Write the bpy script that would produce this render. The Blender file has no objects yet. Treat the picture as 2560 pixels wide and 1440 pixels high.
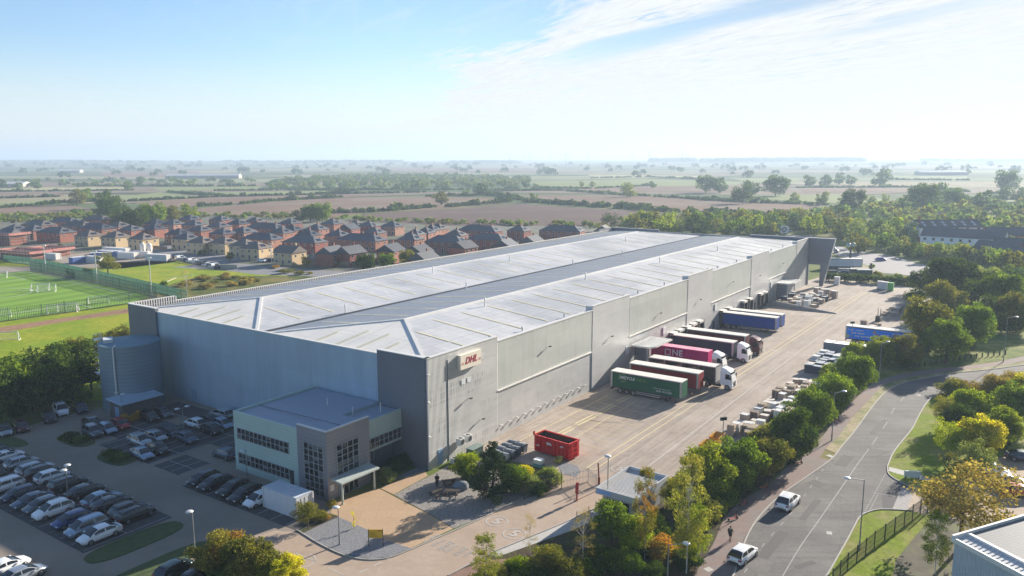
import bpy, math, random
import numpy as np
from mathutils import Vector, Matrix, noise as mnoise
R = math.radians
sc = bpy.context.scene
COL = sc.collection
# ------------------------------------------------------------------ camera
FPX = 1982.992; PITCH = R(9.36); ROLL = R(-0.14); CAMH = 42.0
_F = np.array([0, math.cos(PITCH), -math.sin(PITCH)]); _U = np.array([0, math.sin(PITCH), math.cos(PITCH)]); _R = np.array([1., 0, 0])
RR = _R * math.cos(ROLL) + _U * math.sin(ROLL); UU = -_R * math.sin(ROLL) + _U * math.cos(ROLL)
cd = bpy.data.cameras.new('camera'); cam = bpy.data.objects.new('camera', cd); COL.objects.link(cam)
cd.sensor_width = 36; cd.lens = 36 * FPX / 2560; cd.clip_start = 1; cd.clip_end = 40000
cam.matrix_world = Matrix(((RR[0], UU[0], -_F[0], 0), (RR[1], UU[1], -_F[1], 0), (RR[2], UU[2], -_F[2], CAMH), (0, 0, 0, 1)))
sc.camera = cam
sc.view_settings.view_transform = 'Standard'; sc.view_settings.look = 'None'
sc.view_settings.exposure = 1.30; sc.view_settings.gamma = 1
sc.cycles.use_denoising = True
sc.cycles.max_bounces = 5; sc.cycles.diffuse_bounces = 3; sc.cycles.glossy_bounces = 2
sc.cycles.transmission_bounces = 3; sc.cycles.volume_bounces = 0; sc.cycles.transparent_max_bounces = 6
sc.cycles.sample_clamp_indirect = 4
sc.render.use_persistent_data = False
# ------------------------------------------------------------------ sun and sky
SAZ, SEL = R(45.4), R(18.8)
sunv = Vector((math.sin(SAZ) * math.cos(SEL), math.cos(SAZ) * math.cos(SEL), math.sin(SEL)))
sd = bpy.data.lights.new('sun', 'SUN'); sun = bpy.data.objects.new('sun', sd); COL.objects.link(sun)
sd.energy = 4.7; sd.angle = R(0.55); sd.color = (1.0, 0.92, 0.80)
sun.rotation_euler = sunv.to_track_quat('Z', 'Y').to_euler()
W = bpy.data.worlds.new('World'); sc.world = W; W.use_nodes = True
nt = W.node_tree; nt.nodes.clear()
def N(t, **k):
    n = nt.nodes.new(t)
    for a, b in k.items():
        if a == 'inp':
            for i, v in b.items():
                if hasattr(v, 'is_linked') or isinstance(v, bpy.types.NodeSocket): nt.links.new(v, n.inputs[i])
                else: n.inputs[i].default_value = v
        else: setattr(n, a, b)
    return n
def MA(op, a, b=0.0, c=None, clamp=False):
    n = N('ShaderNodeMath', operation=op, use_clamp=clamp, inp={0: a, 1: b})
    if c is not None:
        if isinstance(c, bpy.types.NodeSocket): nt.links.new(c, n.inputs[2])
        else: n.inputs[2].default_value = c
    return n.outputs[0]
def SM(x, lo, hi):
    return N('ShaderNodeMapRange', interpolation_type='SMOOTHSTEP', inp={0: x, 1: lo, 2: hi, 3: 0.0, 4: 1.0}).outputs[0]
sky = N('ShaderNodeTexSky', sky_type='NISHITA', sun_disc=False, sun_elevation=SEL, sun_rotation=SAZ, altitude=80, air_density=1.0, dust_density=0.5, ozone_density=2.2)
tc = N('ShaderNodeTexCoord'); sep = N('ShaderNodeSeparateXYZ', inp={0: tc.outputs['Generated']})
dx, dy, dz = sep.outputs
dzc = MA('MAXIMUM', dz, 0.02)
px = MA('DIVIDE', dx, dzc); py = MA('DIVIDE', dy, dzc)
across = MA('ADD', MA('MULTIPLY', px, .943), MA('MULTIPLY', py, .333))
along = MA('SUBTRACT', MA('MULTIPLY', py, .943), MA('MULTIPLY', px, .333))
cv = N('ShaderNodeCombineXYZ', inp={0: MA('MULTIPLY', across, 0.95), 1: MA('MULTIPLY', along, .30), 2: 3.1})
n1 = N('ShaderNodeTexNoise', inp={'Vector': cv.outputs[0], 'Scale': 1.0, 'Detail': 9.0, 'Roughness': .66, 'Distortion': .8}).outputs[0]
cv2 = N('ShaderNodeCombineXYZ', inp={0: MA('MULTIPLY', across, 3.6), 1: MA('MULTIPLY', along, .75), 2: 7.3})
n2 = N('ShaderNodeTexNoise', inp={'Vector': cv2.outputs[0], 'Scale': 1.0, 'Detail': 8.0, 'Roughness': .6, 'Distortion': .8}).outputs[0]
wob = MA('MULTIPLY', MA('SUBTRACT', n1, .5), 2.6)
ac2 = MA('ADD', across, wob)
ac3 = MA('SUBTRACT', ac2, MA('MULTIPLY', SM(along, 7.0, 20.0), 2.2))
edge = SM(ac3, 1.75, 2.75)
right = MA('MULTIPLY', SM(ac2, 3.6, 5.2), MA('ADD', .22, MA('MULTIPLY', SM(n2, .38, .62), .7)), None, True)
gapd = MA('ABSOLUTE', MA('SUBTRACT', MA('ADD', across, MA('MULTIPLY', wob, .35)), 3.5))
gap = MA('MULTIPLY', MA('SUBTRACT', 1.0, SM(gapd, .12, .5)), MA('SUBTRACT', 1.0, SM(along, 6.2, 9.5)))
gap2d = MA('ABSOLUTE', MA('SUBTRACT', MA('ADD', across, MA('MULTIPLY', wob, .5)), 4.75))
gap2 = MA('MULTIPLY', MA('MULTIPLY', MA('SUBTRACT', 1.0, SM(gap2d, .05, .35)), MA('SUBTRACT', 1.0, SM(along, 4.8, 6.5))), .6)
n3 = N('ShaderNodeTexNoise', inp={'Vector': cv2.outputs[0], 'Scale': 2.6, 'Detail': 8.0, 'Roughness': .65, 'Distortion': 1.2}).outputs[0]
body = MA('MULTIPLY', edge, SM(MA('ADD', MA('ADD', n2, MA('MULTIPLY', MA('SUBTRACT', n3, .5), .45)), MA('MULTIPLY', edge, .30)), .54, .76))
dens = MA('MAXIMUM', body, MA('MULTIPLY', right, .95))
dens = MA('MULTIPLY', MA('MULTIPLY', dens, MA('SUBTRACT', 1.0, MA('MULTIPLY', gap, .92))), MA('SUBTRACT', 1.0, gap2))
veil = MA('MULTIPLY', SM(n2, .42, .8), MA('MULTIPLY', SM(across, -1.5, 2.2), .35))
dens = MA('MAXIMUM', dens, veil)
lowv = MA('MULTIPLY', MA('SUBTRACT', 1.0, SM(dz, 0.0, .14)), .88)
dens = MA('MAXIMUM', dens, MA('MULTIPLY', lowv, MA('ADD', .75, MA('MULTIPLY', n2, .4))), clamp=True)
dens = MA('MULTIPLY', dens, SM(dy, -0.2, 0.5))
skc = N('ShaderNodeVectorMath', operation='MULTIPLY', inp={0: sky.outputs[0], 1: (0.82, 0.92, 1.06)})
cloudlit = N('ShaderNodeMixRGB', inp={0: SM(across, -2.0, 6.0), 1: (4.75, 5.0, 5.1, 1), 2: (4.7, 4.8, 4.85, 1)})
skc = N('ShaderNodeVectorMath', operation='SCALE', inp={0: skc.outputs[0], 3: MA('SUBTRACT', 1.0, MA('MULTIPLY', SM(dx, -.25, .45), .56))})
mx = N('ShaderNodeMixRGB', inp={0: dens, 1: skc.outputs[0], 2: cloudlit.outputs[0]})
cbr = N('ShaderNodeVectorMath', operation='SCALE', inp={0: cloudlit.outputs[0], 3: MA('ADD', .76, MA('MULTIPLY', n3, .5))})
nt.links.new(cbr.outputs[0], mx.inputs[2])
bg = N('ShaderNodeBackground', inp={0: mx.outputs[0], 1: 0.076})
nt.links.new(bg.outputs[0], N('ShaderNodeOutputWorld').inputs[0])
# ------------------------------------------------------------------ frames and helpers
YAW = R(34.692); CX, CY = -11.27, 102.748
EU = np.array([math.sin(YAW), math.cos(YAW)]); EV = np.array([-math.cos(YAW), math.sin(YAW)])
BA = math.atan2(EU[1], EU[0])          # heading of the warehouse's long side
def P(u, v):
    q = np.array([CX, CY]) + EU * u + EV * v
    return float(q[0]), float(q[1])
def G(x, y, z=0.0):
    d = _F + RR * (x - 1280) / FPX + UU * (720 - y) / FPX
    t = (z - CAMH) / d[2]
    return float(d[0] * t), float(d[1] * t)
def dist(xy): return math.hypot(xy[0], xy[1])
def gz(x, y):
    r = math.hypot(x, y)
    if r < 3200: return 0.0
    k = min(1, (r - 3200) / 2500); k = k * k * (3 - 2 * k)
    return k * max(0.0, 9 + 16 * mnoise.noise(Vector((x / 1800, y / 1500, .3))) + 5 * mnoise.noise(Vector((x / 500, y / 500, 2.))))
def tag(o, label=None, cat=None, group=None, kind=None):
    if label: o['label'] = label
    if cat: o['category'] = cat
    if group: o['group'] = group
    if kind: o['kind'] = kind
    return o
def thing(name, label, cat, loc=(0, 0, 0), rz=0.0, group=None, s=1.0):
    o = bpy.data.objects.new(name, None); COL.objects.link(o); o.empty_display_size = .3
    o.location = (loc[0], loc[1], loc[2] if len(loc) > 2 else 0); o.rotation_euler = (0, 0, rz); o.scale = (s, s, s)
    return tag(o, label, cat, group)
KIDS = {}
def link(name, me, parent=None, loc=None, rz=None):
    o = bpy.data.objects.new(name, me); COL.objects.link(o)
    if parent: o.parent = parent; KIDS.setdefault(parent.name, []).append(o)
    if loc is not None: o.location = (loc[0], loc[1], loc[2] if len(loc) > 2 else 0)
    if rz is not None: o.rotation_euler = (0, 0, rz)
    return o
def copy_tree(o, parent=None, paint=None):
    c = o.copy(); COL.objects.link(c); c.parent = parent
    if parent: KIDS.setdefault(parent.name, []).append(c)
    if paint and c.type == 'MESH':
        for i, sl in enumerate(c.material_slots):
            mm = o.data.materials[i]
            if mm and mm.name in paint: sl.link = 'OBJECT'; sl.material = paint[mm.name]
    for ch in KIDS.get(o.name, []): copy_tree(ch, c, paint)
    return c
class MB:
    def __init__(s): s.v = []; s.f = []; s.m = []; s.sm = []
    def add(s, vs, fs, m=0, sm=False):
        b = len(s.v); s.v += [tuple(map(float, q)) for q in vs]
        for f in fs: s.f.append(tuple(b + i for i in f)); s.m.append(m); s.sm.append(sm)
    def box(s, x0, x1, y0, y1, z0, z1, m=0, mt=None):
        vs = [(x0, y0, z0), (x1, y0, z0), (x1, y1, z0), (x0, y1, z0), (x0, y0, z1), (x1, y0, z1), (x1, y1, z1), (x0, y1, z1)]
        s.add(vs, [(0, 3, 2, 1), (0, 1, 5, 4), (1, 2, 6, 5), (2, 3, 7, 6), (3, 0, 4, 7)], m); s.add(vs[4:], [(0, 1, 2, 3)], m if mt is None else mt)
        return s
    def bar(s, p, q, w=.1, h=.1, m=0):
        p = Vector(p); q = Vector(q); d = (q - p).normalized()
        a = d.cross(Vector((0, 0, 1)));
        if a.length < 1e-4: a = Vector((1, 0, 0))
        a.normalize(); b = a.cross(d); vs = []
        for c in (p, q):
            for i, j in ((-1, -1), (1, -1), (1, 1), (-1, 1)): vs.append(c + a * (i * w / 2) + b * (j * h / 2))
        s.add(vs, [(0, 1, 5, 4), (1, 2, 6, 5), (2, 3, 7, 6), (3, 0, 4, 7), (0, 3, 2, 1), (4, 5, 6, 7)], m); return s
    def cyl(s, p, q, r0, r1=None, n=8, m=0, caps=True, sm=True):
        r1 = r0 if r1 is None else r1; p = Vector(p); q = Vector(q); d = (q - p).normalized()
        a = d.cross(Vector((0, 0, 1)))
        if a.length < 1e-3: a = Vector((1, 0, 0))
        a.normalize(); b = d.cross(a); vs = []
        for c, r in ((p, r0), (q, r1)):
            for k in range(n):
                t = 2 * math.pi * k / n; vs.append(c + a * (math.cos(t) * r) + b * (math.sin(t) * r))
        s.add(vs, [(k, (k + 1) % n, n + (k + 1) % n, n + k) for k in range(n)], m, sm)
        if caps: s.add(vs, [tuple(range(n))[::-1], tuple(range(n, 2 * n))], m)
        return s
    def poly(s, pts, m=0): s.add(pts, [tuple(range(len(pts)))], m); return s
    def prism(s, pts, z0, z1, m=0, mt=None):
        n = len(pts); vs = [(x, y, z0) for x, y in pts] + [(x, y, z1) for x, y in pts]
        s.add(vs, [(k, (k + 1) % n, n + (k + 1) % n, n + k) for k in range(n)] + [tuple(range(n))[::-1]], m)
        s.add(vs[n:], [tuple(range(n))], m if mt is None else mt); return s
    def sph(s, c, r, n=8, k=5, m=0, zs=1.0, zmin=-1):
        vs = []; fs = []
        for i in range(k + 1):
            t = math.pi * i / k
            for j in range(n):
                a = 2 * math.pi * j / n
                vs.append((c[0] + r * math.sin(t) * math.cos(a), c[1] + r * math.sin(t) * math.sin(a), c[2] + r * zs * max(zmin, math.cos(t))))
        for i in range(k):
            for j in range(n): fs.append((i * n + j, (i + 1) * n + j, (i + 1) * n + (j + 1) % n, i * n + (j + 1) % n))
        s.add(vs, fs, m, True); return s
    def loft(s, rings, m=0, closed=True, caps=True, sm=True):
        n = len(rings[0]); vs = [p for r in rings for p in r]; fs = []
        for i in range(len(rings) - 1):
            for j in range(n if closed else n - 1): fs.append((i * n + j, i * n + (j + 1) % n, (i + 1) * n + (j + 1) % n, (i + 1) * n + j))
        s.add(vs, fs, m, sm)
        if caps: s.add(vs, [tuple(range(n))[::-1], tuple(range((len(rings) - 1) * n, len(rings) * n))], m)
        return s
    def mesh(s, name, mats):
        me = bpy.data.meshes.new(name); me.from_pydata(s.v, [], s.f)
        for m in (mats if isinstance(mats, (list, tuple)) else [mats]): me.materials.append(m)
        me.polygons.foreach_set('material_index', s.m); me.polygons.foreach_set('use_smooth', s.sm); me.update(); return me
    def build(s, name, mats, parent=None, loc=None, rz=None): return link(name, s.mesh(name, mats), parent, loc, rz)
# ------------------------------------------------------------------ materials
MATS = {}
def mat(name, col, rough=.8, metal=0.0, var=0.0, vs=1.0, col2=None, c2s=.2, c2w=(.45, .6), bump=0.0, bs=8.0, spec=.5, coat=0.0, stretch=None, extra=None, coords='Object', c2max=1.0, mid=None):
    if name in MATS: return MATS[name]
    m = bpy.data.materials.new(name); m.use_nodes = True; t = m.node_tree; b = t.nodes['Principled BSDF']
    b.inputs['Roughness'].default_value = rough; b.inputs['Metallic'].default_value = metal
    b.inputs['Specular IOR Level'].default_value = spec; b.inputs['Coat Weight'].default_value = coat
    def nn(ty, **k):
        n = t.nodes.new(ty)
        for a, v in k.items():
            if a == 'inp':
                for i, w in v.items():
                    if isinstance(w, bpy.types.NodeSocket): t.links.new(w, n.inputs[i])
                    else: n.inputs[i].default_value = w
            else: setattr(n, a, v)
        return n
    tcn = nn('ShaderNodeTexCoord'); vec = tcn.outputs[coords]
    if stretch: vec = nn('ShaderNodeMapping', inp={'Vector': vec, 'Scale': stretch}).outputs[0]
    c = nn('ShaderNodeRGB'); c.outputs[0].default_value = (*col, 1); cur = c.outputs[0]
    if col2:
        nz = nn('ShaderNodeTexNoise', inp={'Vector': vec, 'Scale': c2s, 'Detail': 6.0, 'Roughness': .62}).outputs[0]
        mr = nn('ShaderNodeMapRange', inp={0: nz, 1: c2w[0], 2: c2w[1], 3: 0.0, 4: c2max}).outputs[0]
        cur = nn('ShaderNodeMixRGB', inp={0: mr, 1: cur, 2: (*col2, 1)}).outputs[0]
    if extra: cur = extra(nn, vec, cur, b, tcn)
    if var:
        nz = nn('ShaderNodeTexNoise', inp={'Vector': vec, 'Scale': vs, 'Detail': 7.0, 'Roughness': .65}).outputs[0]
        mr = nn('ShaderNodeMapRange', inp={0: nz, 1: .25, 2: .75, 3: 1 - var, 4: 1 + var}).outputs[0]
        cur = nn('ShaderNodeVectorMath', operation='SCALE', inp={0: cur, 3: mr}).outputs[0]
    t.links.new(cur, b.inputs['Base Color'])
    if bump:
        nz = nn('ShaderNodeTexNoise', inp={'Vector': vec, 'Scale': bs, 'Detail': 5.0}).outputs[0]
        t.links.new(nn('ShaderNodeBump', inp={'Strength': 1.0, 'Distance': bump, 'Height': nz}).outputs[0], b.inputs['Normal'])
    MATS[name] = m; return m
def bands(scale, depth, axis, freq, kind='bump'):
    """standing-seam / corrugated cladding: bump along one axis"""
    def ex(nn, vec, cur, b, tcn):
        sp = nn('ShaderNodeSeparateXYZ', inp={0: tcn.outputs['Object']})
        x = nn('ShaderNodeMath', operation='MULTIPLY', inp={0: sp.outputs[axis], 1: freq * 2 * math.pi}).outputs[0]
        s = nn('ShaderNodeMath', operation='SINE', inp={0: x}).outputs[0]
        b_ = nn('ShaderNodeBump', inp={'Strength': scale, 'Distance': depth, 'Height': s})
        b.id_data.links.new(b_.outputs[0], b.inputs['Normal'])
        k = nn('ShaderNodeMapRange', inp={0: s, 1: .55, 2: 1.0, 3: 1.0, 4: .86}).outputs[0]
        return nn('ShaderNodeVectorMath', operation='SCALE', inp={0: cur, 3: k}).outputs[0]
    return ex
# ================================================================== SETTING: ground, roads, fields
def worn(nn, vec, cur, rot=-.72, k0=.78):
    mp = nn('ShaderNodeMapping', inp={'Vector': vec, 'Rotation': (0, 0, rot), 'Scale': (.03, .9, 1)}).outputs[0]
    nz = nn('ShaderNodeTexNoise', inp={'Vector': mp, 'Scale': 1.0, 'Detail': 5.0, 'Roughness': .7}).outputs[0]
    cur = nn('ShaderNodeVectorMath', operation='SCALE', inp={0: cur, 3: nn('ShaderNodeMapRange', inp={0: nz, 1: .48, 2: .68, 3: 1.05, 4: k0}).outputs[0]}).outputs[0]
    v = nn('ShaderNodeTexVoronoi', feature='DISTANCE_TO_EDGE', inp={'Vector': nn('ShaderNodeMixRGB', inp={0: .12, 1: vec, 2: nn('ShaderNodeTexNoise', inp={'Vector': vec, 'Scale': .8}).outputs[1]}).outputs[0], 'Scale': .16}).outputs['Distance']
    return nn('ShaderNodeVectorMath', operation='SCALE', inp={0: cur, 3: nn('ShaderNodeMapRange', inp={0: v, 1: .002, 2: .010, 3: .82, 4: 1.0}).outputs[0]}).outputs[0]
grassM = mat('grass', (.125, .175, .035), .95, var=.35, vs=1.3, col2=(.30, .29, .09), c2s=.13, c2w=(.42, .62), bump=.05, bs=6, spec=.1)
lawnM = mat('lawn', (.22, .30, .02), .95, var=.22, vs=.8, col2=(.33, .34, .03), c2s=.10, bump=.04, bs=6, spec=.1)
roughM = mat('rough_grass', (.22, .19, .07), .95, var=.4, vs=.35, col2=(.09, .12, .03), c2s=.09, c2w=(.40, .6), bump=.15, bs=1.5, spec=.05)
turfM = mat('sports_turf', (.20, .34, .05), .9, var=.12, vs=.12, spec=.1, extra=lambda nn, vec, cur, b, tcn: nn('ShaderNodeVectorMath', operation='SCALE', inp={0: cur, 3: nn('ShaderNodeMapRange', inp={0: nn('ShaderNodeTexWave', inp={'Vector': nn('ShaderNodeMapping', inp={'Vector': vec, 'Rotation': (0, 0, .5)}).outputs[0], 'Scale': .035, 'Distortion': .4}).outputs[1], 1: .4, 2: .6, 3: .88, 4: 1.08}).outputs[0]}).outputs[0])
soilM = mat('shrub_soil', (.085, .065, .042), .95, var=.4, vs=.8, col2=(.07, .09, .025), c2s=.5, bump=.1, bs=3, spec=.1)
asphM = mat('asphalt', (.135, .125, .117), .88, var=.2, vs=2.6, col2=(.19, .175, .16), c2s=.16, c2w=(.38, .62), extra=lambda nn, vec, cur, b, tcn: worn(nn, vec, cur), bump=.01, bs=20, spec=.3)
bayM = mat('dark_asphalt', (.085, .083, .083), .85, var=.25, vs=1.2, spec=.3)
roadwearM = mat('patched_asphalt', (.10, .096, .094), .88, var=.12, vs=3, spec=.3)
def joints(w, h, col, mortar=.02, dark=.75):
    def ex(nn, vec, cur, b, tcn):
        br = nn('ShaderNodeTexBrick', offset=.0, inp={'Vector': vec, 'Color1': (1, 1, 1, 1), 'Color2': (.93, .93, .93, 1), 'Mortar': (dark, dark, dark, 1), 'Scale': 1.0, 'Mortar Size': mortar, 'Mortar Smooth': .1, 'Brick Width': w, 'Row Height': h})
        return nn('ShaderNodeMixRGB', blend_type='MULTIPLY', inp={0: 1.0, 1: cur, 2: br.outputs[0]}).outputs[0]
    return ex
def yard_ex(nn, vec, cur, b, tcn):
    cur = joints(6.0, 4.6, None, .035, .80)(nn, vec, cur, b, tcn)
    mp = nn('ShaderNodeMapping', inp={'Vector': vec, 'Scale': (.16, 1.1, 1)}).outputs[0]
    nz = nn('ShaderNodeTexNoise', inp={'Vector': mp, 'Scale': .9, 'Detail': 6.0, 'Roughness': .7}).outputs[0]
    k = nn('ShaderNodeMapRange', inp={0: nz, 1: .50, 2: .72, 3: 1.0, 4: .74}).outputs[0]
    cur = nn('ShaderNodeVectorMath', operation='SCALE', inp={0: cur, 3: k}).outputs[0]
    sp = nn('ShaderNodeSeparateXYZ', inp={0: vec})
    # tyre polishing and oil in the bays next to the wall
    n3 = nn('ShaderNodeTexNoise', inp={'Vector': vec, 'Scale': .35, 'Detail': 7.0, 'Roughness': .7}).outputs[0]
    k2 = nn('ShaderNodeMapRange', inp={0: n3, 1: .54, 2: .74, 3: 1.0, 4: .60}).outputs[0]
    cur = worn(nn, vec, cur, 0, .80)
    return nn('ShaderNodeVectorMath', operation='SCALE', inp={0: cur, 3: k2}).outputs[0]
yardM = mat('yard_concrete', (.37, .295, .235), .85, var=.08, vs=1.6, col2=(.42, .35, .29), c2s=.06, extra=yard_ex, spec=.3)
tanM = mat('tan_road_surface', (.42, .315, .235), .88, var=.09, vs=1.5, col2=(.46, .355, .27), c2s=.15, spec=.25, extra=joints(7, 5, None, .02, .86))
lotM = mat('car_park_paving', (.26, .22, .175), .9, var=.08, vs=2, col2=(.31, .255, .205), c2s=.08, spec=.25)
blockM = mat('tan_block_paving', (.50, .345, .215), .9, var=.10, vs=2.5, extra=joints(1.8, 1.8, None, .03, .9), spec=.25)
gravelM = mat('grey_gravel', (.23, .23, .24), .95, var=.5, vs=4.5, bump=.03, bs=12, spec=.2)
pathM = mat('footpath_asphalt', (.26, .19, .165), .9, var=.12, vs=1.2, col2=(.235, .20, .18), c2s=.3, spec=.25)
kerbM = mat('kerb_stone', (.42, .39, .35), .85, var=.12, vs=1)
whiteP = mat('white_road_paint', (.66, .64, .60), .8, var=.18, vs=2.5, spec=.2)
fadeP = mat('faded_road_paint', (.50, .46, .41), .85, var=.2, vs=1.5, spec=.2)
yelP = mat('yellow_road_paint', (.66, .56, .32), .8, var=.15, vs=1.5, spec=.2)
dirtM = mat('bare_earth', (.33, .20, .12), .95, var=.25, vs=.6, spec=.1)
concM = mat('pale_concrete', (.48, .45, .41), .85, var=.12, vs=1.5)
def sheet(name, pts, m, z=0.01, px=True, kind='structure', obj_uv=False):
    if px: pts = [G(x, y) for x, y in pts]
    elif not obj_uv: pts = [P(u, v) for u, v in pts]
    b = MB(); b.poly([(x, y, z) for x, y in pts])
    o = b.build(name, m)
    if obj_uv: o.location = (CX, CY, 0); o.rotation_euler = (0, 0, BA)
    return tag(o, kind=kind)
def offs(pts, w):
    out = []
    for i, p in enumerate(pts):
        a = Vector(pts[max(0, i - 1)]); c = Vector(pts[min(len(pts) - 1, i + 1)]); d = (c - a).normalized()
        out.append((p[0] - d.y * w, p[1] + d.x * w))
    return out
def smoothline(pts, n=4):
    out = []
    for i in range(len(pts) - 1):
        p0 = Vector(pts[max(0, i - 1)]); p1 = Vector(pts[i]); p2 = Vector(pts[i + 1]); p3 = Vector(pts[min(len(pts) - 1, i + 2)])
        for k in range(n):
            t = k / n
            q = .5 * ((2 * p1) + (p2 - p0) * t + (2 * p0 - 5 * p1 + 4 * p2 - p3) * t * t + (3 * p1 - p0 - 3 * p2 + p3) * t ** 3); out.append((q.x, q.y))
    out.append(tuple(pts[-1])); return out
class Lines:
    """painted strips collected into one sheet of paint"""
    def __init__(s): s.b = MB()
    def seg(s, p, q, w, z=.03):
        d = (Vector(q) - Vector(p)).normalized(); n = Vector((-d.y, d.x)) * (w / 2); p = Vector(p); q = Vector(q)
        s.b.poly([(p.x - n.x, p.y - n.y, z), (q.x - n.x, q.y - n.y, z), (q.x + n.x, q.y + n.y, z), (p.x + n.x, p.y + n.y, z)])
    def line(s, pts, w, z=.03, dash=None):
        L = 0; on = True
        for a, b in zip(pts[:-1], pts[1:]):
            a = Vector(a); b = Vector(b)
            if not dash: s.seg(a, b, w, z); continue
            d = b - a; l = d.length; t = 0
            while t < l:
                step = min((dash[0] if on else dash[1]) - L, l - t)
                if on: s.seg(a + d * (t / l), a + d * ((t + step) / l), w, z)
                t += step; L += step
                if L >= (dash[0] if on else dash[1]) - 1e-6: on = not on; L = 0
def kerb(name, pts, w=.15, h=.12, z0=0.0, m=None):
    b = MB()
    l = offs(pts, w / 2); r = offs(pts, -w / 2); n = len(pts)
    vs = [(x, y, z0) for x, y in l] + [(x, y, z0 + h) for x, y in l] + [(x, y, z0 + h) for x, y in r] + [(x, y, z0) for x, y in r]; fs = []
    for i in range(n - 1):
        for k in range(3): fs.append((k * n + i, k * n + i + 1, (k + 1) * n + i + 1, (k + 1) * n + i))
    b.add(vs, fs); return tag(b.build(name, m or kerbM), kind='structure')
# --- the ground out to the horizon: rings of a disc, hills far away, field pattern beyond the town
def ground():
    rs = [0, 60, 150, 300, 500, 800, 1200, 1800, 2500, 3200, 3700, 4200, 4800, 5500, 6300, 7200, 8200]
    n = 144; b = MB(); vs = []
    for r in rs:
        for k in range(n):
            a = 2 * math.pi * k / n; x, y = r * math.sin(a), r * math.cos(a); vs.append((x, y, gz(x, y)))
    fs = [(i * n + k, (i + 1) * n + k, (i + 1) * n + (k + 1) % n, i * n + (k + 1) % n) for i in range(len(rs) - 1) for k in range(n)]
    b.add(vs, fs, 0, True)
    def ex(nn, vec, cur, bs, tcn):
        mp = nn('ShaderNodeMapping', inp={'Vector': tcn.outputs['Object'], 'Scale': (1 / 420, 1 / 240, 0), 'Rotation': (0, 0, .35)}).outputs[0]
        vo = nn('ShaderNodeTexVoronoi', inp={'Vector': mp, 'Scale': 1.0, 'Randomness': .85})
        sp = nn('ShaderNodeSeparateColor', inp={0: vo.outputs['Color']})
        rp = nn('ShaderNodeValToRGB', inp={0: sp.outputs[0]}); e = rp.color_ramp; e.interpolation = 'CONSTANT'
        cs = [(0, (.12, .15, .065)), (.22, (.24, .19, .14)), (.45, (.20, .225, .11)), (.6, (.32, .28, .17)), (.72, (.10, .125, .06)), (.86, (.26, .27, .15))]
        e.elements[0].color = (*cs[0][1], 1); e.elements[1].position = cs[1][0]; e.elements[1].color = (*cs[1][1], 1)
        for p, c in cs[2:]: q = e.elements.new(p); q.color = (*c, 1)
        ve = nn('ShaderNodeTexVoronoi', feature='DISTANCE_TO_EDGE', inp={'Vector': mp, 'Scale': 1.0, 'Randomness': .85})
        hed = nn('ShaderNodeMapRange', inp={0: ve.outputs['Distance'], 1: .012, 2: .03, 3: 1.0, 4: 0.0}).outputs[0]
        fld = nn('ShaderNodeMixRGB', inp={0: hed, 1: rp.outputs[0], 2: (.05, .07, .03, 1)}).outputs[0]
        ln = nn('ShaderNodeVectorMath', operation='LENGTH', inp={0: tcn.outputs['Object']}).outputs['Value']
        k = nn('ShaderNodeMapRange', inp={0: ln, 1: 640., 2: 700., 3: 0.0, 4: 1.0}).outputs[0]
        return nn('ShaderNodeMixRGB', inp={0: k, 1: cur, 2: fld}).outputs[0]
    m = mat('countryside', (.135, .17, .045), .95, var=.25, vs=.02, col2=(.24, .22, .09), c2s=.03, spec=.05, extra=ex)
    tag(b.build('ground', m), kind='structure')
ground()
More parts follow.
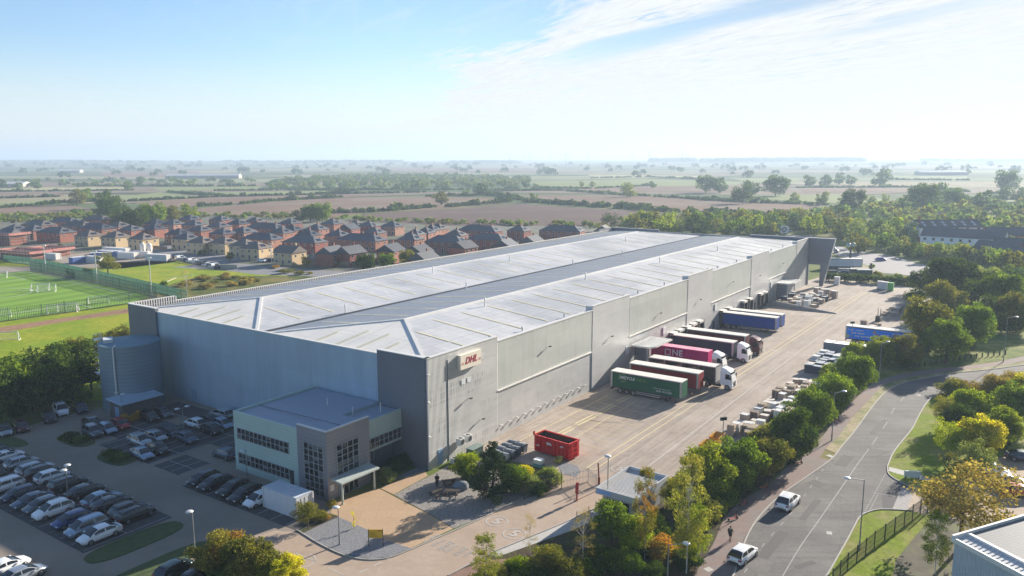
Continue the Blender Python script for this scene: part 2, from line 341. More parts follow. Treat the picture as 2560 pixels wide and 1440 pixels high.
# --- ploughed and green fields beyond the houses
plough = mat('ploughed_soil', (.235, .155, .11), .95, var=.14, vs=.02, col2=(.25, .19, .145), c2s=.012, spec=.05)
plough2 = mat('dark_ploughed_soil', (.155, .105, .09), .95, var=.16, vs=.03, col2=(.175, .12, .10), c2s=.02, spec=.05)
greenF = mat('pasture', (.25, .28, .12), .95, var=.12, vs=.01, spec=.05)
paleF = mat('stubble', (.40, .37, .20), .95, var=.12, vs=.01, spec=.05)
fi = 0
for m, pts in [(plough2, [(905, 535), (1151, 521), (1300, 510), (1440, 519), (1700, 535), (1830, 546), (1800, 566), (1100, 564), (920, 552)]),
    (plough, [(500, 521), (660, 506), (850, 494), (1060, 492), (1250, 496), (1270, 507), (1151, 519), (905, 533), (820, 545), (480, 535)]),
    (plough, [(325, 506), (560, 493), (900, 486), (900, 490), (850, 493), (660, 503), (500, 516), (400, 520)]),
    (plough, [(-80, 535), (150, 538), (240, 524), (170, 513), (-80, 520)]),
    (greenF, [(285, 493), (400, 481), (480, 490), (330, 502)]), (greenF, [(535, 481), (860, 477), (885, 482), (560, 490)]),
    (greenF, [(-80, 512), (150, 498), (165, 505), (-80, 518)]), (plough, [(-80, 484), (150, 482), (165, 490), (-80, 496)]),
    (paleF, [(-80, 472), (330, 468), (330, 474), (-80, 478)]), (greenF, [(380, 469), (660, 466), (640, 473), (400, 478)]),
    (greenF, [(690, 461), (890, 462), (885, 470), (700, 468)]), (paleF, [(450, 440), (590, 437), (590, 444), (440, 446)]),
    (greenF, [(1330, 455), (1600, 447), (1860, 455), (1840, 463), (1480, 469), (1330, 464)]),
    (plough, [(1380, 471), (1640, 465), (1860, 466), (1840, 478), (1500, 480)]),
    (plough, [(1290, 488), (1600, 489), (1860, 504), (2060, 512), (2040, 528), (1700, 528), (1450, 510)]),
    (greenF, [(1870, 489), (2110, 486), (2230, 500), (2200, 514), (2080, 508), (1880, 497)]),
    (greenF, [(1820, 444), (2000, 448), (1980, 462), (1860, 454)]), (plough, [(2000, 470), (2300, 470), (2300, 482), (2010, 482)]),
    (greenF, [(2225, 439), (2420, 441), (2410, 449), (2230, 447)]), (greenF, [(2280, 498), (2560, 500), (2640, 508), (2300, 512)]),
    (greenF, [(2380, 425), (2620, 428), (2620, 436), (2390, 432)]), (plough, [(960, 419), (1350, 422), (1340, 430), (970, 430)]),
    (plough, [(250, 428), (500, 430), (480, 442), (260, 442)]), (paleF, [(1470, 437), (1760, 440), (1750, 446), (1480, 444)])]:
    sheet('field', pts, m, .08 + .01 * fi)
    fi += 1
# --- housing estate ground
estateM = mat('estate_ground', (.10, .11, .06), .95, var=.35, vs=.12, col2=(.16, .14, .12), c2s=.06, c2w=(.45, .6))
sheet('estate_ground', [(-120, 660), (-150, 562), (180, 548), (500, 533), (820, 545), (1100, 556), (1440, 562), (1560, 580), (1500, 612), (1180, 640), (880, 690), (560, 672), (380, 668), (230, 650), (60, 655)], estateM, .012)
drive = mat('estate_road', (.22, .215, .22), .9, var=.1, vs=.3)
sheet('estate_road', [(430, 668), (560, 655), (700, 668), (870, 680), (860, 694), (640, 686), (560, 676)], drive, .02)
sheet('estate_road', [(240, 622), (420, 612), (470, 626), (640, 648), (560, 660), (400, 640)], drive, .024)
sheet('site_yard', [(110, 640), (260, 628), (430, 632), (440, 655), (300, 672), (180, 668)], mat('site_mud', (.30, .25, .20), .95, var=.3, vs=.2), .016)
sheet('playing_field', [(230, 690), (285, 656), (440, 652), (540, 676), (760, 686), (700, 704), (500, 700), (430, 716), (330, 722)], lawnM, .016)
sheet('rough_field', [(395, 720), (500, 690), (760, 690), (900, 700), (700, 760), (430, 800)], roughM, .02)
# --- sports pitch
sheet('playing_field', [(-300, 1010), (-420, 830), (0, 806), (330, 758), (420, 760), (500, 860), (330, 1000)], lawnM, .014)
sheet('earth_path', [(-300, 850), (0, 818), (330, 770), (360, 756), (420, 748), (420, 760), (330, 782), (180, 802), (0, 832), (-300, 870)], dirtM, .02)
sheet('sports_pitch', [(-300, 705), (72, 678), (380, 738), (330, 756), (45, 797), (-300, 845)], turfM, .026)
sheet('earth_path', [(-100, 672), (0, 666), (80, 668), (400, 742), (384, 745), (78, 678), (-100, 690)], mat('gravel_path', (.30, .25, .20), .95, var=.2, vs=.5), .022)
sheet('playing_field', [(-200, 655), (0, 648), (80, 664), (0, 672), (-200, 678)], lawnM, .018)
Lp = Lines()
T = lambda *a: [G(x, y) for x, y in a]
# touchlines, halfway line, circle and boxes
Lp.line(T((-200, 700), (72, 681), (330, 737), (45, 781), (-200, 812)), .35, .034)
Lp.line(T((-150, 742), (75, 725), (200, 709)), .3, .034)
Lp.line(T((65, 698), (0, 704)), .3, .034); Lp.line(T((22, 687), (65, 698)), .3, .034)
Lp.line(T((310, 754), (275, 744)), .3, .034); Lp.line(T((230, 769), (200, 762), (30, 785)), .3, .034)
cc = Vector(G(-25, 735)); rr_ = (Vector(G(72, 733)) - cc).length
Lp.line([(cc.x + rr_ * math.cos(t * math.pi / 20), cc.y + rr_ * math.sin(t * math.pi / 20)) for t in range(41)], .3, .034)
tag(Lp.b.build('pitch_lines', mat('pitch_line_paint', (.62, .64, .52), .8)), kind='structure')
# --- warehouse yard (in the warehouse's own frame)
yo = dict(px=False, obj_uv=True)
sheet('yard', [(12, 3), (192, 3), (215, 0), (216, -14), (206, -27), (196, -38), (180, -46), (108, -46), (98, -37), (60, -33), (12.5, -32.5), (10.5, -31), (11, -27), (9.8, -20.5), (6, -20), (6, -17), (9.8, -14.5), (8.5, -6), (8, 3)], yardM, .012, **yo)
yl = Lines(); S = yl.line
S([(13, -4), (44, -4)], .16); S([(13.0, -15.6), (13.01, -15.5)], .1)
for k in range(16):
    u = 13.6 + k * 3.05
    if u < 44: S([(u + 1.6, -4), (u, -15.5)], .13, .03)
S([(20, -10.2), (44, -9.7)], .13, .034)
for v in (-17.4, -18.6): S([(12.5, v), (188, v - .9)], .17, .03)
S([(12.5, -17.4), (12.5, -18.6)], .17, .034)
for k in range(4):
    S([(20 + 7 * k, -7.7), (25.4 + 7 * k, -7.9)], .30, .034)
    S([(20.5 + 7 * k, -6.9), (25.9 + 7 * k, -7.1)], .30, .034)
tag(yl.b.build('yellow_yard_lines', yelP, None, (CX, CY, 0), BA), kind='structure')
wl = Lines()
wl.line([(12, -24.2), (100, -23.2), (196, -24.5)], .2); wl.line([(14, -28.3), (60, -28.3), (186, -30.5)], .2)
for v in (-21.5, -14.5): wl.line([(118, v), (190, v)], .15)
wl.line([(93.8, -12), (93.8, -30)], .7, .034, (1.6, 1.5))
for k in range(12): wl.line([(60 + 4.9 * k, -14), (60.0 + 4.9 * k, -3)], .12)
for k in range(9): wl.line([(122, -22), (122.0 + k * 6 - 10, -22.01)], .01)
tag(wl.b.build('white_yard_lines', fadeP, None, (CX, CY, 0), BA), kind='structure')
# dark tyre tracks beside the double line, drain channel
tk = Lines(); rt_ = random.Random(9)
for k in range(16):
    u0 = 30 + k * 9.5 + rt_.uniform(-2, 2); r_ = rt_.uniform(9, 15)
    for o_ in (0, 2.0):
        pts_ = [(u0 + (r_ + o_) * (1 - math.cos(t)) * 1.0, -5 - (r_ + o_) * math.sin(t) * 1.1) for t in np.linspace(.15, 1.5, 9)]
        tk.line(pts_, .22, .0225 + .0001 * k)
for k in range(9): v0 = -20 - rt_.uniform(0, 8); u0 = rt_.uniform(10, 120); tk.line([(u0, v0), (u0 + rt_.uniform(20, 50), v0 + rt_.uniform(-1, 1))], .3, .0245 + .0001 * k)
tk.line([(10, -19.6), (120, -20.8)], .5, .022); tk.line([(14, -1.2), (60, -1.2)], .25, .022)
tag(tk.b.build('yard_tyre_marks', mat('tyre_marks', (.285, .235, .195), .85, var=.25, vs=.6), None, (CX, CY, 0), BA), kind='structure')
# --- car park
sheet('car_park', [(-500, 1700), (-350, 1160), (-120, 1108), (0, 1090), (120, 1052), (250, 1022), (290, 1002), (405, 975), (600, 1030), (592, 1170), (740, 1226), (835, 1262), (848, 1268), (757, 1334), (690, 1326), (600, 1352), (470, 1420), (300, 1700)], lotM, .014)
# bays (dark asphalt) in the warehouse frame
bays = [(-22.4, -17.3, -.6, 23), (-20.6, -15.6, 26.5, 32.5), (-20.6, -11.0, 33.5, 46.8), (-11, -3.2, 28.5, 45), (-17.5, -8.8, 45, 54.5), (-38.9, -28.4, 15.6, 62), (-49.5, -44.5, 2.5, 26), (-5.5, -1.5, 46, 56)]
for i, (u0, u1, v0, v1) in enumerate(bays): sheet('parking_bays', [(u0, v0), (u1, v0), (u1, v1), (u0, v1)], bayM, .02 + .001 * i, px=False)
bl = Lines()
def baylines(u0, u1, v0, v1, st=2.5, mid=None):
    v = v0
    while v <= v1 + .01: bl.line([(u0, v), (u1, v)], .1, .036); v += st
    if mid: bl.line([(mid, v0), (mid, v1)], .1, .036)
baylines(-22.2, -17.6, .5, 23); baylines(-20.4, -15.8, 26.6, 32.4, 1.95, -18.2); baylines(-20.4, -11.2, 33.7, 46.5, 2.5, -15.8)
baylines(-10.8, -3.4, 28.8, 44.8, 2.5, -7); baylines(-38.6, -28.6, 16.2, 61, 2.45, -33.7); baylines(-49.2, -44.8, 2.5, 26)
baylines(-17.2, -9, 45.3, 54.3, 2.5, -13.2)
tag(bl.b.build('bay_lines', mat('thin_white_paint', (.42, .42, .41), .85, var=.3, vs=2), None, (CX, CY, 0), BA), kind='structure')
# --- service road
sheet('service_road', [(757, 1334), (800, 1360), (850, 1384), (893, 1396), (935, 1399), (977, 1393), (1027, 1374), (1100, 1342), (1200, 1298), (1300, 1248), (1375, 1208), (1408, 1180), (1440, 1172), (1540, 1190), (1506, 1240), (1507, 1266), (1400, 1313), (1237, 1380), (1118, 1440), (1020, 1490), (900, 1700), (300, 1700), (470, 1420), (600, 1352), (690, 1326)], tanM, .02)
sheet('entrance_paving', [(835, 1262), (850, 1252), (948, 1222), (1003, 1251), (1078, 1289), (1133, 1322), (1027, 1371), (963, 1350), (924, 1327), (847, 1293), (826, 1284)], blockM, .026)
sheet('entrance_paving', [(950, 1221), (1005, 1196), (1035, 1182), (1062, 1178), (1070, 1190), (1040, 1206), (1010, 1222), (985, 1237)], blockM, .03)
sheet('gravel_bed', [(757, 1334), (800, 1313), (847, 1293), (924, 1327), (963, 1350), (1027, 1371), (977, 1391), (935, 1397), (893, 1394), (850, 1382), (800, 1358)], gravelM, .032)
sheet('gravel_bed', [(948, 1220), (1000, 1190), (1050, 1165), (1075, 1172), (1060, 1178), (1000, 1196)], gravelM, .034)
sheet('gravel_bed', [(985, 1238), (1040, 1207), (1080, 1188), (1120, 1165), (1190, 1150), (1250, 1180), (1330, 1210), (1395, 1195), (1300, 1246), (1200, 1296), (1135, 1322), (1080, 1288), (1030, 1262)], mat('brown_gravel', (.26, .235, .21), .95, var=.55, vs=3.2, bump=.03, bs=10), .03)
sheet('gravel_bed', [(1395, 1160), (1420, 1158), (1445, 1166), (1452, 1180), (1440, 1193), (1405, 1185)], gravelM, .036)
sheet('shrub_bed', [(740, 1332), (757, 1333), (800, 1312), (845, 1290), (826, 1284), (780, 1300)], soilM, .034)
kerb('kerb', smoothline(T((742, 1326), (757, 1335), (800, 1361), (850, 1385), (893, 1397), (935, 1400), (977, 1394), (1027, 1375), (1100, 1343), (1200, 1299), (1300, 1249), (1375, 1209), (1408, 1181))))
sheet('footway', [(1506, 1262), (1400, 1311), (1237, 1378), (1222, 1388), (1245, 1392), (1330, 1362), (1420, 1330), (1500, 1296), (1512, 1280)], concM, .03)
kerb('kerb', T((1120, 1440), (1237, 1379), (1400, 1312), (1507, 1264)))
kerb('kerb', T((-100, 1108), (0, 1091), (120, 1053), (250, 1023), (290, 1003)))
# islands
def island(name, c, ru, rv, m, z=.1):
    b = MB(); b.prism([(c[0] + ru * math.copysign(abs(math.cos(t)) ** .7, math.cos(t)), c[1] + rv * math.copysign(abs(math.sin(t)) ** .7, math.sin(t))) for t in np.linspace(0, 2 * math.pi, 25)[:-1]], 0, z)
    return tag(b.build(name, m, None, (CX, CY, 0), BA), kind='structure')
darkgrass = mat('short_dark_grass', (.07, .095, .025), .95, var=.3, vs=1.5)
island('grass_island', (-34.2, 13.5), 5.5, 1.9, darkgrass)
island('grass_island', (-21.5, 51.5), 1.7, 3.9, darkgrass); island('grass_island', (-22.0, 39.3), 1.8, 3.4, darkgrass)
island('grass_island', (-36.5, 6.5), 6.8, 1.6, darkgrass); island('grass_island', (-27.2, 58.5), 1.2, 3.2, darkgrass)
# paint on the service road: speed roundels and worn lettering
sp = Lines()
def ring(c, r, w, z=.034, b=None):
    n = 40; vs = []
    for k in range(n):
        a = 2 * math.pi * k / n
        for q in (r, r - w): vs.append((c[0] + q * math.cos(a), c[1] + q * math.sin(a), z))
    b.add(vs, [(2 * k, (2 * k + 2) % (2 * n), (2 * k + 3) % (2 * n), 2 * k + 1) for k in range(n)])
def text_mesh(body, size, ext=.004, shear=0.0, bold=0.0, spacing=1.0, align='CENTER'):
    c = bpy.data.curves.new('lettering', 'FONT'); c.body = body; c.size = size; c.extrude = ext; c.shear = shear; c.offset = bold
    c.align_x = align; c.align_y = 'CENTER'; c.space_character = spacing; c.resolution_u = 3; c.space_line = .85
    o = bpy.data.objects.new('lettering', c); COL.objects.link(o)
    dg = bpy.context.evaluated_depsgraph_get(); me = bpy.data.meshes.new_from_object(o.evaluated_get(dg))
    bpy.data.objects.remove(o); bpy.data.curves.remove(c); me.name = 'lettering'; return me
five = text_mesh('5', 2.0, .003, bold=.06); five.materials.clear(); five.materials.append(fadeP)
for i, (c, rz) in enumerate([((1242, 1304), BA + R(180)), ((1286, 1335), BA), ((1552, 1173), BA)]):
    g = G(*c); ring(g, 1.35, .16, .036, sp.b); o = link('road_number', five, None, (g[0], g[1], .038), rz + R(-90 + (180 if i < 1 else 0))); tag(o, kind='structure')
random.seed(5)
for row, (a, b_) in enumerate([((1062, 1354), (1098, 1337)), ((1082, 1364), (1112, 1350)), ((1098, 1376), (1130, 1357)), ((1114, 1380), (1142, 1365)), ((1138, 1388), (1165, 1370)), ((1160, 1392), (1186, 1378))]):
    a = Vector(G(*a)); b_ = Vector(G(*b_)); d = (b_ - a); L = d.length; d.normalize(); n = Vector((-d.y, d.x)); t = 0
    while t < L:
        w = random.uniform(.10, .2)
        hgt = .75 if row % 2 == 0 else .45
        sp.seg(a + d * t - n * hgt / 2, a + d * t + n * hgt / 2, .09, .036)
        if random.random() < .7: sp.seg(a + d * t + n * random.choice((-.5, 0, .5)) * hgt, a + d * (t + .25) + n * random.choice((-.5, 0, .5)) * hgt, .09, .036)
        t += .34
sp.line(T((740, 1384), (792, 1405)), .15); sp.line(T((821, 1420), (860, 1438)), .15)
ccx = G(752, 1402); sp.line([(ccx[0] + 1.5 * math.cos(t), ccx[1] + 1.5 * math.sin(t)) for t in np.linspace(-2.2, 1.2, 14)], .15)
sp.line(T((900, 1432), (990, 1388)), .2, .036, (1.0, .8))
tag(sp.b.build('road_paint', fadeP), kind='structure')
# --- public road
Lk = smoothline(T((1770, 1560), (1833, 1440), (1843, 1408), (1873, 1330), (1912, 1277), (1960, 1233), (2020, 1191), (2077, 1150), (2108, 1112), (2133, 1083), (2187, 1010), (2220, 977), (2263, 957), (2322, 944), (2389, 933), (2478, 924), (2560, 913), (2700, 899)))
Rk1 = smoothline(T((1990, 1560), (2067, 1440), (2094, 1393), (2120, 1347), (2135, 1318), (2150, 1293), (2173, 1280), (2207, 1274), (2280, 1277)))
Rk2 = smoothline(T((2290, 1226), (2240, 1200), (2222, 1186), (2219, 1173), (2221, 1160), (2237, 1127), (2280, 1073), (2293, 1047), (2317, 1007), (2340, 989), (2390, 974), (2480, 958), (2600, 940), (2720, 925)))
b = MB(); b.poly([(x, y, .02) for x, y in Lk + Rk2[::-1] + Rk1[::-1]]); tag(b.build('road', asphM), kind='structure')
sheet('side_road', [(2280, 1277), (2207, 1274), (2205, 1230), (2240, 1200), (2290, 1226), (2285, 1250)], roadwearM, .026)
sheet('paved_ramp', [(2231, 1272), (2256, 1216), (2284, 1228), (2268, 1276)], mat('cobble_setts', (.46, .43, .40), .9, var=.25, vs=3, extra=joints(.5, .3, None, .06, .6)), .032)
sheet('side_road', [(2268, 1276), (2284, 1228), (2330, 1246), (2420, 1190), (2480, 1150), (2478, 1145), (2560, 1138), (2760, 1160), (2800, 1330), (2560, 1316), (2400, 1300), (2330, 1290)], mat('tan_car_park', (.47, .36, .26), .9, var=.12, vs=1, extra=joints(1.2, .8, None, .04, .85)), .03)
kerb('kerb', Lk); kerb('kerb', Rk1); kerb('kerb', Rk2)
fp1 = [(1700, 1560), (1737, 1440), (1783, 1360), (1813, 1293), (1853, 1253), (1927, 1207), (1977, 1160), (2033, 1123), (2060, 1087), (2100, 1033), (2133, 1003), (2160, 977), (2184, 958), (2233, 940), (2300, 927), (2411, 915), (2496, 904), (2560, 891), (2700, 870)]
fp2 = [(2700, 882), (2560, 903), (2522, 911), (2433, 922), (2344, 933), (2269, 944), (2215, 960), (2195, 975), (2173, 1000), (2130, 1045), (2098, 1090), (2063, 1123), (2050, 1142), (2077, 1150)]
b = MB(); fpp = smoothline(T(*fp1)) + smoothline(T(*fp2[:-1])) + Lk[:24][::-1]
b.poly([(x, y, .03) for x, y in smoothline(T(*fp1)) + smoothline(T(*fp2[:-2])) + T((2063, 1123), (2050, 1145), (2077, 1151)) + [q for q in Lk if q[1] < G(2077, 1150)[1]][::-1]])
tag(b.build('footpath', pathM), kind='structure')
rl_ = Lines(); lineP = mat('worn_centre_line', (.34, .33, .32), .85, var=.3, vs=2)
cl = smoothline(T((1930, 1480), (1957, 1440), (2000, 1368), (2050, 1297), (2110, 1210), (2150, 1152), (2180, 1112), (2215, 1060), (2240, 1015), (2275, 985), (2330, 968), (2400, 955), (2500, 945), (2600, 932)))
lens = 0
rl_.line([q for q in cl if q[1] < G(2180, 1112)[1]], .12, .03); rl_.line([q for q in cl if q[1] > G(2180, 1112)[1]], .12, .03, (4, 4.5))
rl_.line(T((1861, 1432), (1910, 1360), (1990, 1270), (2062, 1168)), .1, .03, (1.0, 2.2))
rl_.line(T((2160, 1283), (2214, 1184)), .15, .034, (.35, .3)); rl_.line(T((2173, 1279), (2197, 1233)), .15, .034, (.35, .3))
rl_.line(T((2183, 1232), (2240, 1242)), .12, .034); rl_.line(T((2178, 1118), (2235, 1130)), .1, .034); rl_.line(T((2222, 985), (2316, 1003)), .12, .034)
tag(rl_.b.build('road_markings', lineP), kind='structure')
sheet('footpath', [(2221, 1172), (2224, 1168), (2300, 1186), (2330, 1200), (2320, 1204), (2240, 1184)], concM, .034)
wp = Lines()
for a, b_, w_ in (((1905, 1395), (1960, 1330), 1.2), ((2005, 1300), (2045, 1250), .8), ((2100, 1165), (2122, 1140), 1.5), ((1990, 1420), (2035, 1405), .7), ((2180, 1085), (2215, 1050), .9), ((2030, 1215), (2052, 1205), 2.0)): wp.seg(G(*a), G(*b_), w_, .0265)
tag(wp.b.build('road_patches', mat('tar_patch', (.085, .08, .077), .85, var=.2, vs=3)), kind='structure')
pv = Lines()
for a, b_ in (((2068, 1138), (2084, 1144)), ((2222, 1175), (2240, 1181)), ((1765, 1420), (1778, 1428)), ((2066, 1332), (2080, 1334)), ((2292, 988), (2302, 989))):
    pv.seg(G(*a), G(*b_), .8, .038)
tag(pv.b.build('access_covers', concM), kind='structure')
dg_ = Lines()
for a in ((2082, 1152), (2185, 1218), (2110, 1345), (2225, 1150), (2158, 1050), (1390, 1388)): g = G(*a); dg_.seg((g[0] - .25, g[1]), (g[0] + .25, g[1]), .45, .038)
tag(dg_.b.build('drain_covers', mat('cast_iron', (.05, .05, .05), .7)), kind='structure')
# verges and banks
sheet('grass_verge', [(2063, 1123), (2098, 1090), (2130, 1045), (2173, 1000), (2195, 975), (2215, 960), (2269, 944), (2344, 933), (2433, 922), (2522, 911), (2700, 886), (2700, 896), (2560, 912), (2478, 923), (2389, 932), (2322, 943), (2263, 957), (2220, 977), (2187, 1010), (2133, 1083), (2108, 1112), (2090, 1134)], mat('dry_verge', (.17, .19, .05), .95, var=.35, vs=1.2, col2=(.36, .29, .16), c2s=.25, c2w=(.42, .58), bump=.05, bs=6), .036)
sheet('grass_verge', [(2105, 1030), (2160, 975), (2184, 957), (2233, 939), (2300, 926), (2411, 914), (2496, 903), (2560, 890), (2700, 868), (2760, 780), (2560, 800), (2330, 860), (2180, 900)], grassM, .016)
vg = mat('verge_grass', (.19, .25, .02), .95, var=.35, vs=1.1, col2=(.27, .26, .08), c2s=.2, bump=.06, bs=5, spec=.1)
sheet('grass_verge', [(2069, 1440), (2122, 1347), (2152, 1294), (2174, 1281), (2207, 1275), (2268, 1277), (2330, 1290), (2240, 1400), (2200, 1560), (1990, 1560)], vg, .018)
sheet('grass_verge', [(2286, 1224), (2240, 1199), (2223, 1186), (2221, 1161), (2238, 1128), (2281, 1073), (2294, 1047), (2318, 1008), (2341, 990), (2480, 960), (2720, 928), (2760, 1140), (2560, 1138), (2478, 1145), (2400, 1190), (2330, 1246)], vg, .016)
sheet('shrub_bed', [(2330, 1291), (2400, 1301), (2560, 1316), (2700, 1330), (2700, 1600), (2200, 1600), (2240, 1400)], mat('bank_soil', (.10, .085, .055), .95, var=.4, vs=.7, col2=(.12, .13, .05), c2s=.3), .02)
sheet('shrub_bed', [(1222, 1389), (1245, 1393), (1330, 1363), (1420, 1331), (1512, 1281), (1530, 1290), (1600, 1230), (1680, 1190), (1760, 1150), (1850, 1100), (1925, 1040), (2030, 960), (2110, 905), (2180, 880), (2190, 950), (2133, 1002), (2060, 1086), (1977, 1159), (1853, 1252), (1783, 1359), (1737, 1439), (1690, 1560), (1050, 1560), (1118, 1442)], soilM, .018)
sheet('brick_path', [(1118, 1441), (1150, 1424), (1230, 1400), (1290, 1395), (1240, 1425), (1160, 1480), (1060, 1500)], mat('red_tarmac', (.24, .14, .10), .9, var=.2, vs=1), .024)
# bottom-left island of shrubs by the exit
sheet('shrub_bed', [(470, 1420), (600, 1352), (620, 1349), (640, 1400), (720, 1440), (700, 1560), (300, 1560)], soilM, .03)
# far right: junction seen past the end of the warehouse
farroad = mat('far_road_surface', (.30, .28, .27), .9, var=.1, vs=.3)
sheet('far_road', [(1900, 590), (1960, 586), (2040, 590), (2080, 612), (2150, 628), (2230, 640), (2300, 660), (2400, 670), (2480, 690), (2420, 706), (2300, 700), (2240, 668), (2180, 668), (2100, 640), (2060, 625)], farroad, .02)
sheet('far_road', [(2240, 668), (2300, 672), (2340, 668), (2340, 680), (2280, 690), (2230, 684), (2080, 676), (2080, 668)], farroad, .026)
sheet('grass_verge', [(2070, 690), (2070, 676), (2230, 686), (2290, 700), (2300, 712), (2200, 712)], roughM, .03)
sheet('grass_verge', [(2065, 640), (2110, 645), (2185, 672), (2080, 668)], mat('dry_grass', (.30, .26, .13), .95, var=.2, vs=.3), .03)
# ================================================================== WAREHOUSE
ORG = (CX, CY, 0)
def clad(name, col, rough=.5, metal=.35, axis=2, freq=3.0, dep=.02, rib=0, var=.06, vs=.3, col2=None, streak=True, dashes=False, c2s=.12):
    def ex(nn, vec, cur, b, tcn):
        cur = bands(.35, dep, axis, freq)(nn, vec, cur, b, tcn)
        if rib: cur = bands(1.0, .045, 0, 4.0)(nn, vec, cur, b, tcn)
        if streak:
            mp = nn('ShaderNodeMapping', inp={'Vector': tcn.outputs['Object'], 'Scale': (.9, .9, .07) if streak == 'v' else (.12, .12, 1.1)}).outputs[0]
            nz = nn('ShaderNodeTexNoise', inp={'Vector': mp, 'Scale': 1.3, 'Detail': 6.0, 'Roughness': .7}).outputs[0]
            k = nn('ShaderNodeMapRange', inp={0: nz, 1: .5, 2: .75, 3: 1.0, 4: .86}).outputs[0]
            cur = nn('ShaderNodeVectorMath', operation='SCALE', inp={0: cur, 3: k}).outputs[0]
        # cladding sheets replaced over the years: slightly different greys in big panels
        mp = nn('ShaderNodeMapping', inp={'Vector': tcn.outputs['Object'], 'Scale': (1, 1, 1), 'Rotation': (R(90), 0, 0)}).outputs[0]
        br = nn('ShaderNodeTexBrick', offset=.37, inp={'Vector': mp, 'Color1': (1, 1, 1, 1), 'Color2': (.86, .87, .88, 1), 'Mortar': (.8, .8, .8, 1), 'Scale': 1.0, 'Mortar Size': .012, 'Brick Width': 7.4, 'Row Height': 2.6})
        cur = nn('ShaderNodeMixRGB', blend_type='MULTIPLY', inp={0: .8, 1: cur, 2: br.outputs[0]}).outputs[0]
        if dashes:
            b2 = nn('ShaderNodeTexBrick', offset=0.0, inp={'Vector': mp, 'Color1': (0, 0, 0, 1), 'Color2': (1, 1, 1, 1), 'Mortar': (0, 0, 0, 1), 'Scale': 1.0, 'Mortar Size': .14, 'Mortar Smooth': .2, 'Brick Width': .55, 'Row Height': 1.15, 'Bias': .0})
            sp = nn('ShaderNodeSeparateXYZ', inp={0: tcn.outputs['Object']})
            wv = nn('ShaderNodeMath', operation='SINE', inp={0: nn('ShaderNodeMath', operation='MULTIPLY', inp={0: sp.outputs[2], 1: 2 * math.pi / dashes[0]}).outputs[0]}).outputs[0]
            zm = nn('ShaderNodeMapRange', inp={0: wv, 1: -.25, 2: -.1, 3: 0.0, 4: 1.0}).outputs[0]
            nz = nn('ShaderNodeTexNoise', inp={'Vector': tcn.outputs['Object'], 'Scale': .25, 'Detail': 3.0}).outputs[0]
            nm = nn('ShaderNodeMapRange', inp={0: nz, 1: .38, 2: .56, 3: 0.0, 4: 1.0}).outputs[0]
            xl = nn('ShaderNodeMapRange', inp={0: sp.outputs[0], 1: dashes[1] - 3, 2: dashes[1], 3: 1.0, 4: 0.0}).outputs[0]
            zl = nn('ShaderNodeMapRange', inp={0: sp.outputs[2], 1: 13.2, 2: 13.4, 3: 1.0, 4: 0.0}).outputs[0]
            k = nn('ShaderNodeMath', operation='MULTIPLY', inp={0: zm, 1: nm}).outputs[0]
            k = nn('ShaderNodeMath', operation='MULTIPLY', inp={0: k, 1: xl}).outputs[0]
            k = nn('ShaderNodeMath', operation='MULTIPLY', inp={0: k, 1: zl}).outputs[0]
            k = nn('ShaderNodeMath', operation='MULTIPLY', inp={0: k, 1: .5}).outputs[0]
            k = nn('ShaderNodeMath', operation='MULTIPLY', inp={0: k, 1: b2.outputs[0]}).outputs[0]
            cur = nn('ShaderNodeMixRGB', inp={0: k, 1: cur, 2: (.17, .19, .18, 1)}).outputs[0]
        return cur
    return mat(name, col, rough, metal, var=var, vs=vs, col2=col2, c2s=c2s, extra=ex)
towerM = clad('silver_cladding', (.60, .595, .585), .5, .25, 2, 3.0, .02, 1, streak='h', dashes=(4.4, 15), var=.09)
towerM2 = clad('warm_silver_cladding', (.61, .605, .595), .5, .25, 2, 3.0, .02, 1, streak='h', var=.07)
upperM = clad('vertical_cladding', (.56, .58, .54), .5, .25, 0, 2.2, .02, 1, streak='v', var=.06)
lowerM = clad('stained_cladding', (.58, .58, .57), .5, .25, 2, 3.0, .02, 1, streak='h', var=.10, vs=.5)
slateM = clad('slate_cladding', (.20, .21, .24), .55, .3, 2, 3.0, .02, streak=False)
def end_ex(nn, vec, cur, b, tcn):
    cur = bands(.35, .02, 1, 2.0)(nn, vec, cur, b, tcn)
    mp = nn('ShaderNodeMapping', inp={'Vector': tcn.outputs['Object'], 'Rotation': (0, R(90), 0)}).outputs[0]
    br = nn('ShaderNodeTexBrick', offset=0.0, inp={'Vector': mp, 'Color1': (1, 1, 1, 1), 'Color2': (.93, .94, .95, 1), 'Mortar': (.82, .83, .85, 1), 'Scale': 1.0, 'Mortar Size': .02, 'Brick Width': 4.97, 'Row Height': 6.0})
    cur = nn('ShaderNodeMixRGB', blend_type='MULTIPLY', inp={0: 1.0, 1: cur, 2: br.outputs[0]}).outputs[0]
    mp = nn('ShaderNodeMapping', inp={'Vector': tcn.outputs['Object'], 'Scale': (1, .5, .05)}).outputs[0]
    nz = nn('ShaderNodeTexNoise', inp={'Vector': mp, 'Scale': 1.0, 'Detail': 6.0, 'Roughness': .7}).outputs[0]
    return nn('ShaderNodeVectorMath', operation='SCALE', inp={0: cur, 3: nn('ShaderNodeMapRange', inp={0: nz, 1: .4, 2: .72, 3: 1.04, 4: .90}).outputs[0]}).outputs[0]
blueM = mat('pale_blue_cladding', (.44, .55, .66), .42, .3, var=.05, vs=.15, extra=end_ex)
sageM = mat('sage_cladding', (.48, .60, .55), .55, .25, var=.05, vs=.3, extra=bands(.25, .01, 2, 2.5))
trimM = mat('white_trim', (.74, .71, .66), .5, .1, var=.05, vs=.5)
darkM = mat('dark_opening', (.02, .022, .025), .6)
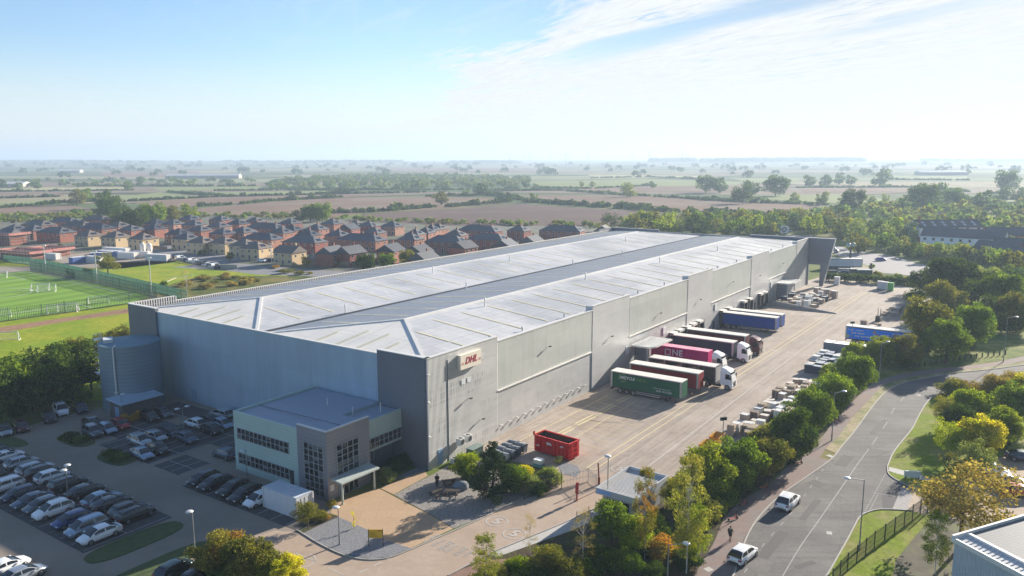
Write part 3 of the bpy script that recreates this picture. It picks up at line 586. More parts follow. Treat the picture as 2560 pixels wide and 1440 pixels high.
def roof_ex(w, h):
    def ex(nn, vec, cur, b, tcn):
        br = nn('ShaderNodeTexBrick', offset=.0, inp={'Vector': vec, 'Color1': (1, 1, 1, 1), 'Color2': (.90, .91, .93, 1), 'Mortar': (.66, .66, .67, 1), 'Scale': 1.0, 'Mortar Size': .03, 'Mortar Smooth': .3, 'Brick Width': w, 'Row Height': h})
        b2 = nn('ShaderNodeTexBrick', offset=.0, inp={'Vector': vec, 'Color1': (1, 1, 1, 1), 'Color2': (.90, .91, .93, 1), 'Mortar': (.7, .7, .7, 1), 'Scale': 1.0, 'Mortar Size': .05, 'Brick Width': 7.4, 'Row Height': 6.0})
        cur = nn('ShaderNodeMixRGB', blend_type='MULTIPLY', inp={0: 1.0, 1: cur, 2: br.outputs[0]}).outputs[0]
        return nn('ShaderNodeMixRGB', blend_type='MULTIPLY', inp={0: 1.0, 1: cur, 2: b2.outputs[0]}).outputs[0]
    return ex
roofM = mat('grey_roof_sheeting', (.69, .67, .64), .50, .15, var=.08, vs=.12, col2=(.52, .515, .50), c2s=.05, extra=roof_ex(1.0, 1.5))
roofM2 = mat('shade_toned_roof_sheeting', (.27, .29, .325), .55, .15, var=.06, vs=.25, extra=roof_ex(1.0, 1.5))  # same sheeting on the slopes facing away, their darker shading put into the colour
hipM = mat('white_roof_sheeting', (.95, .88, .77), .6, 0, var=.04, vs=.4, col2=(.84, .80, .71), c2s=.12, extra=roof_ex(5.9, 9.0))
glimM = mat('rooflight_grp', (.74, .66, .42), .5, 0, var=.12, vs=1)
glassM = mat('dark_glass', (.012, .016, .022), .04, 0, spec=.8)
frameM = mat('grey_window_frame', (.33, .35, .36), .5, .2)
doorM = mat('blue_grey_door', (.22, .33, .45), .5)
HT, HM, ZE, ZR = 15.69, 14.91, 14.35, 16.2
LW, WW = 191.0, 72.0
wh = thing('warehouse', 'huge silver-grey distribution warehouse with double-ridged pale roof and tall lorry yard wall', 'warehouse', ORG, BA)
b = MB(); b.box(.3, LW - .3, .3, WW - .3, 0, 14.0); b.build('core', slateM, wh)
# near end wall (faces the car park)
b = MB(); b.box(0, .3, 9, 63.2, 0, HM); b.box(-.04, .45, 9, 63.2, HM, HM + .12, 1); b.build('end_wall', [blueM, trimM], wh)
for v0, v1 in ((0, 9), (63.2, 72)):
    b = MB(); b.box(-.35, .3, v0 if v0 else -.0, v1, 0, HT - .1); b.box(-.4, .35, v0 if v0 else -.18, v1, HT - .1, HT, 1); b.build('end_bay', [slateM, trimM], wh)
# long yard wall: projecting tall bays and recessed bays
tb = [(0, 15.7), (45, 59.8), (89.1, 104.1), (133.2, 148.2), (177.1, 191)]
for i, (u0, u1) in enumerate(tb):
    b = MB(); b.box(u0 if i else -.35, u1, -.18, .3, 0, HT - .12); b.box(u0 - .05 if i else -.4, u1 + .05, -.25, .35, HT - .12, HT, 1)
    b.box(u1 - .3, u1 - .02, .3, 1.3, HM - .6, HT - .15); b.box(u0 + .02, u0 + .3, .3, 1.3, HM - .6, HT - .15)
    b.build('tall_bay', [towerM if i == 0 else towerM2, trimM], wh)
for i in range(4):
    u0, u1 = tb[i][1], tb[i + 1][0]
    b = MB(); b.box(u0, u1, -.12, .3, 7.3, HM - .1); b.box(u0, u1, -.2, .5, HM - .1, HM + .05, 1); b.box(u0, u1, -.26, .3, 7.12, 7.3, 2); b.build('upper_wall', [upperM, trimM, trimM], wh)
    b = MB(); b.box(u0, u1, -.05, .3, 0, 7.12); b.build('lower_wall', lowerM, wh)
# far and left walls, parapets
b = MB(); b.box(LW - .3, LW, 0, WW, 0, 14.9); b.box(LW - .3, LW, 19.2, 52.9, 14.9, 15.0, 1); b.box(LW - .5, LW, 0, 19.2, 14.9, HT); b.box(LW - .5, LW, 52.9, WW, 14.9, HT); b.box(LW - .55, LW + .05, 0, 19.2, HT, HT + .08, 1); b.box(LW - .55, LW + .05, 52.9, WW, HT, HT + .08, 1)
b.build('far_wall', [slateM, trimM], wh)
b = MB(); b.box(0, LW, WW - .3, WW, 0, HM - .1); b.box(-.3, LW, WW - .35, WW + .05, HM - .1, HM, 1); b.box(-.3, 9, WW - .3, WW + .02, HM, HT, 0); b.box(-.3, 9, WW - .35, WW + .05, HT, HT + .08, 1); b.box(180, LW, WW - .3, WW, HM, HT)
# ribbed inner face of the left parapet
for k in range(380): u = .5 + k * .5; b.box(u, u + .2, WW - .42, WW - .35, ZE, HM - .1 if u > 9 else HT, 1)
b.build('side_wall', [slateM, trimM], wh)
# roof slopes, hips, ridges
A1, A2 = 15.4, LW - 15.4
def slope(name, pts, m): return MB().poly(pts).build(name, m, wh)
for v0 in (0, 36):
    y0, y1 = (v0 + .3 if v0 == 0 else 36), (36 if v0 == 0 else WW - .3); c = v0 + 18
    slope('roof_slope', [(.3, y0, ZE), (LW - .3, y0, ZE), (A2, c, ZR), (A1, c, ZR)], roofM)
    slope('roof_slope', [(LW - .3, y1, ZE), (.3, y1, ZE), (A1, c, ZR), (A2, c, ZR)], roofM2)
    slope('roof_hip', [(.3, y1, ZE), (.3, y0, ZE), (A1, c, ZR)], hipM)
    slope('roof_hip', [(LW - .3, y0, ZE), (LW - .3, y1, ZE), (A2, c, ZR)], roofM)
    b = MB(); b.bar((A1, c, ZR + .05), (A2, c, ZR + .05), .55, .14)
    for p in ((.5, y0 + .3), (.5, y1 - .3)): b.bar((p[0], p[1], ZE + .08), (A1, c, ZR + .06), .5, .14)
    for p in ((LW - .5, y0 + .3), (LW - .5, y1 - .3)): b.bar((p[0], p[1], ZE + .08), (A2, c, ZR + .06), .4, .12)
    b.build('ridge_capping', trimM, wh)
MB().box(1.5, LW - 1.5, 35.55, 36.45, ZE + .02, ZE + .12).build('valley_gutter', darkM, wh)
def zroof(v):
    w = v % 36; return ZE + (ZR - ZE) * (w / 18 if w < 18 else (36 - w) / 18)
n = 0
for k in range(24):
    u = 11.5 + k * 7.42
    for s, (va, vb) in enumerate(((2.2, 15.2), (20.6, 33.5), (38.5, 51.5), (56.5, 69.5))):
        c = 18 if s < 2 else 54
        lim = max(0, (A1 - u)) * 18 / 15.4 if u < A1 else max(0, (u - A2)) * 18 / 15.4
        va_, vb_ = (va, min(vb, c - lim - 1.2)) if s % 2 == 0 else (max(va, c + lim + 1.2), vb)
        if vb_ - va_ < 3: continue
        b = MB(); L = vb_ - va_
        for q in range(3):
            a, e = va_ + L * q / 3, va_ + L * (q + 1) / 3 - .25
            b.bar((u, a, zroof(a) + .03), (u, e, zroof(e) + .03), .42 if (k + s + q) % 4 else .3, .02)
        b.build('rooflight', glimM, wh); n += 1
for v0 in (0, 36):
    for q in (.3, .42, .54, .66):
        L = 7.0 if .35 < q < .6 else 4.5
        a = (1.6, v0 + 36 * q); e = (1.6 + L, v0 + 36 * q)
        zz = lambda u: ZE + (ZR - ZE) * u / 15.4
        MB().bar((a[0], a[1], zz(a[0]) + .06), (e[0], e[1], zz(e[0]) + .06), .5, .05).build('rooflight', mat('soiled_rooflight', (.62, .60, .48), .6), wh)
# roof vents and access posts
for u, v in ((33, 15), (70, 15.5), (105, 14), (52, 34), (98, 35), (140, 12), (60, 50), (122, 33), (150, 46), (88, 48), (20, 36.6)):
    b = MB(); b.cyl((u, v, zroof(v)), (u, v, zroof(v) + 1.4), .12, .12, 8); b.cyl((u, v, zroof(v) + 1.4), (u, v, zroof(v) + 1.6), .22, .05, 8); b.build('vent_pipe', trimM, wh)
for u in (25, 38, 67, 80, 112, 126, 156, 168):
    b = MB(); b.cyl((u, 1.6, ZE), (u, 1.6, ZE + .7), .14, .14, 8); b.sph((u, 1.6, ZE + .75), .2, 8, 4); b.build('roof_vent', trimM, wh)
# blade wall at the far end with its portal
b = MB()
ys = [(0, 0), (0, HT), (-8.4, HT), (-5.6, 0), (-4.2, 0), (-4.2, 6.9), (-3.2, 7.1), (-.7, 6.2), (-.7, 0)]
def xpr(b, pts, x0, x1, m=0):
    n = len(pts); vs = [(x0, y, z) for y, z in pts] + [(x1, y, z) for y, z in pts]
    b.add(vs, [tuple(range(n)), tuple(range(n, 2 * n))[::-1]] + [(k, n + k, n + (k + 1) % n, (k + 1) % n) for k in range(n)], m)
xpr(b, [(0, 7.0), (0, HT), (-8.4, HT), (-6.85, 7.0)], 191.02, 191.9); xpr(b, [(-4.2, 0), (-4.2, 6.98), (-6.85, 6.98), (-5.3, 0)], 191.02, 191.9); xpr(b, [(0, 0), (0, 6.98), (-.5, 6.98), (-.5, 0)], 191.02, 191.9)
b.box(190.9, 192, -8.5, 0, HT, HT + .1, 1); b.bar((191.45, -8.45, HT), (191.45, -5.35, 0), .95, .1, 1); b.build('blade_wall', [slateM, trimM], wh)
# dock houses, canopies and doors along the yard wall
def canopy(u0, u1, v, z):
    b = MB(); b.prism([(u0, -.4), (u0, v + 1), (u0 + 1.8, v), (u1, v), (u1, -.4)], z, z + .3, 1, 0); b.box(u0 + .2, u0 + .5, v + 1.2, v + 1.5, 0, z); b.box(u0 + 2.4, u0 + 2.7, -3.2, -.36, 0, z, 2)
    return b.build('canopy', [mat('canopy_sheeting', (.34, .35, .36), .5, .2), trimM, slateM], wh)
canopy(60, 69.3, -5.2, 5.3); canopy(155, 165.5, -5.2, 5.2)
for u in (62.8, 66.2, 158): MB().box(u, u + 2.4, -.10, -.06, .2, 4.6).build('loading_door', darkM, wh)
MB().box(161, 163.5, -.10, -.06, .2, 4.4).build('loading_door', doorM, wh)
def shelter(u, w=3.4, h=4.3, d=1.0):
    b = MB(); b.box(u, u + .5, -d, -.05, .9, h); b.box(u + w - .5, u + w, -d, -.05, .9, h); b.box(u, u + w, -d, -.05, h - .5, h, 1); b.box(u + .5, u + w - .5, -.3, -.13, 1.1, h - .5, 2)
    b.box(u + .5, u + w - .5, -.5, -.05, .2, 1.1, 2); return b.build('dock_shelter', [mat('black_rubber', (.03, .03, .032), .8), trimM, darkM], wh)
for u in (79.3, 82.9, 87, 90.6, 94.5, 110, 114.4, 125.8, 130.3, 139.8, 143.5): shelter(u)
for u, w in ((71, 1.2), (136.9, 1.1), (99.5, .9), (105.8, 1), (1.6, 1.0)):
    MB().box(u, u + w, -.24 if u < 15 or 89 < u < 104 or 133 < u < 148 else -.12, -.05, .1, 2.3).build('door', doorM if u < 100 else darkM, wh)
b = MB(); b.box(-.12, -.04, 53, 54.2, .1, 2.3); b.build('door', doorM, wh)
for u, z in ((76.0, 4.6), (106.5, 4.9), (151.5, 4.4), (58.5, 3.9)):
    MB().box(u, u + 1.3, -.24, -.1, z, z + 1.6).build('dock_number_board', mat('white_board', (.72, .72, .72), .6), wh)
# floodlights on brackets, and small louvred vents low on the wall
for u, z in ((8.5, 7.9), (30, 11.2), (52, 8.8), (74, 9.6), (96, 9.2), (118, 10.5), (140, 9.4), (162, 10.4), (11.5, 4.0)):
    y = -.18 if any(a <= u <= c for a, c in tb) else -.13
    b = MB(); b.bar((u, y, z), (u, y - .35, z + .08), .08, .08); b.box(u - .2, u + .2, y - .6, y - .32, z, z + .22, 1); b.build('wall_floodlight', [frameM, mat('lamp_housing', (.10, .10, .10), .5)], wh)
for k in range(13):
    u = 16.5 + 2.15 * k; b = MB(); b.box(u, u + .2, -.45, -.04, 1.6, 1.68); b.box(u, u + .2, -.45, -.3, 1.4, 1.6); b.build('wall_lamp', trimM, wh)
for k, u in enumerate((3.9,)):
    MB().cyl((u, -.22, 0), (u, -.22, HM - .3), .045, .045, 6).build('downpipe', frameM, wh)
for z in (5.0, 9.8, 13.6):
    b = MB(); b.bar((-.35, -.35, z), (-.9, -.9, z + .1), .08, .08); b.box(-1.15, -.8, -1.1, -.8, z, z + .18, 0); b.build('security_camera', trimM, wh)
for u in (6.9, 8.2): MB().box(u, u + .9, -.24, -.19, 10.3, 11.0).build('notice_board', mat('white_board', (.72, .72, .72), .6), wh)
b = MB(); b.box(11.6, 12.4, -.24, -.19, 13.0, 13.8); b.build('notice_board', mat('pale_panel', (.58, .58, .56), .6), wh)
# company sign on the near tall bay
sg = thing('company_sign', 'cream box sign with slanted red lettering high on the near bay of the yard wall', 'sign', P(6.1, -.19) + (12.65,), BA)
b = MB(); b.box(0, 4.75, -.55, 0, 0, 2.1); b.build('sign_box', mat('sign_cream', (.86, .76, .62), .6), sg)
redM = mat('sign_red', (.42, .01, .03), .5)
me = text_mesh('DHL', 1.35, .012, .35, .035, 1.05); me.materials.clear(); me.materials.append(redM)
o = link('lettering', me, sg, (2.38, -.57, 1.08)); o.rotation_euler = (R(90), 0, 0)
b = MB()
for x0, x1 in ((.15, .75), (4.1, 4.65)):
    for q in range(3): b.box(x0 + .06 * q, x1 + .0 * q, -.56, -.552, .66 + .13 * q, .72 + .13 * q)
b.build('speed_lines', redM, sg)
# ------------------------------------------------------------------ office block in front
of = thing('office_building', 'two-storey sage office block with dark grid windows and flat grey roof at the warehouse corner', 'office', ORG, BA)
OU, OV = -14.8, 3.6
b = MB(); b.box(OU, -.4, 9.0, 22, 0, 7.9); b.box(OU, -.4, 21.7, 22.0, 7.9, 8.3); b.box(OU, OU + .3, 9.0, 21.7, 7.9, 8.3); b.build('side_wing', sageM, of)
b = MB(); b.box(-7.6, -.4, 4.6, 9.0, 3.6, 7.5); b.box(-7.6, -.4, 4.6, 4.9, 7.5, 7.9); b.box(-7.6, -.4, 6.2, 9.0, 0, 3.6, 1); b.build('recessed_wing', [sageM, slateM], of)
b = MB(); b.box(OU - .15, -7.62, OV, 8.98, 0, 8.2); b.box(OU - .15, -7.62, OV, OV + .3, 8.2, 8.95); b.box(OU - .15, OU + .15, OV + .3, 8.98, 8.2, 8.95)
for q in ((OU - .2, -7.6, OV - .05, OV + .35), (OU - .2, OU + .2, OV - .05, 9.0)): b.box(q[0], q[1], q[2], q[3], 8.95 + (.01 if q[3] > 5 else 0), 9.03 + (.01 if q[3] > 5 else 0), 1)
b.build('entrance_tower', [clad('mauve_grey_cladding', (.30, .30, .33), .5, .3, 2, 2.0, .01, streak=False), trimM], of)
b = MB(); b.box(OU + .35, -.45, 9.02, 21.65, 7.92, 8.02); b.box(-7.5, -.45, 4.95, 9.0, 7.52, 7.66); b.box(OU + .2, -7.7, 4.0, 8.95, 8.22, 8.3); b.bar((-10.8, 4, 8.36), (-10.8, 21.5, 8.12), .12, .08, 1); b.build('flat_roof', [mat('office_roof_membrane', (.36, .40, .46), .6, .1, var=.05, vs=.6), slateM], of)
def ribbon(u0, u1, v0, v1, z0, z1, nv, nh, axis):
    b = MB()
    if axis == 'u':   # window on the face that looks along -u
        b.box(u0 - .02, u0 + .05, v0, v1, z0, z1)
        for k in range(nv + 1): v = v0 + (v1 - v0) * k / nv; b.box(u0 - .10, u0 + .02, v - .05, v + .05, z0, z1, 1)
        for k in range(nh + 1): z = z0 + (z1 - z0) * k / nh; b.box(u0 - .085, u0 + .02, v0, v1, z - .04, z + .04, 1)
    else:
        b.box(u0, u1, v0 - .02, v0 + .05, z0, z1)
        for k in range(nv + 1): u = u0 + (u1 - u0) * k / nv; b.box(u - .05, u + .05, v0 - .10, v0 + .02, z0, z1, 1)
        for k in range(nh + 1): z = z0 + (z1 - z0) * k / nh; b.box(u0, u1, v0 - .085, v0 + .02, z - .04, z + .04, 1)
    rb = random.Random(int(z0 * 100 + nv))
    for k in range(nv):
        for q in range(nh):
            if rb.random() < .22:
                za = z0 + (z1 - z0) * (q + rb.choice((0, .4))) / nh + .05; zb_ = z0 + (z1 - z0) * (q + 1) / nh - .05
                if axis == 'u': va = v0 + (v1 - v0) * k / nv + .06; b.box(u0 - .035, u0 - .025, va, va + (v1 - v0) / nv - .12, za, zb_, 2)
                else: ua = u0 + (u1 - u0) * k / nv + .06; b.box(ua, ua + (u1 - u0) / nv - .12, v0 - .035, v0 - .025, za, zb_, 2)
    return b.build('window', [glassM, frameM, mat('window_blind', (.13, .14, .15), .4)], of)
ribbon(OU - .01, 0, 10.8, 21.2, 4.6, 6.1, 12, 2, 'u'); ribbon(OU - .01, 0, 10.9, 21.2, 1.1, 2.6, 12, 2, 'u')
ribbon(OU - .16, 0, 4.2, 7.7, .4, 7.0, 4, 8, 'u'); ribbon(-13.4, -9.7, OV - .01, 0, 2.9, 6.8, 4, 5, 'v'); ribbon(-7.4, -.6, 4.59, 0, 3.95, 5.35, 8, 2, 'v')
ribbon(-13.2, -9.9, OV - .01, 0, .1, 2.3, 4, 1, 'v'); ribbon(-7.3, -4.4, 6.19, 0, 1.6, 3.3, 4, 2, 'v')
MB().box(OU - .06, OU + .02, 10.05, 10.75, .1, 2.5).build('door', darkM, of)
b = MB(); b.prism([(-14.6, 3.4), (-14.9, 1.2), (-8.6, 1.0), (-8.2, 3.4)], 2.75, 2.95); 
for u in (-14.5, -9.0): b.cyl((u, 1.6, 0), (u, 1.6, 2.75), .14, .14, 10)
b.build('porch', mat('pale_green_trim', (.50, .55, .50), .5, .1), of)
MB().box(-14.6, -14.0, OV - .04, OV - .0, 1.2, 2.0).build('notice_board', mat('white_board', (.72, .72, .72), .6), of)
for u, v in ((-5.2, 14), (-6, 8.2), (-2.5, 6.5)): MB().cyl((u, v, 7.6), (u, v, 9.0), .08, .08, 8).build('vent_pipe', trimM, of)
# ------------------------------------------------------------------ sprinkler tank and pump house
tk_ = thing('water_tank', 'tall round blue-grey sprinkler tank with caged ladder against the blue end wall', 'tank', P(-6.6, 61.3), BA)
tankM = mat('tank_steel', (.22, .29, .34), .55, .3, var=.07, vs=.5, extra=bands(.2, .01, 2, 1.6))
b = MB(); b.cyl((0, 0, 0), (0, 0, 11.2), 4.8, 4.8, 48, 0, False); b.cyl((0, 0, 11.2), (0, 0, 11.55), 4.86, .3, 48, 1); b.build('shell', [tankM, mat('tank_lid', (.14, .25, .30), .6, .1, var=.06, vs=.8)], tk_)
b = MB()
for dz_ in np.arange(.3, 11.6, .35): b.bar((-2.6, 4.45, dz_), (-2.1, 4.75, dz_), .05, .05)
for q in ((-2.65, 4.5), (-2.1, 4.8)): b.bar((q[0], q[1], 0), (q[0], q[1], 12.4), .09, .09)
for z in (3, 5.2, 6.2, 7.2, 8.2, 9.2, 10.2, 11.2, 12.2):
    for a in range(7):
        t0, t1 = R(40 + a * 26), R(66 + a * 26); b.bar((-2.5 + .75 * math.cos(t0), 5.1 + .75 * math.sin(t0), z), (-2.5 + .75 * math.cos(t1), 5.1 + .75 * math.sin(t1), z), .06, .06)
b.box(-3.2, -1.6, 4.5, 6.0, 5.4, 5.5); b.box(-3.2, -1.6, 4.5, 6.0, 11.3, 11.4); b.build('ladder', trimM, tk_)
b = MB(); b.cyl((-4.3, -2.6, 0), (-4.3, -2.6, 11.2), .13, .13, 8); b.bar((-4.3, -2.6, 11.1), (-3.6, -2.2, 11.4), .2, .2); b.box(-4.55, -4.1, -2.85, -2.4, 3.4, 3.7); b.build('overflow_pipe', trimM, tk_)
b = MB(); b.prism([(-3.8, 1.2), (-2.6, 3.4), (-1.3, 2.6), (-2.5, .6)], 11.3, 11.9); b.build('hatch_housing', mat('pale_sheet', (.62, .64, .66), .5), tk_)
ph = thing('pump_house', 'low dark brick pump house with pale mono-pitch roof in front of the round tank', 'pump house', P(-9.5, 55.7), BA)
b = MB(); b.box(-3.3, 3.4, -1.9, 1.9, 0, 2.75); b.build('wall', mat('dark_brick', (.10, .095, .095), .9, var=.2, vs=2), ph)
b = MB(); b.add([(-3.7, -2.3, 2.8), (3.8, -2.3, 2.8), (3.8, 2.3, 3.15), (-3.7, 2.3, 3.15), (-3.7, -2.3, 2.95), (3.8, -2.3, 2.95), (3.8, 2.3, 3.3), (-3.7, 2.3, 3.3)], [(0, 3, 2, 1), (0, 1, 5, 4), (1, 2, 6, 5), (2, 3, 7, 6), (3, 0, 4, 7), (4, 5, 6, 7)]); b.build('roof', mat('pale_blue_sheet', (.42, .52, .62), .5, .1), ph)
MB().box(-3.36, -3.28, -.9, .3, .05, 2.2).build('door', doorM, ph)
# ------------------------------------------------------------------ gatehouse
gh = thing('gatehouse', 'grey gatehouse with white ribbed sunken roof beside the yard gate', 'gatehouse', P(4.3, -28.2), BA - R(2))
b = MB(); b.box(-3.3, 3.6, -2.0, 2.0, 0, 2.75); b.build('wall', mat('gatehouse_render', (.36, .37, .40), .6, .1, var=.05, vs=1), gh)
b = MB(); 
for q in ((-4.0, 4.3, -2.7, -2.55), (-4.0, 4.3, 2.55, 2.7), (-4.0, -3.85, -2.55, 2.55), (4.15, 4.3, -2.55, 2.55)): b.box(q[0], q[1], q[2], q[3], 2.75, 3.5)
b.build('fascia', mat('gatehouse_fascia', (.50, .51, .52), .5, .1), gh)
b = MB(); b.box(-3.85, 4.15, -2.55, 2.55, 2.95, 3.02)
for k in range(26): x = -3.8 + k * .31; b.box(x, x + .1, -2.55, 2.55, 3.02, 3.10)
b.build('roof', mat('white_ribbed_sheet', (.62, .60, .57), .5, .1), gh)
MB().box(-3.36, -3.29, -1.4, 1.3, 1.0, 2.2).build('window', glassM, gh); MB().box(-1.5, 2.5, 2.0, 2.06, 1.0, 2.2).build('window', glassM, gh)
b = MB(); b.box(-4.06, -4.01, .6, 2.4, 2.95, 3.3); o = b.build('name_board', mat('board_blue', (.25, .42, .70), .5), gh)
# ------------------------------------------------------------------ corner of the near building, lower right
ax = Vector((49.5 - 41.1, 72.0 - 69.1)).normalized()
wb = thing('industrial_unit', 'pale blue metal-clad unit with grey corrugated roof cut off by the lower right edge', 'industrial unit', (41.1, 69.1, 0), math.atan2(ax.y, ax.x))
wbM = mat('pale_corrugated_wall', (.50, .56, .62), .5, .2, var=.05, vs=1, extra=bands(.6, .05, 1, 3.3))
wbM2 = mat('corrugated_roof', (.21, .21, .21), .6, .1, var=.08, vs=1.0, extra=bands(.6, .03, 1, 3.0))
b = MB(); b.box(.15, 30, -40, 0, 0, 6.7); b.build('wall', wbM, wb)
b = MB(); b.add([(0, -40, 6.75), (0, 0.1, 6.75), (1.6, .1, 7.0), (1.6, -40, 7.0)], [(0, 3, 2, 1)]); b.build('gutter_slope', mat('white_corrugated', (.66, .65, .62), .5, .1, extra=bands(.9, .05, 1, 2.2)), wb)
b = MB(); b.add([(1.9, -40, 7.0), (1.9, .1, 7.0), (30, .1, 9.0), (30, -40, 9.0)], [(0, 3, 2, 1)]); b.build('roof', wbM2, wb)
b = MB(); b.box(-.1, .1, -40, .2, 6.5, 6.95); b.bar((1.75, .1, 7.05), (1.75, -40, 7.05), .3, .2); b.bar((0, .12, 6.95), (30, .12, 9.1), .25, .35); b.build('verge_trim', trimM, wb)
b = MB(); b.cyl((9.5, -3.5, 7.4), (9.5, -3.5, 8.3), .07, .07, 8); b.cyl((9.5, -3.5, 8.0), (9.5, -3.5, 8.3), .35, .05, 8); b.build('roof_vent', trimM, wb)
# ================================================================== HOUSES
brickM = mat('red_brick', (.33, .125, .085), .9, var=.18, vs=1.5); brick2M = mat('orange_brick', (.38, .17, .115), .9, var=.18, vs=1.5)
buffM = mat('buff_brick', (.58, .43, .25), .9, var=.12, vs=1.5); grayStone = mat('grey_render', (.30, .29, .28), .9, var=.1, vs=1)
tileM = mat('slate_tiles', (.095, .10, .115), .75, var=.2, vs=2, spec=.5); tile2M = mat('brown_tiles', (.17, .14, .125), .8, var=.2, vs=2)
pvM = mat('solar_panel', (.012, .014, .022), .25, 0, spec=.7)
upvc = mat('white_window_frame', (.62, .62, .62), .5)
def house(kind, w=10.0, d=9.2, chim=1, wall=None, tile=None, eave=4.9, rise=2.7, gable=False, pv=True, nw=3):
    root = thing(kind, None, None)
    b = MB(); b.box(-w / 2, w / 2, -d / 2, d / 2, 0, eave)
    if gable: xs = w / 2; b.add([(-w / 2, -d / 2, eave), (-w / 2, d / 2, eave), (-w / 2, 0, eave + rise), (w / 2, -d / 2, eave), (w / 2, d / 2, eave), (w / 2, 0, eave + rise)], [(0, 2, 1), (3, 4, 5)])
    b.build('wall', wall, root)
    o_ = .4; e0 = eave - .1; r = rise + .1; rx = w / 2 + o_ if gable else max(.25, (w - d) / 2 + .2)
    W2, D2 = w / 2 + o_, d / 2 + o_
    b = MB(); b.add([(-W2, -D2, e0), (W2, -D2, e0), (W2, D2, e0), (-W2, D2, e0), (-rx, 0, e0 + r), (rx, 0, e0 + r)], [(0, 1, 5, 4), (2, 3, 4, 5), (1, 2, 5), (3, 0, 4), (0, 3, 2, 1)])
    rf = b.build('roof', tile, root)
    for k in range(chim):
        x = rx * .5 if chim == 1 else -rx + 2 * rx * k / (chim - 1); b = MB(); b.box(x - .35, x + .35, .3, .9, e0 + r - .9, e0 + r + .9); b.build('chimney', wall, rf)
    if pv and not gable:
        # panels lying on the right-hand hip
        b = MB(); nrm = Vector((r, 0, W2 - rx)).normalized(); 
        for t0, t1, y0, y1 in ((.25, .55, -1.6, 1.4),):
            f = lambda t, y: (W2 + (rx - W2) * t + nrm.x * .06, y, e0 + r * t + nrm.z * .06)
            b.add([f(t0, y0), f(t0, y1), f(t1, y1), f(t1, y0)], [(0, 1, 2, 3)])
        b.build('solar_panel', pvM, rf)
    def win(x, z, face, ww=1.1, hh=1.15, nm='window'):
        b = MB()
        if face == 'f': b.box(x - ww / 2, x + ww / 2, -d / 2 - .06, -d / 2, z, z + hh, 1); b.box(x - ww / 2 + .1, x + ww / 2 - .1, -d / 2 - .075, -d / 2 - .05, z + .1, z + hh - .1)
        else: b.box(w / 2, w / 2 + .06, x - ww / 2, x + ww / 2, z, z + hh, 1); b.box(w / 2 + .05, w / 2 + .075, x - ww / 2 + .1, x + ww / 2 - .1, z + .1, z + hh - .1)
        b.build(nm, [glassM, upvc], root)
    for k in range(nw):
        x = -w / 2 + w * (k + .5) / nw; win(x, 3.3, 'f')
        if k == nw // 2: win(x, .05, 'f', 1.0, 2.1, 'door')
        else: win(x, 1.0, 'f', 1.4)
    for y in (-d / 4, d / 4): win(y, 3.2, 's', .9, 1.0)
    return root
HP = {'cream': house('detached_house', 10, 9, 0, buffM, tile2M), 'red': house('detached_house', 10, 9.2, 0, brickM, tileM), 'redc': house('detached_house', 9.6, 8.8, 1, brick2M, tileM),
      'wide': house('terraced_house_block', 18, 9.5, 0, brickM, tileM, nw=5), 'widec': house('terraced_house_block', 22, 9.5, 3, brickM, tileM, nw=7), 'narrow': house('detached_house', 7.5, 8.5, 1, brick2M, tileM, nw=2),
      'gable': house('detached_house', 9.5, 8.0, 1, brickM, tileM, gable=True, pv=False), 'cgable': house('detached_house', 9.5, 8.5, 1, buffM, tile2M, gable=True, pv=False), 'garage': house('garage', 6, 6, 0, brickM, tileM, 2.4, 1.8, True, False, 1)}
apex = dict(cream=7.7, red=7.7, redc=7.7, wide=7.7, widec=7.7, narrow=7.7, gable=7.7, cgable=7.7, garage=4.3)
rows = [  # (kind, apex px, turn) grouped in rows, near to far, left to right
 ('front', [('cream', 222, 574), ('cream', 289, 577), ('cream', 357, 581), ('cream', 465, 581), ('cream', 504, 589), ('cream', 560, 590), ('cream', 612, 596), ('cream', 640, 602), ('cgable', 724, 612), ('garage', 793, 634), ('garage', 850, 633)]),
 ('second', [('wide', 140, 566), ('red', 327, 561), ('red', 447, 570), ('red', 500, 562), ('red', 557, 569), ('red', 606, 566), ('wide', 655, 581), ('redc', 703, 567), ('wide', 762, 588), ('gable', 828, 614), ('gable', 876, 613), ('gable', 977, 608), ('gable', 1047, 611), ('gable', 1061, 628), ('gable', 1159, 601)]),
 ('third', [('red', 85, 561), ('wide', 242, 557), ('wide', 197, 551), ('red', 385, 558), ('red', 432, 547), ('red', 485, 549), ('red', 547, 553), ('red', 594, 547), ('widec', 665, 556), ('red', 730, 561), ('redc', 771, 573), ('redc', 845, 573), ('widec', 905, 583), ('redc', 1027, 582), ('wide', 1118, 587), ('wide', 1223, 582), ('gable', 1264, 597), ('gable', 1330, 588)]),
 ('fourth', [('red', 36, 560), ('wide', 97, 549), ('red', 297, 552), ('red', 610, 565), ('redc', 791, 559), ('gable', 872, 558), ('redc', 935, 567), ('narrow', 1038, 571), ('narrow', 1064, 567), ('redc', 1139, 573), ('widec', 1199, 562), ('redc', 1298, 562), ('widec', 1406, 562), ('gable', 1509, 562)]),
 ('back', [('wide', 165, 542), ('wide', 245, 537), ('red', 389, 546), ('red', 475, 536), ('red', 551, 538), ('red', 638, 542), ('red', 725, 545), ('redc', 830, 546), ('redc', 889, 551), ('redc', 921, 552), ('redc', 981, 552), ('narrow', 1078, 561), ('narrow', 1097, 558)])]
desc = {'cream': 'buff brick house', 'red': 'red brick house', 'redc': 'red brick house with chimney', 'wide': 'long red brick house', 'widec': 'long brick terrace with chimneys', 'narrow': 'narrow orange brick house', 'gable': 'gabled red brick house', 'cgable': 'gabled buff brick house', 'garage': 'small gabled garage'}
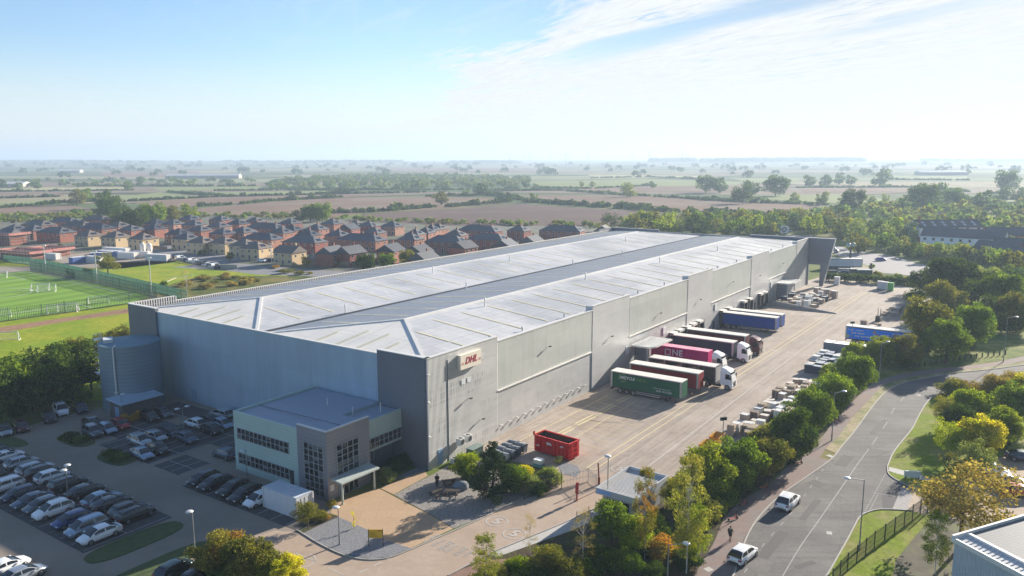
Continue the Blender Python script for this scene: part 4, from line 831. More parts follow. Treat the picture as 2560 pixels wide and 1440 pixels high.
ordn = ['first', 'second', 'third', 'fourth', 'fifth', 'sixth', 'seventh', 'eighth', 'ninth', 'tenth', 'eleventh', 'twelfth', 'thirteenth', 'fourteenth', 'fifteenth', 'sixteenth', 'seventeenth', 'eighteenth', 'nineteenth', 'twentieth'] + ['%d%s' % (i, 'st' if i % 10 == 1 and i != 11 else 'nd' if i % 10 == 2 and i != 12 else 'rd' if i % 10 == 3 and i != 13 else 'th') for i in range(21, 400)]
BV = [mat('brown_brick', (.25, .115, .085), .9, var=.2, vs=1.5), mat('pink_brick', (.42, .22, .16), .9, var=.18, vs=1.5), mat('dark_red_brick', (.27, .08, .06), .9, var=.2, vs=1.5), mat('mixed_brick', (.36, .16, .10), .9, var=.35, vs=3)]
TV = [mat('worn_slate', (.10, .105, .115), .7, var=.25, vs=2), mat('dark_slate', (.05, .055, .07), .6, var=.2, vs=2), mat('blue_slate', (.075, .085, .11), .65, var=.2, vs=2), mat('grey_brown_tiles', (.12, .11, .105), .8, var=.25, vs=2)]
used_h = set(); random.seed(3)
placed_houses = []
for rn, lst in rows:
    lst = sorted(lst, key=lambda t: t[1])
    for i, (k, x, y) in enumerate(lst):
        g = G(x, y, apex[k]); rb = random.Random(x * 3 + y); pm = {}
        if rb.random() < .6: pm['red_brick'] = pm['orange_brick'] = rb.choice(BV)
        if rb.random() < .6: pm['slate_tiles'] = pm['brown_tiles'] = rb.choice(TV)
        o = HP[k] if k not in used_h else copy_tree(HP[k], None, pm); used_h.add(k)
        o.location = (g[0], g[1], 0); o.rotation_euler = (0, 0, R(-25 + random.uniform(-3, 3)) if k not in ('gable',) else R(65 + random.uniform(-8, 8)))
        tag(o, '%s, %s from left in the %s estate row' % (desc[k], ordn[i], rn), 'garage' if k == 'garage' else 'house', 'houses of the new estate'); placed_houses.append(g)
# white apartment building and brick houses on the right
whiteR = mat('white_render', (.86, .86, .86), .8, var=.05, vs=1)
def big_house(name, label, xy, rz, w, d, eave, rise, wall, tile, nw, rooflights=0, chim=0, z0=0, base=None, hip=False):
    root = thing(name, label, 'building', (xy[0], xy[1], z0), rz)
    b = MB(); b.box(-w / 2, w / 2, -d / 2, d / 2, 2.6 if base else 0, eave)
    b.add([(-w / 2, -d / 2, eave), (-w / 2, d / 2, eave), (-w / 2, 0, eave + rise), (w / 2, -d / 2, eave), (w / 2, d / 2, eave), (w / 2, 0, eave + rise)], [(0, 2, 1), (3, 4, 5)]); b.build('wall', wall, root)
    if base: MB().box(-w / 2 - .03, w / 2 + .03, -d / 2 - .03, d / 2 + .03, 0, 2.6).build('brick_base', base, root)
    b = MB(); o_ = .5; dz_ = rise * o_ / (d / 2)
    for sgn in (-1, 1): b.add([(-w / 2 - .3, sgn * (d / 2 + o_), eave - dz_ + .1), (w / 2 + .3, sgn * (d / 2 + o_), eave - dz_ + .1), (w / 2 + .3, 0, eave + rise + .1), (-w / 2 - .3, 0, eave + rise + .1)], [(0, 1, 2, 3)])
    rf = b.build('roof', tile, root)
    for k in range(rooflights):
        x = -w / 2 + w * (k + .7) / (rooflights + .4)
        for t0, t1 in ((.18, .42), (.5, .74)):
            f = lambda t, q: (q, -(d / 2) * (1 - t), eave + rise * t + .2); b = MB(); b.add([f(t0, x - .7), f(t0, x + .7), f(t1, x + .7), f(t1, x - .7)], [(0, 1, 2, 3)]); b.build('roof_window', mat('bright_roof_glass', (.75, .78, .80), .15, .6), rf)
    for k in range(chim): x = (-.4 + .8 * k) * w; b = MB(); b.box(x - .5, x + .5, -.4, .4, eave + rise - 1, eave + rise + 1.6); b.build('chimney', brickM, rf)
    for k in range(nw):
        x = -w / 2 + w * (k + .5) / nw
        for z in ([3.4, 6.0] if eave > 7 else [3.1]):
            if z < eave - 1: b = MB(); b.box(x - .6, x + .6, -d / 2 - .08, -d / 2, z, z + 1.3, 1); b.box(x - .5, x + .5, -d / 2 - .1, -d / 2 - .07, z + .1, z + 1.2); b.build('window', [glassM, mat('grey_surround', (.25, .27, .3), .6)], root)
    for y in (-d / 4, 0, d / 4):
        b = MB(); z = 4.2; b.box(-w / 2 - .1, -w / 2, y - .5, y + .5, z, z + 1.3); b.build('window', glassM, root)
    return root
big_house('apartment_building', 'white rendered building with two rows of glinting roof windows behind the trees', G(2362, 549, 10.6), R(6), 34, 12, 7.2, 3.4, whiteR, mat('brown_slate', (.10, .09, .09), .7), 6, 6, 2, base=brickM)
big_house('apartment_building', 'white weatherboarded building with long dark roof in front of the roof-window building', G(2412, 572, 8.8), R(-42), 34, 12, 5.2, 3.6, whiteR, tileM, 9)
big_house('brick_house', 'red brick house with gabled dark roof and round window, far right', G(2528, 568, 9.2), R(-12), 22, 10, 6.0, 3.2, brick2M, tileM, 4)
big_house('brick_house', 'shaded brick house with low dark roof below the white weatherboarded building', G(2500, 606, 8), R(-60), 16, 10, 5.4, 3.0, brickM, tileM, 4)
big_house('brick_house', 'brown brick house with steep grey roof at the right edge', G(2560, 600, 8.5), R(-20), 20, 11, 5.8, 3.4, brickM, tileM, 4)
big_house('brick_house', 'dark roofed house half hidden by trees at the right edge', G(2575, 622, 7), R(-50), 14, 10, 5.0, 2.6, brickM, tileM, 3)
# ================================================================== VEHICLES
tyreM = mat('tyre_rubber', (.018, .018, .018), .85); rimM = mat('alloy_rim', (.30, .30, .31), .35, .8)
lampW = mat('headlamp_glass', (.75, .78, .80), .15, 0, spec=.8); lampR = mat('tail_lamp', (.35, .01, .01), .3); plateM = mat('number_plate', (.62, .60, .45), .5)
blackTrim = mat('black_plastic', (.022, .022, .024), .6)
def paint(name, col, metal=.25): return mat('paint_' + name, col, .32, metal, coat=.6, spec=.5)
paints = dict(white=paint('white', (.86, .86, .85), 0), silver=paint('silver', (.42, .44, .46), .6), grey=paint('grey', (.13, .14, .155), .5), black=paint('black', (.012, .012, .014), .2),
              blue=paint('blue', (.02, .04, .17), .3), lightblue=paint('light blue', (.30, .38, .47), .5), red=paint('red', (.40, .015, .015), .2), darkred=paint('dark red', (.10, .014, .016), .3),
              slate=paint('slate blue', (.08, .105, .145), .5), navy=paint('navy', (.012, .02, .05), .3), green=paint('dark green', (.012, .03, .03), .3), bright=paint('bright blue', (.04, .10, .45), .3))
P0 = paints['silver']
def wheel(root, x, y, r, w, name='wheel'):
    b = MB(); b.cyl((x, y - w / 2, r), (x, y + w / 2, r), r, r, 16, 0); t = b.build(name, tyreM, root)
    s = 1 if y > 0 else -1; b = MB(); b.cyl((x, y + s * w / 2, r), (x, y + s * (w / 2 + .015), r), r * .66, r * .6, 12, 0); b.build('rim', rimM, t)
def car_proto(kind):
    S_ = dict(  # L, W, belt, roof, bonnet z, rear top x, rear base x, front top x, front base x, boot z
        saloon=(4.7, 1.84, .93, 1.43, .82, -.95, -1.95, .40, 1.42, .96), hatch=(4.25, 1.79, .94, 1.48, .84, -1.35, -2.02, .42, 1.38, .93), suv=(4.5, 1.88, 1.05, 1.68, .98, -1.5, -2.12, .42, 1.34, 1.05),
        estate=(4.75, 1.85, .94, 1.49, .82, -1.75, -2.25, .45, 1.45, .94), mpv=(4.55, 1.83, .98, 1.66, .88, -1.8, -2.15, .62, 1.6, .98), van=(4.9, 1.92, 1.10, 1.90, 1.02, -2.3, -2.42, .85, 1.5, 1.1), coupe=(4.5, 1.88, .88, 1.33, .76, -.75, -1.95, .25, 1.3, .92))[kind]
    L, Wd, zb, zr, zh, xrt, xrb, xft, xfb, zboot = S_
    root = thing('parked_van' if kind == 'van' else 'parked_car', None, None); h = L / 2; w = Wd / 2; g = .2 if kind != 'suv' else .27
    st = [(-h, .72, .42, zb * .72), (-h + .08, .86, .30, zboot - .04), (-h + .45, .95, g, zboot), (xrb, .97, g, zb), (-h * .3, 1, g, zb + .01), (xfb * .3, 1, g, zb), (xfb, .98, g, zh + .09), (h * .72, .95, g, zh), (h - .22, .86, g + .04, zh - .12), (h - .04, .70, .34, zh - .26)]
    rings = []
    for x, wf, z0, z1 in st:
        W_ = w * wf; zm = (z0 + z1) / 2 + .06
        half = [(0, z0), (W_ * .86, z0), (W_ * .98, z0 + .16), (W_, zm), (W_ * .97, z1 - .10), (W_ * .84, z1), (W_ * .4, z1 + .035), (0, z1 + .045)]
        rings.append([(x, -y, z) for y, z in half] + [(x, y, z) for y, z in half[-2:0:-1]])
    b = MB(); b.loft(rings, 0)
    wb_, wt = w * .93, w * .70; xm = (xrt + xft) / 2 - .05; hh = zr - zb
    stn = [(xrb, zb - .03, 0, 1), (xrb * .55 + xrt * .45, zb, .56 * hh, .99), (xrt, zb, .94 * hh, .98), (xrt + .22, zb, .985 * hh, 1), (xm - .05, zb, hh, 1), (xm + .05, zb, hh, 1), (xft - .25, zb, .985 * hh, 1), (xft, zb, .93 * hh, .99), (xfb * .5 + xft * .5, zb - .02, .55 * hh, .98), (xfb, zh + .05, .03, .97)]
    rg = []
    for x, z0, H_, k_ in stn:
        t_ = H_ / hh; wt_x = (wb_ + (wt - wb_) * t_) * k_; hf = [(wb_ * k_, z0), (wb_ * k_ + (wt_x - wb_ * k_) * .12, z0 + H_ * .12), (wb_ * k_ + (wt_x - wb_ * k_) * .8, z0 + H_ * .84), (wt_x * .97, z0 + H_ * .97), (wt_x * .55, z0 + H_ + .015), (0, z0 + H_ + .03)]
        rg.append([(x, -y, z) for y, z in hf] + [(x, y, z) for y, z in hf[-2::-1]])
    nr = len(rg[0]); GL = {}
    for i in range(len(stn) - 1):
        for j in range(nr - 1):
            topj = 3 <= j <= 6; sidej = j in (1, nr - 3); left_ = j > 5
            if topj and i <= 1: key = 'rear_window'
            elif topj and i >= 7: key = 'windscreen'
            elif sidej and i in (2, 3, 5, 6) and not (kind == 'van' and i < 4): key = 'side_window' + ('L' if left_ else 'R') + ('f' if i > 4 else 'r')
            elif sidej and i in (1, 7): key = 'side_window' + ('L' if left_ else 'R') + ('f' if i > 4 else 'r')
            else: key = 'body'
            if key == 'side_windowLr' and kind == 'van' or key == 'side_windowRr' and kind == 'van': key = 'body'
            q = [rg[i][j], rg[i][j + 1], rg[i + 1][j + 1], rg[i + 1][j]]
            if key == 'body': b.add(q, [(0, 3, 2, 1)], 0, True)
            else: GL.setdefault(key, MB()).add(q, [(0, 3, 2, 1)], 0, True)
    if kind in ('estate', 'suv', 'mpv'):
        for s in (-1, 1): b.bar((xrt + .2, s * wt * .96, zr + .03), (xft - .2, s * wt * .96, zr + .03), .05, .05)
    b.box(-h - .02, -h + .1, -w * .6, w * .6, .36, .50, 1); b.box(h - .12, h - .01, -w * .5, w * .5, .30, .46, 1); b.box(-L * .28, L * .26, -w * .985, w * .985, g - .03, g + .08, 1)
    b.build('body', [P0, blackTrim], root)
    for key, g_ in GL.items(): g_.build(key.rstrip('LRfr') if key.startswith('side') else key, glassM, root)
    r = .33 if kind not in ('suv', 'van') else .37
    for x in (-L * .29, L * .30):
        for y in (-w + .10, w - .10): wheel(root, x, y, r, .22)
    for s in (-1, 1):
        MB().box(h - .30, h - .10, s * w * .62 - .17, s * w * .62 + .17, zh - .30, zh - .17).build('headlight', lampW, root)
        MB().box(-h - .012, -h + .16, s * w * .70 - .16, s * w * .70 + .14, zb - .26, zb - .10).build('tail_light', lampR, root)
        MB().box(xfb - .42, xfb - .25, s * (w + .12) - .08, s * (w + .12) + .08, zb, zb + .13).build('wing_mirror', P0, root)
    MB().box(-h - .03, -h, -.26, .26, .58, .69).build('number_plate', plateM, root)
    return root
CPR = {}; used_c = set()
def car(kind, color, label, xy, rz, extra=None, group='cars parked around the warehouse'):
    if kind not in CPR:
        o = CPR[kind] = car_proto(kind)
        for ch in KIDS[o.name]:
            for i, sl in enumerate(ch.material_slots):
                if ch.data.materials[i] == P0: sl.link = 'OBJECT'; sl.material = paints[color]
    else: o = copy_tree(CPR[kind], None, {P0.name: paints[color]})
    o.location = (xy[0], xy[1], .036); o.rotation_euler = (0, 0, rz)
    tag(o, label, 'van' if kind == 'van' else 'car', group)
    return o
kn = dict(saloon='saloon', hatch='hatchback', suv='SUV', estate='estate car', mpv='people carrier', van='panel van', coupe='coupe')
def cg(x, y, z=.7): return G(x, y, z)
c4 = lambda x, y: cg(x / 4, 1080 + y / 4)
c1 = lambda x, y: cg(x / 3, 960 + y / 3)
fwd, bwd, lft, rgt = BA, BA + R(180), BA + R(90), BA - R(90)
def snap(xy, u):
    d = np.array(xy) - np.array([CX, CY]); v = float(d @ EV); return P(u, v)
# front double row, nose towards the lower left (row A) and nose to nose behind (row B)
for (x, y), k, c, t in [((990, 1010), 'saloon', 'white', 'white saloon at the near end of the front row beside the grass island'), ((885, 935), 'mpv', 'lightblue', 'pale blue people carrier next to the end white saloon'),
    ((700, 875), 'hatch', 'blue', 'dark blue hatchback between the white SUV and the pale blue people carrier'), ((490, 795), 'suv', 'white', 'white SUV with roof rails in the middle of the front row'),
    ((420, 725), 'hatch', 'grey', 'grey hatchback tucked against the far side of the white SUV'), ((380, 655), 'saloon', 'slate', 'slate blue saloon second beyond the white SUV'),
    ((190, 615), 'hatch', 'navy', 'navy hatchback right of the white estate in the front row'), ((90, 515), 'estate', 'white', 'white estate car near the left edge of the front row'), ((-40, 430), 'hatch', 'grey', 'grey hatchback cut by the left edge in the front row')]:
    car(k, c, t, snap(c4(x, y), -36.1), bwd)
for (x, y), k, c, t in [((1400, 790), 'estate', 'black', 'long black estate at the island end of the second row'), ((1260, 790), 'suv', 'black', 'black-topped small SUV with pale tail beside the long black estate'),
    ((1110, 705), 'saloon', 'black', 'black saloon hiding the side of the pale blue saloon'), ((990, 665), 'saloon', 'lightblue', 'pale blue saloon with long boot between two black cars'),
    ((830, 590), 'saloon', 'black', 'black saloon just behind the double-headed lamp post'), ((640, 520), 'estate', 'black', 'black estate between the lamp post and the white hatchback'),
    ((500, 440), 'hatch', 'white', 'white hatchback with black tailgate glass in the second row'), ((430, 385), 'hatch', 'black', 'black hatchback squeezed between the silver estate and white hatchback'), ((325, 365), 'estate', 'silver', 'silver estate car in the second row'),
    ((185, 305), 'hatch', 'silver', 'silver hatchback left of the silver estate'), ((80, 225), 'coupe', 'white', 'white coupe at the left end of the second row')]:
    car(k, c, t, snap(c4(x, y), -31.0), fwd)
car('coupe', 'white', 'sunlit white coupe cut by the bottom left corner', c4(60, 1330), BA + R(4)); car('saloon', 'silver', 'sunlit silver saloon on the bottom edge beside the white coupe', c4(215, 1420), BA + R(4))
# bays in front of the office
for (x, y), k, c, t in [((1530, 700), 'hatch', 'black', 'black hatchback, leftmost in front of the office wing'), ((1620, 730), 'saloon', 'black', 'glossy black saloon second from the left in front of the office'),
    ((1765, 780), 'suv', 'black', 'black SUV third in the bays in front of the office'), ((1850, 815), 'estate', 'black', 'black estate between the black SUV and the white hatchback by the container'), ((1935, 862), 'hatch', 'white', 'white hatchback beside the white shipping container')]:
    car(k, c, t, snap(c1(x, y), -20.1), bwd + R(2))
# middle block
for (x, y), k, c, a, t in [((1050, 425), 'suv', 'silver', rgt, 'silver SUV at the corner of the middle parking block'), ((1170, 390), 'hatch', 'silver', rgt, 'silver hatchback behind the corner silver SUV'),
    ((1065, 515), 'saloon', 'lightblue', bwd + R(38), 'pale blue car with a white board on its roof by the round bush island'), ((1185, 475), 'saloon', 'black', bwd + R(38), 'black saloon beside the pale blue car in the middle block'),
    ((1275, 355), 'estate', 'navy', bwd + R(38), 'navy estate car behind the slate blue saloon'), ((1400, 395), 'saloon', 'slate', bwd + R(38), 'slate blue saloon alone in the middle bays'),
    ((1465, 290), 'hatch', 'white', lft, 'white hatchback facing left in the bays by the end wall'), ((1560, 262), 'saloon', 'black', lft, 'black saloon behind the white hatchback near the end wall'),
    ((1590, 335), 'hatch', 'black', bwd + R(38), 'black hatchback right of the white hatchback'), ((1660, 220), 'estate', 'silver', lft, 'silver estate car closest to the blue end wall'),
    ((1675, 295), 'hatch', 'lightblue', bwd + R(38), 'pale blue hatchback against the left edge of the office'), ((1690, 515), 'saloon', 'slate', lft, 'slate saloon half hidden by the office in the striped bays'),
    ((690, 285), 'saloon', 'black', bwd + R(38), 'black saloon behind the grey SUV by the first bush island'), ((695, 355), 'suv', 'grey', bwd + R(38), 'grey SUV beside the first bush island'),
    ((805, 330), 'hatch', 'lightblue', bwd + R(38), 'pale blue hatchback between the grey SUV and the red car'), ((905, 297), 'hatch', 'red', bwd + R(38), 'bright red hatchback in front of the pump house'),
    ((1120, 240), 'hatch', 'black', bwd + R(38), 'black hatchback right of the yellow skip'), ((1225, 212), 'hatch', 'grey', bwd + R(38), 'dark grey hatchback furthest right along the pump house')]:
    car(k, c, t, c1(x, y), a if abs(a - bwd - R(38)) > .01 else rgt - R(6))
for (x, y), k, c, t in [((35, 345), 'hatch', 'silver', 'silver hatchback by the hedge, cut by the left edge'), ((160, 315), 'hatch', 'darkred', 'dark red hatchback under the hedge'), ((365, 245), 'hatch', 'black', 'black hatchback left of the white van under the hedge'),
    ((455, 195), 'van', 'white', 'small white van parked under the hedge'), ((605, 178), 'hatch', 'navy', 'dark hatchback right of the white van under the hedge')]:
    car(k, c, t, c1(x, y), BA + R(-105))
car('hatch', 'green', 'dark green hatchback behind the shrubs on the bottom edge', cg(437, 1421), BA + R(8)); car('hatch', 'black', 'black hatchback half under the shrubs on the bottom edge', cg(495, 1440), BA + R(8))
# road
rz_ = math.atan2(*(np.array(G(1990, 1235)) - np.array(G(1955, 1268)))[::-1])
car('suv', 'white', 'white car with black tailgate stripe driving up the road beside the kerb', cg(1970, 1252), rz_, group='white cars on the road'); car('hatch', 'white', 'white hatchback with dark glass roof panel lower on the road beside the walker', cg(1858, 1382), rz_ - R(4), group='white cars on the road')
car('hatch', 'white', 'pale car beyond the orange tree in the right hand car park', cg(2480, 1172), R(-30)); car('saloon', 'silver', 'silver saloon in front of the red car at the right edge', cg(2520, 1200), R(-20)); car('hatch', 'red', 'red hatchback with dark windows cut by the right edge', cg(2548, 1226), R(-15)); car('saloon', 'slate', 'blue-grey saloon at the right edge above the tan car park', cg(2560, 1140), R(-20))
# distant cars
for i, (x, y, k, c, a, t) in enumerate([(2202, 648, 'saloon', 'bright', 12, 'bright blue car on the far junction road'), (2092, 628, 'hatch', 'silver', 60, 'silver car parked just beyond the blade wall'), (2112, 681, 'saloon', 'navy', -10, 'dark car parked behind the yard hedge'),
    (1970, 577, 'van', 'white', -25, 'white van on the road beyond the warehouse roof'), (2085, 622, 'hatch', 'white', 60, 'white car beside the silver one beyond the blade wall'), (841, 655, 'van', 'white', 65, 'white van parked between two garages of the estate'),
    (660, 650, 'hatch', 'silver', -25, 'silver car beside the last buff brick house'), (655, 651, 'hatch', 'white', -25, 'white car beside the last buff brick house'), (680, 650, 'hatch', 'black', -25, 'black car at the end of the buff brick row')]):
    car(k, c, t, cg(x, y), R(a), group='distant parked cars')
random.seed(11)
for i in range(12):
    x = 442 + i * 9.6; y = 643 + i * 2.2; c = ['darkred', 'white', 'silver', 'navy', 'white', 'white', 'silver', 'black', 'white', 'silver', 'white', 'black'][i]
    car(['hatch', 'van', 'saloon'][i % 3], c, '%s %s, %s from the left in the line of vehicles beside the estate green' % (dict(darkred='dark red', navy='navy').get(c, c), kn[['hatch', 'van', 'saloon'][i % 3]], ordn[i]), cg(x, y), R(58), group='vehicles in line beside the estate green')
# ------------------------------------------------------------------ lorries and trailers
whiteT = mat('trailer_roof', (.74, .70, .64), .6, var=.06, vs=.6); chasM = mat('chassis', (.03, .03, .032), .7); alu = mat('aluminium_side', (.45, .45, .45), .4, .5)
def curtain(name, col): return mat('curtain_' + name, col, .6, 0, var=.12, vs=1.2, spec=.2)
def trailer_parts(root, cm, x0=0.0, L=13.6, Hh=4.0, near=None, kind='curtain', legs=True, under=True):
    """x from x0 (rear) to x0+L (front)"""
    zf = 1.15; n = 46
    if kind == 'curtain':
        b = MB()
        for s in (-1, 1):
            rows_ = []
            for z in (zf, zf + .5, 2.6, Hh - .35):
                rows_.append([(x0 + .35 + (L - .7) * k / n, s * (1.245 + .018 * math.sin(k * 2.3 + z) + (.02 if z < 1.2 else 0)), z) for k in range(n + 1)])
            b.loft(rows_, 0, closed=False, caps=False, sm=True)
        b.build('curtain', cm, root)
        b = MB(); b.box(x0 + .1, x0 + L - .1, -1.2, 1.2, zf + .1, Hh - .15, 0)
        b.box(x0, x0 + .34, -1.25, 1.25, zf, Hh - .14, 1); b.box(x0 + L - .34, x0 + L, -1.25, 1.25, zf, Hh - .14, 1); b.build('load_space', [chasM, alu], root)
        # front bulkhead in curtain colour
        MB().box(x0 + L, x0 + L + .02, -1.24, 1.24, zf, Hh - .12).build('front_panel', cm, root)
    elif kind == 'open':
        b = MB(); b.box(x0 + .1, x0 + L - .1, .9, 1.25, zf, Hh - .2, 0); b.box(x0, x0 + .2, -1.25, 1.25, zf, Hh, 1); b.box(x0 + L - .2, x0 + L, -1.25, 1.25, zf, Hh, 1)
        for k in (1, 2, 3): b.box(x0 + L * k / 4 - .06, x0 + L * k / 4 + .06, -1.24, -1.1, zf, Hh - .1, 1)
        b.build('load_space', [mat('load_space_dark', (.10, .07, .06), .8, var=.3, vs=1.5), alu], root)
        b = MB()
        for k in range(9): b.box(x0 + .5 + k * 1.05, x0 + 1.45 + k * 1.05, -1.1, .8, zf + .02, zf + 1.2 + .5 * ((k * 7) % 3))
        b.build('cargo', mat('wrapped_cargo', (.22, .13, .11), .6, var=.3, vs=1.5), root)
    MB().box(x0, x0 + L, -1.27, 1.27, Hh - .16, Hh).build('roof', whiteT, root)
    b = MB(); b.box(x0, x0 + L, -1.25, 1.25, zf - .12, zf); b.box(x0 + .2, x0 + L - .2, -.6, .6, .8, zf - .12)
    for s in (-1, 1): b.box(x0 + 5.0, x0 + 9.6, s * 1.2 - .03, s * 1.2 + .03, .45, .62, 1); b.box(x0 + 5.0, x0 + 9.6, s * 1.2 - .03, s * 1.2 + .03, .78, .92, 1); b.box(x0 + 5, x0 + 9.5, s * 1.12 - .03, s * 1.12 + .03, .5, zf - .1)
    b.box(x0 - .02, x0 + .1, -1.2, 1.2, .5, .75); b.build('chassis', [chasM, alu], root)
    for k in range(3):
        for y in (-1.08, 1.08): wheel(root, x0 + 1.9 + 1.31 * k, y, .5, .34)
    if legs:
        b = MB()
        for y in (-.75, .75): b.box(x0 + L - 3.0, x0 + L - 2.8, y - .08, y + .08, .12, zf); b.box(x0 + L - 3.15, x0 + L - 2.65, y - .18, y + .18, .02, .12)
        b.build('landing_leg', chasM, root)
def cab_parts(root, x0, pm, deflector=True, stripe=None):
    """tractor unit; x0 = back of the cab"""
    def ring(x, w, z0, z1, r=.12): return [(x, -w, z0), (x, w, z0), (x, w, z1 - r), (x, w - r, z1), (x, -w + r, z1), (x, -w, z1 - r)]
    b = MB(); b.loft([ring(x0, 1.22, .95, 3.55), ring(x0 + 1.2, 1.24, .6, 3.7), ring(x0 + 1.75, 1.24, .5, 3.45), ring(x0 + 2.12, 1.22, .42, 2.3), ring(x0 + 2.28, 1.16, .35, 1.6)], 0, sm=False)
    if deflector: b.add([(x0 + .1, -1.0, 3.5), (x0 + .1, 1.0, 3.5), (x0 + .1, 1.0, 3.98), (x0 + .1, -1.0, 3.98), (x0 + 1.3, -.95, 3.68), (x0 + 1.3, .95, 3.68), (x0 + .55, .95, 3.96), (x0 + .55, -.95, 3.96)], [(3, 2, 6, 7), (7, 6, 5, 4), (0, 3, 7, 4), (1, 5, 6, 2), (0, 1, 2, 3)])
    cb = b.build('cab', pm, root)
    b = MB(); b.add([(x0 + 2.165, -1.1, 2.1), (x0 + 2.165, 1.1, 2.1), (x0 + 1.84, 1.1, 3.2), (x0 + 1.84, -1.1, 3.2)], [(0, 1, 2, 3)]); b.build('windscreen', glassM, cb)
    b = MB(); b.box(x0 + 1.75, x0 + 2.15, -1.15, 1.15, 3.3, 3.36); b.build('sun_visor', mat('smoked_visor', (.03, .03, .035), .3), cb)
    for s in (-1, 1):
        b = MB(); b.add([(x0 + .95, s * 1.255, 2.0), (x0 + 1.95, s * 1.255, 2.0), (x0 + 1.72, s * 1.255, 2.95), (x0 + .95, s * 1.255, 2.95)], [(0, 1, 2, 3)]); b.build('side_window', glassM, cb)
        MB().box(x0 + 2.0, x0 + 2.15, s * 1.42 - .1, s * 1.42 + .1, 2.0, 2.85).build('wing_mirror', blackTrim, cb)
        MB().box(x0 + 2.22, x0 + 2.32, s * .9 - .2, s * .9 + .2, .7, .95).build('headlight', lampW, cb)
    MB().box(x0 + 2.2, x0 + 2.31, -.62, .62, .55, 1.55).build('grille', blackTrim, cb)
    b = MB(); b.box(x0 - 3.4, x0 + .3, -.45, .45, .7, .98); b.box(x0 - 1.4, x0 + .1, -1.2, -.75, .45, .95); b.box(x0 - 1.4, x0 + .1, .75, 1.2, .45, .95); b.build('chassis', chasM, root)
    if stripe: MB().box(x0 + .05, x0 + .9, -1.262, -1.25, 1.1, 2.6).build('side_panel', stripe, cb)
    for x in (x0 - 2.4, x0 + 1.35):
        for y in (-1.08, 1.08): wheel(root, x, y, .5, .34)
def lorry(name, label, cat, u, vr, cm, L=13.6, cab=None, Hh=4.0, kind='curtain', texts=(), rz=0.0, group=None, gap=.8, stripe=None, defl=True):
    xy = P(u, vr); root = thing(name, label, cat, (xy[0], xy[1], .02), BA - R(90) + rz, group)
    trailer_parts(root, cm, 0, L, Hh, kind=kind, legs=not cab)
    if cab: cab_parts(root, L + gap, cab, defl, stripe)
    for body, size, x, z, col, sp_, nm in texts:
        me = text_mesh(body, size, .004, 0, .0 if len(body) > 12 else .015, sp_, 'LEFT'); me.materials.clear(); me.materials.append(col); o = link('lettering', me, root, (x, -1.285, z)); o.rotation_euler = (R(90), 0, 0)
    return root
wt_ = mat('lettering_white', (.72, .74, .72), .6); lg_ = mat('lettering_green', (.10, .24, .06), .6)
g = lorry('curtain_trailer', 'dark green curtain-sided trailer with white recycling lettering, nearest the camera', 'trailer', 47.4, -3.4, curtain('green', (.012, .105, .05)), texts=[('RECYCLE', .72, 1.9, 3.05, wt_, .95, 0), ('FORCE', .72, 4.75, 3.05, lg_, .95, 0), ('0845 4323 820', .48, 8.9, 1.68, wt_, 1.0, 0), ('Total recycling waste solutions', .27, 8.3, 2.15, wt_, 1.0, 0)])
b = MB()
for k in range(24):
    a0, a1 = 2 * math.pi * k / 24, 2 * math.pi * (k + .9) / 24
    if k % 8 == 7: continue
    b.add([(2.35 + r_ * math.cos(a), -1.275, 3.0 + r_ * math.sin(a)) for a, r_ in ((a0, .8), (a1, .8), (a1, .55), (a0, .55))], [(0, 1, 2, 3)])
b.build('recycling_emblem', lg_, g)
lorry('curtain_trailer', 'dark red curtain-sided trailer parked beside the green one', 'trailer', 54.2, -3.7, curtain('red', (.22, .012, .016)))
lorry('articulated_lorry', 'articulated lorry with open-sided dark trailer, white roof and plain white cab', 'lorry', 60.2, -4.7, curtain('brown', (.06, .04, .035)), cab=paints['white'], kind='open')
pk = mat('container_pink', (.56, .006, .16), .6, 0, spec=.2, var=.06, vs=.8, extra=bands(.9, .05, 0, 3.6)); pk2 = mat('container_pink_roof', (.72, .17, .33), .5, 0, var=.06, vs=.8, extra=bands(.6, .04, 0, 3.6))
xy = P(70.6, -.6); root = thing('container_lorry', 'lorry carrying a bright pink shipping container with large ONE lettering', 'lorry', (xy[0], xy[1], .02), BA - R(90))
b = MB(); b.box(0, 12.19, -1.22, 1.22, 1.35, 3.93, 0, 1); b.build('container', [pk, pk2], root)
b = MB(); b.box(0, 12.4, -.5, .5, .85, 1.3); 
b.build('chassis', chasM, root)
for k in range(3):
    for y in (-1.08, 1.08): wheel(root, 1.6 + 1.31 * k, y, .5, .34)
ol = mat('lettering_pink', (.78, .72, .76), .6)
me = text_mesh('NE', 1.75, .004, 0, .03, 1.05, 'LEFT'); me.materials.clear(); me.materials.append(ol); o = link('lettering', me, root, (4.55, -1.235, 2.75)); o.rotation_euler = (R(90), 0, 0)
b = MB()
for q in ((3.0, 3.2, 2.1, 3.4), (4.1, 4.3, 2.1, 3.4), (3.0, 4.3, 2.1, 2.3), (3.0, 4.3, 3.2, 3.4)): b.box(q[0], q[1], -1.24, -1.228, q[2], q[3])
b.build('lettering', ol, root)
me = text_mesh('OCEAN NETWORK EXPRESS', .24, .003, 0, 0, 1.05, 'LEFT'); me.materials.clear(); me.materials.append(mat('lettering_dim_pink', (.62, .25, .42), .6)); o = link('lettering', me, root, (3.0, -1.235, 1.85)); o.rotation_euler = (R(90), 0, 0)
cab_parts(root, 13.0, paints['white'], True, mat('pinkish_panel', (.55, .28, .28), .5))
lorry('articulated_lorry', 'articulated lorry with navy curtain trailer and white cab at the dock', 'lorry', 80.9, -.7, curtain('navy', (.016, .024, .05)), cab=paints['white'])
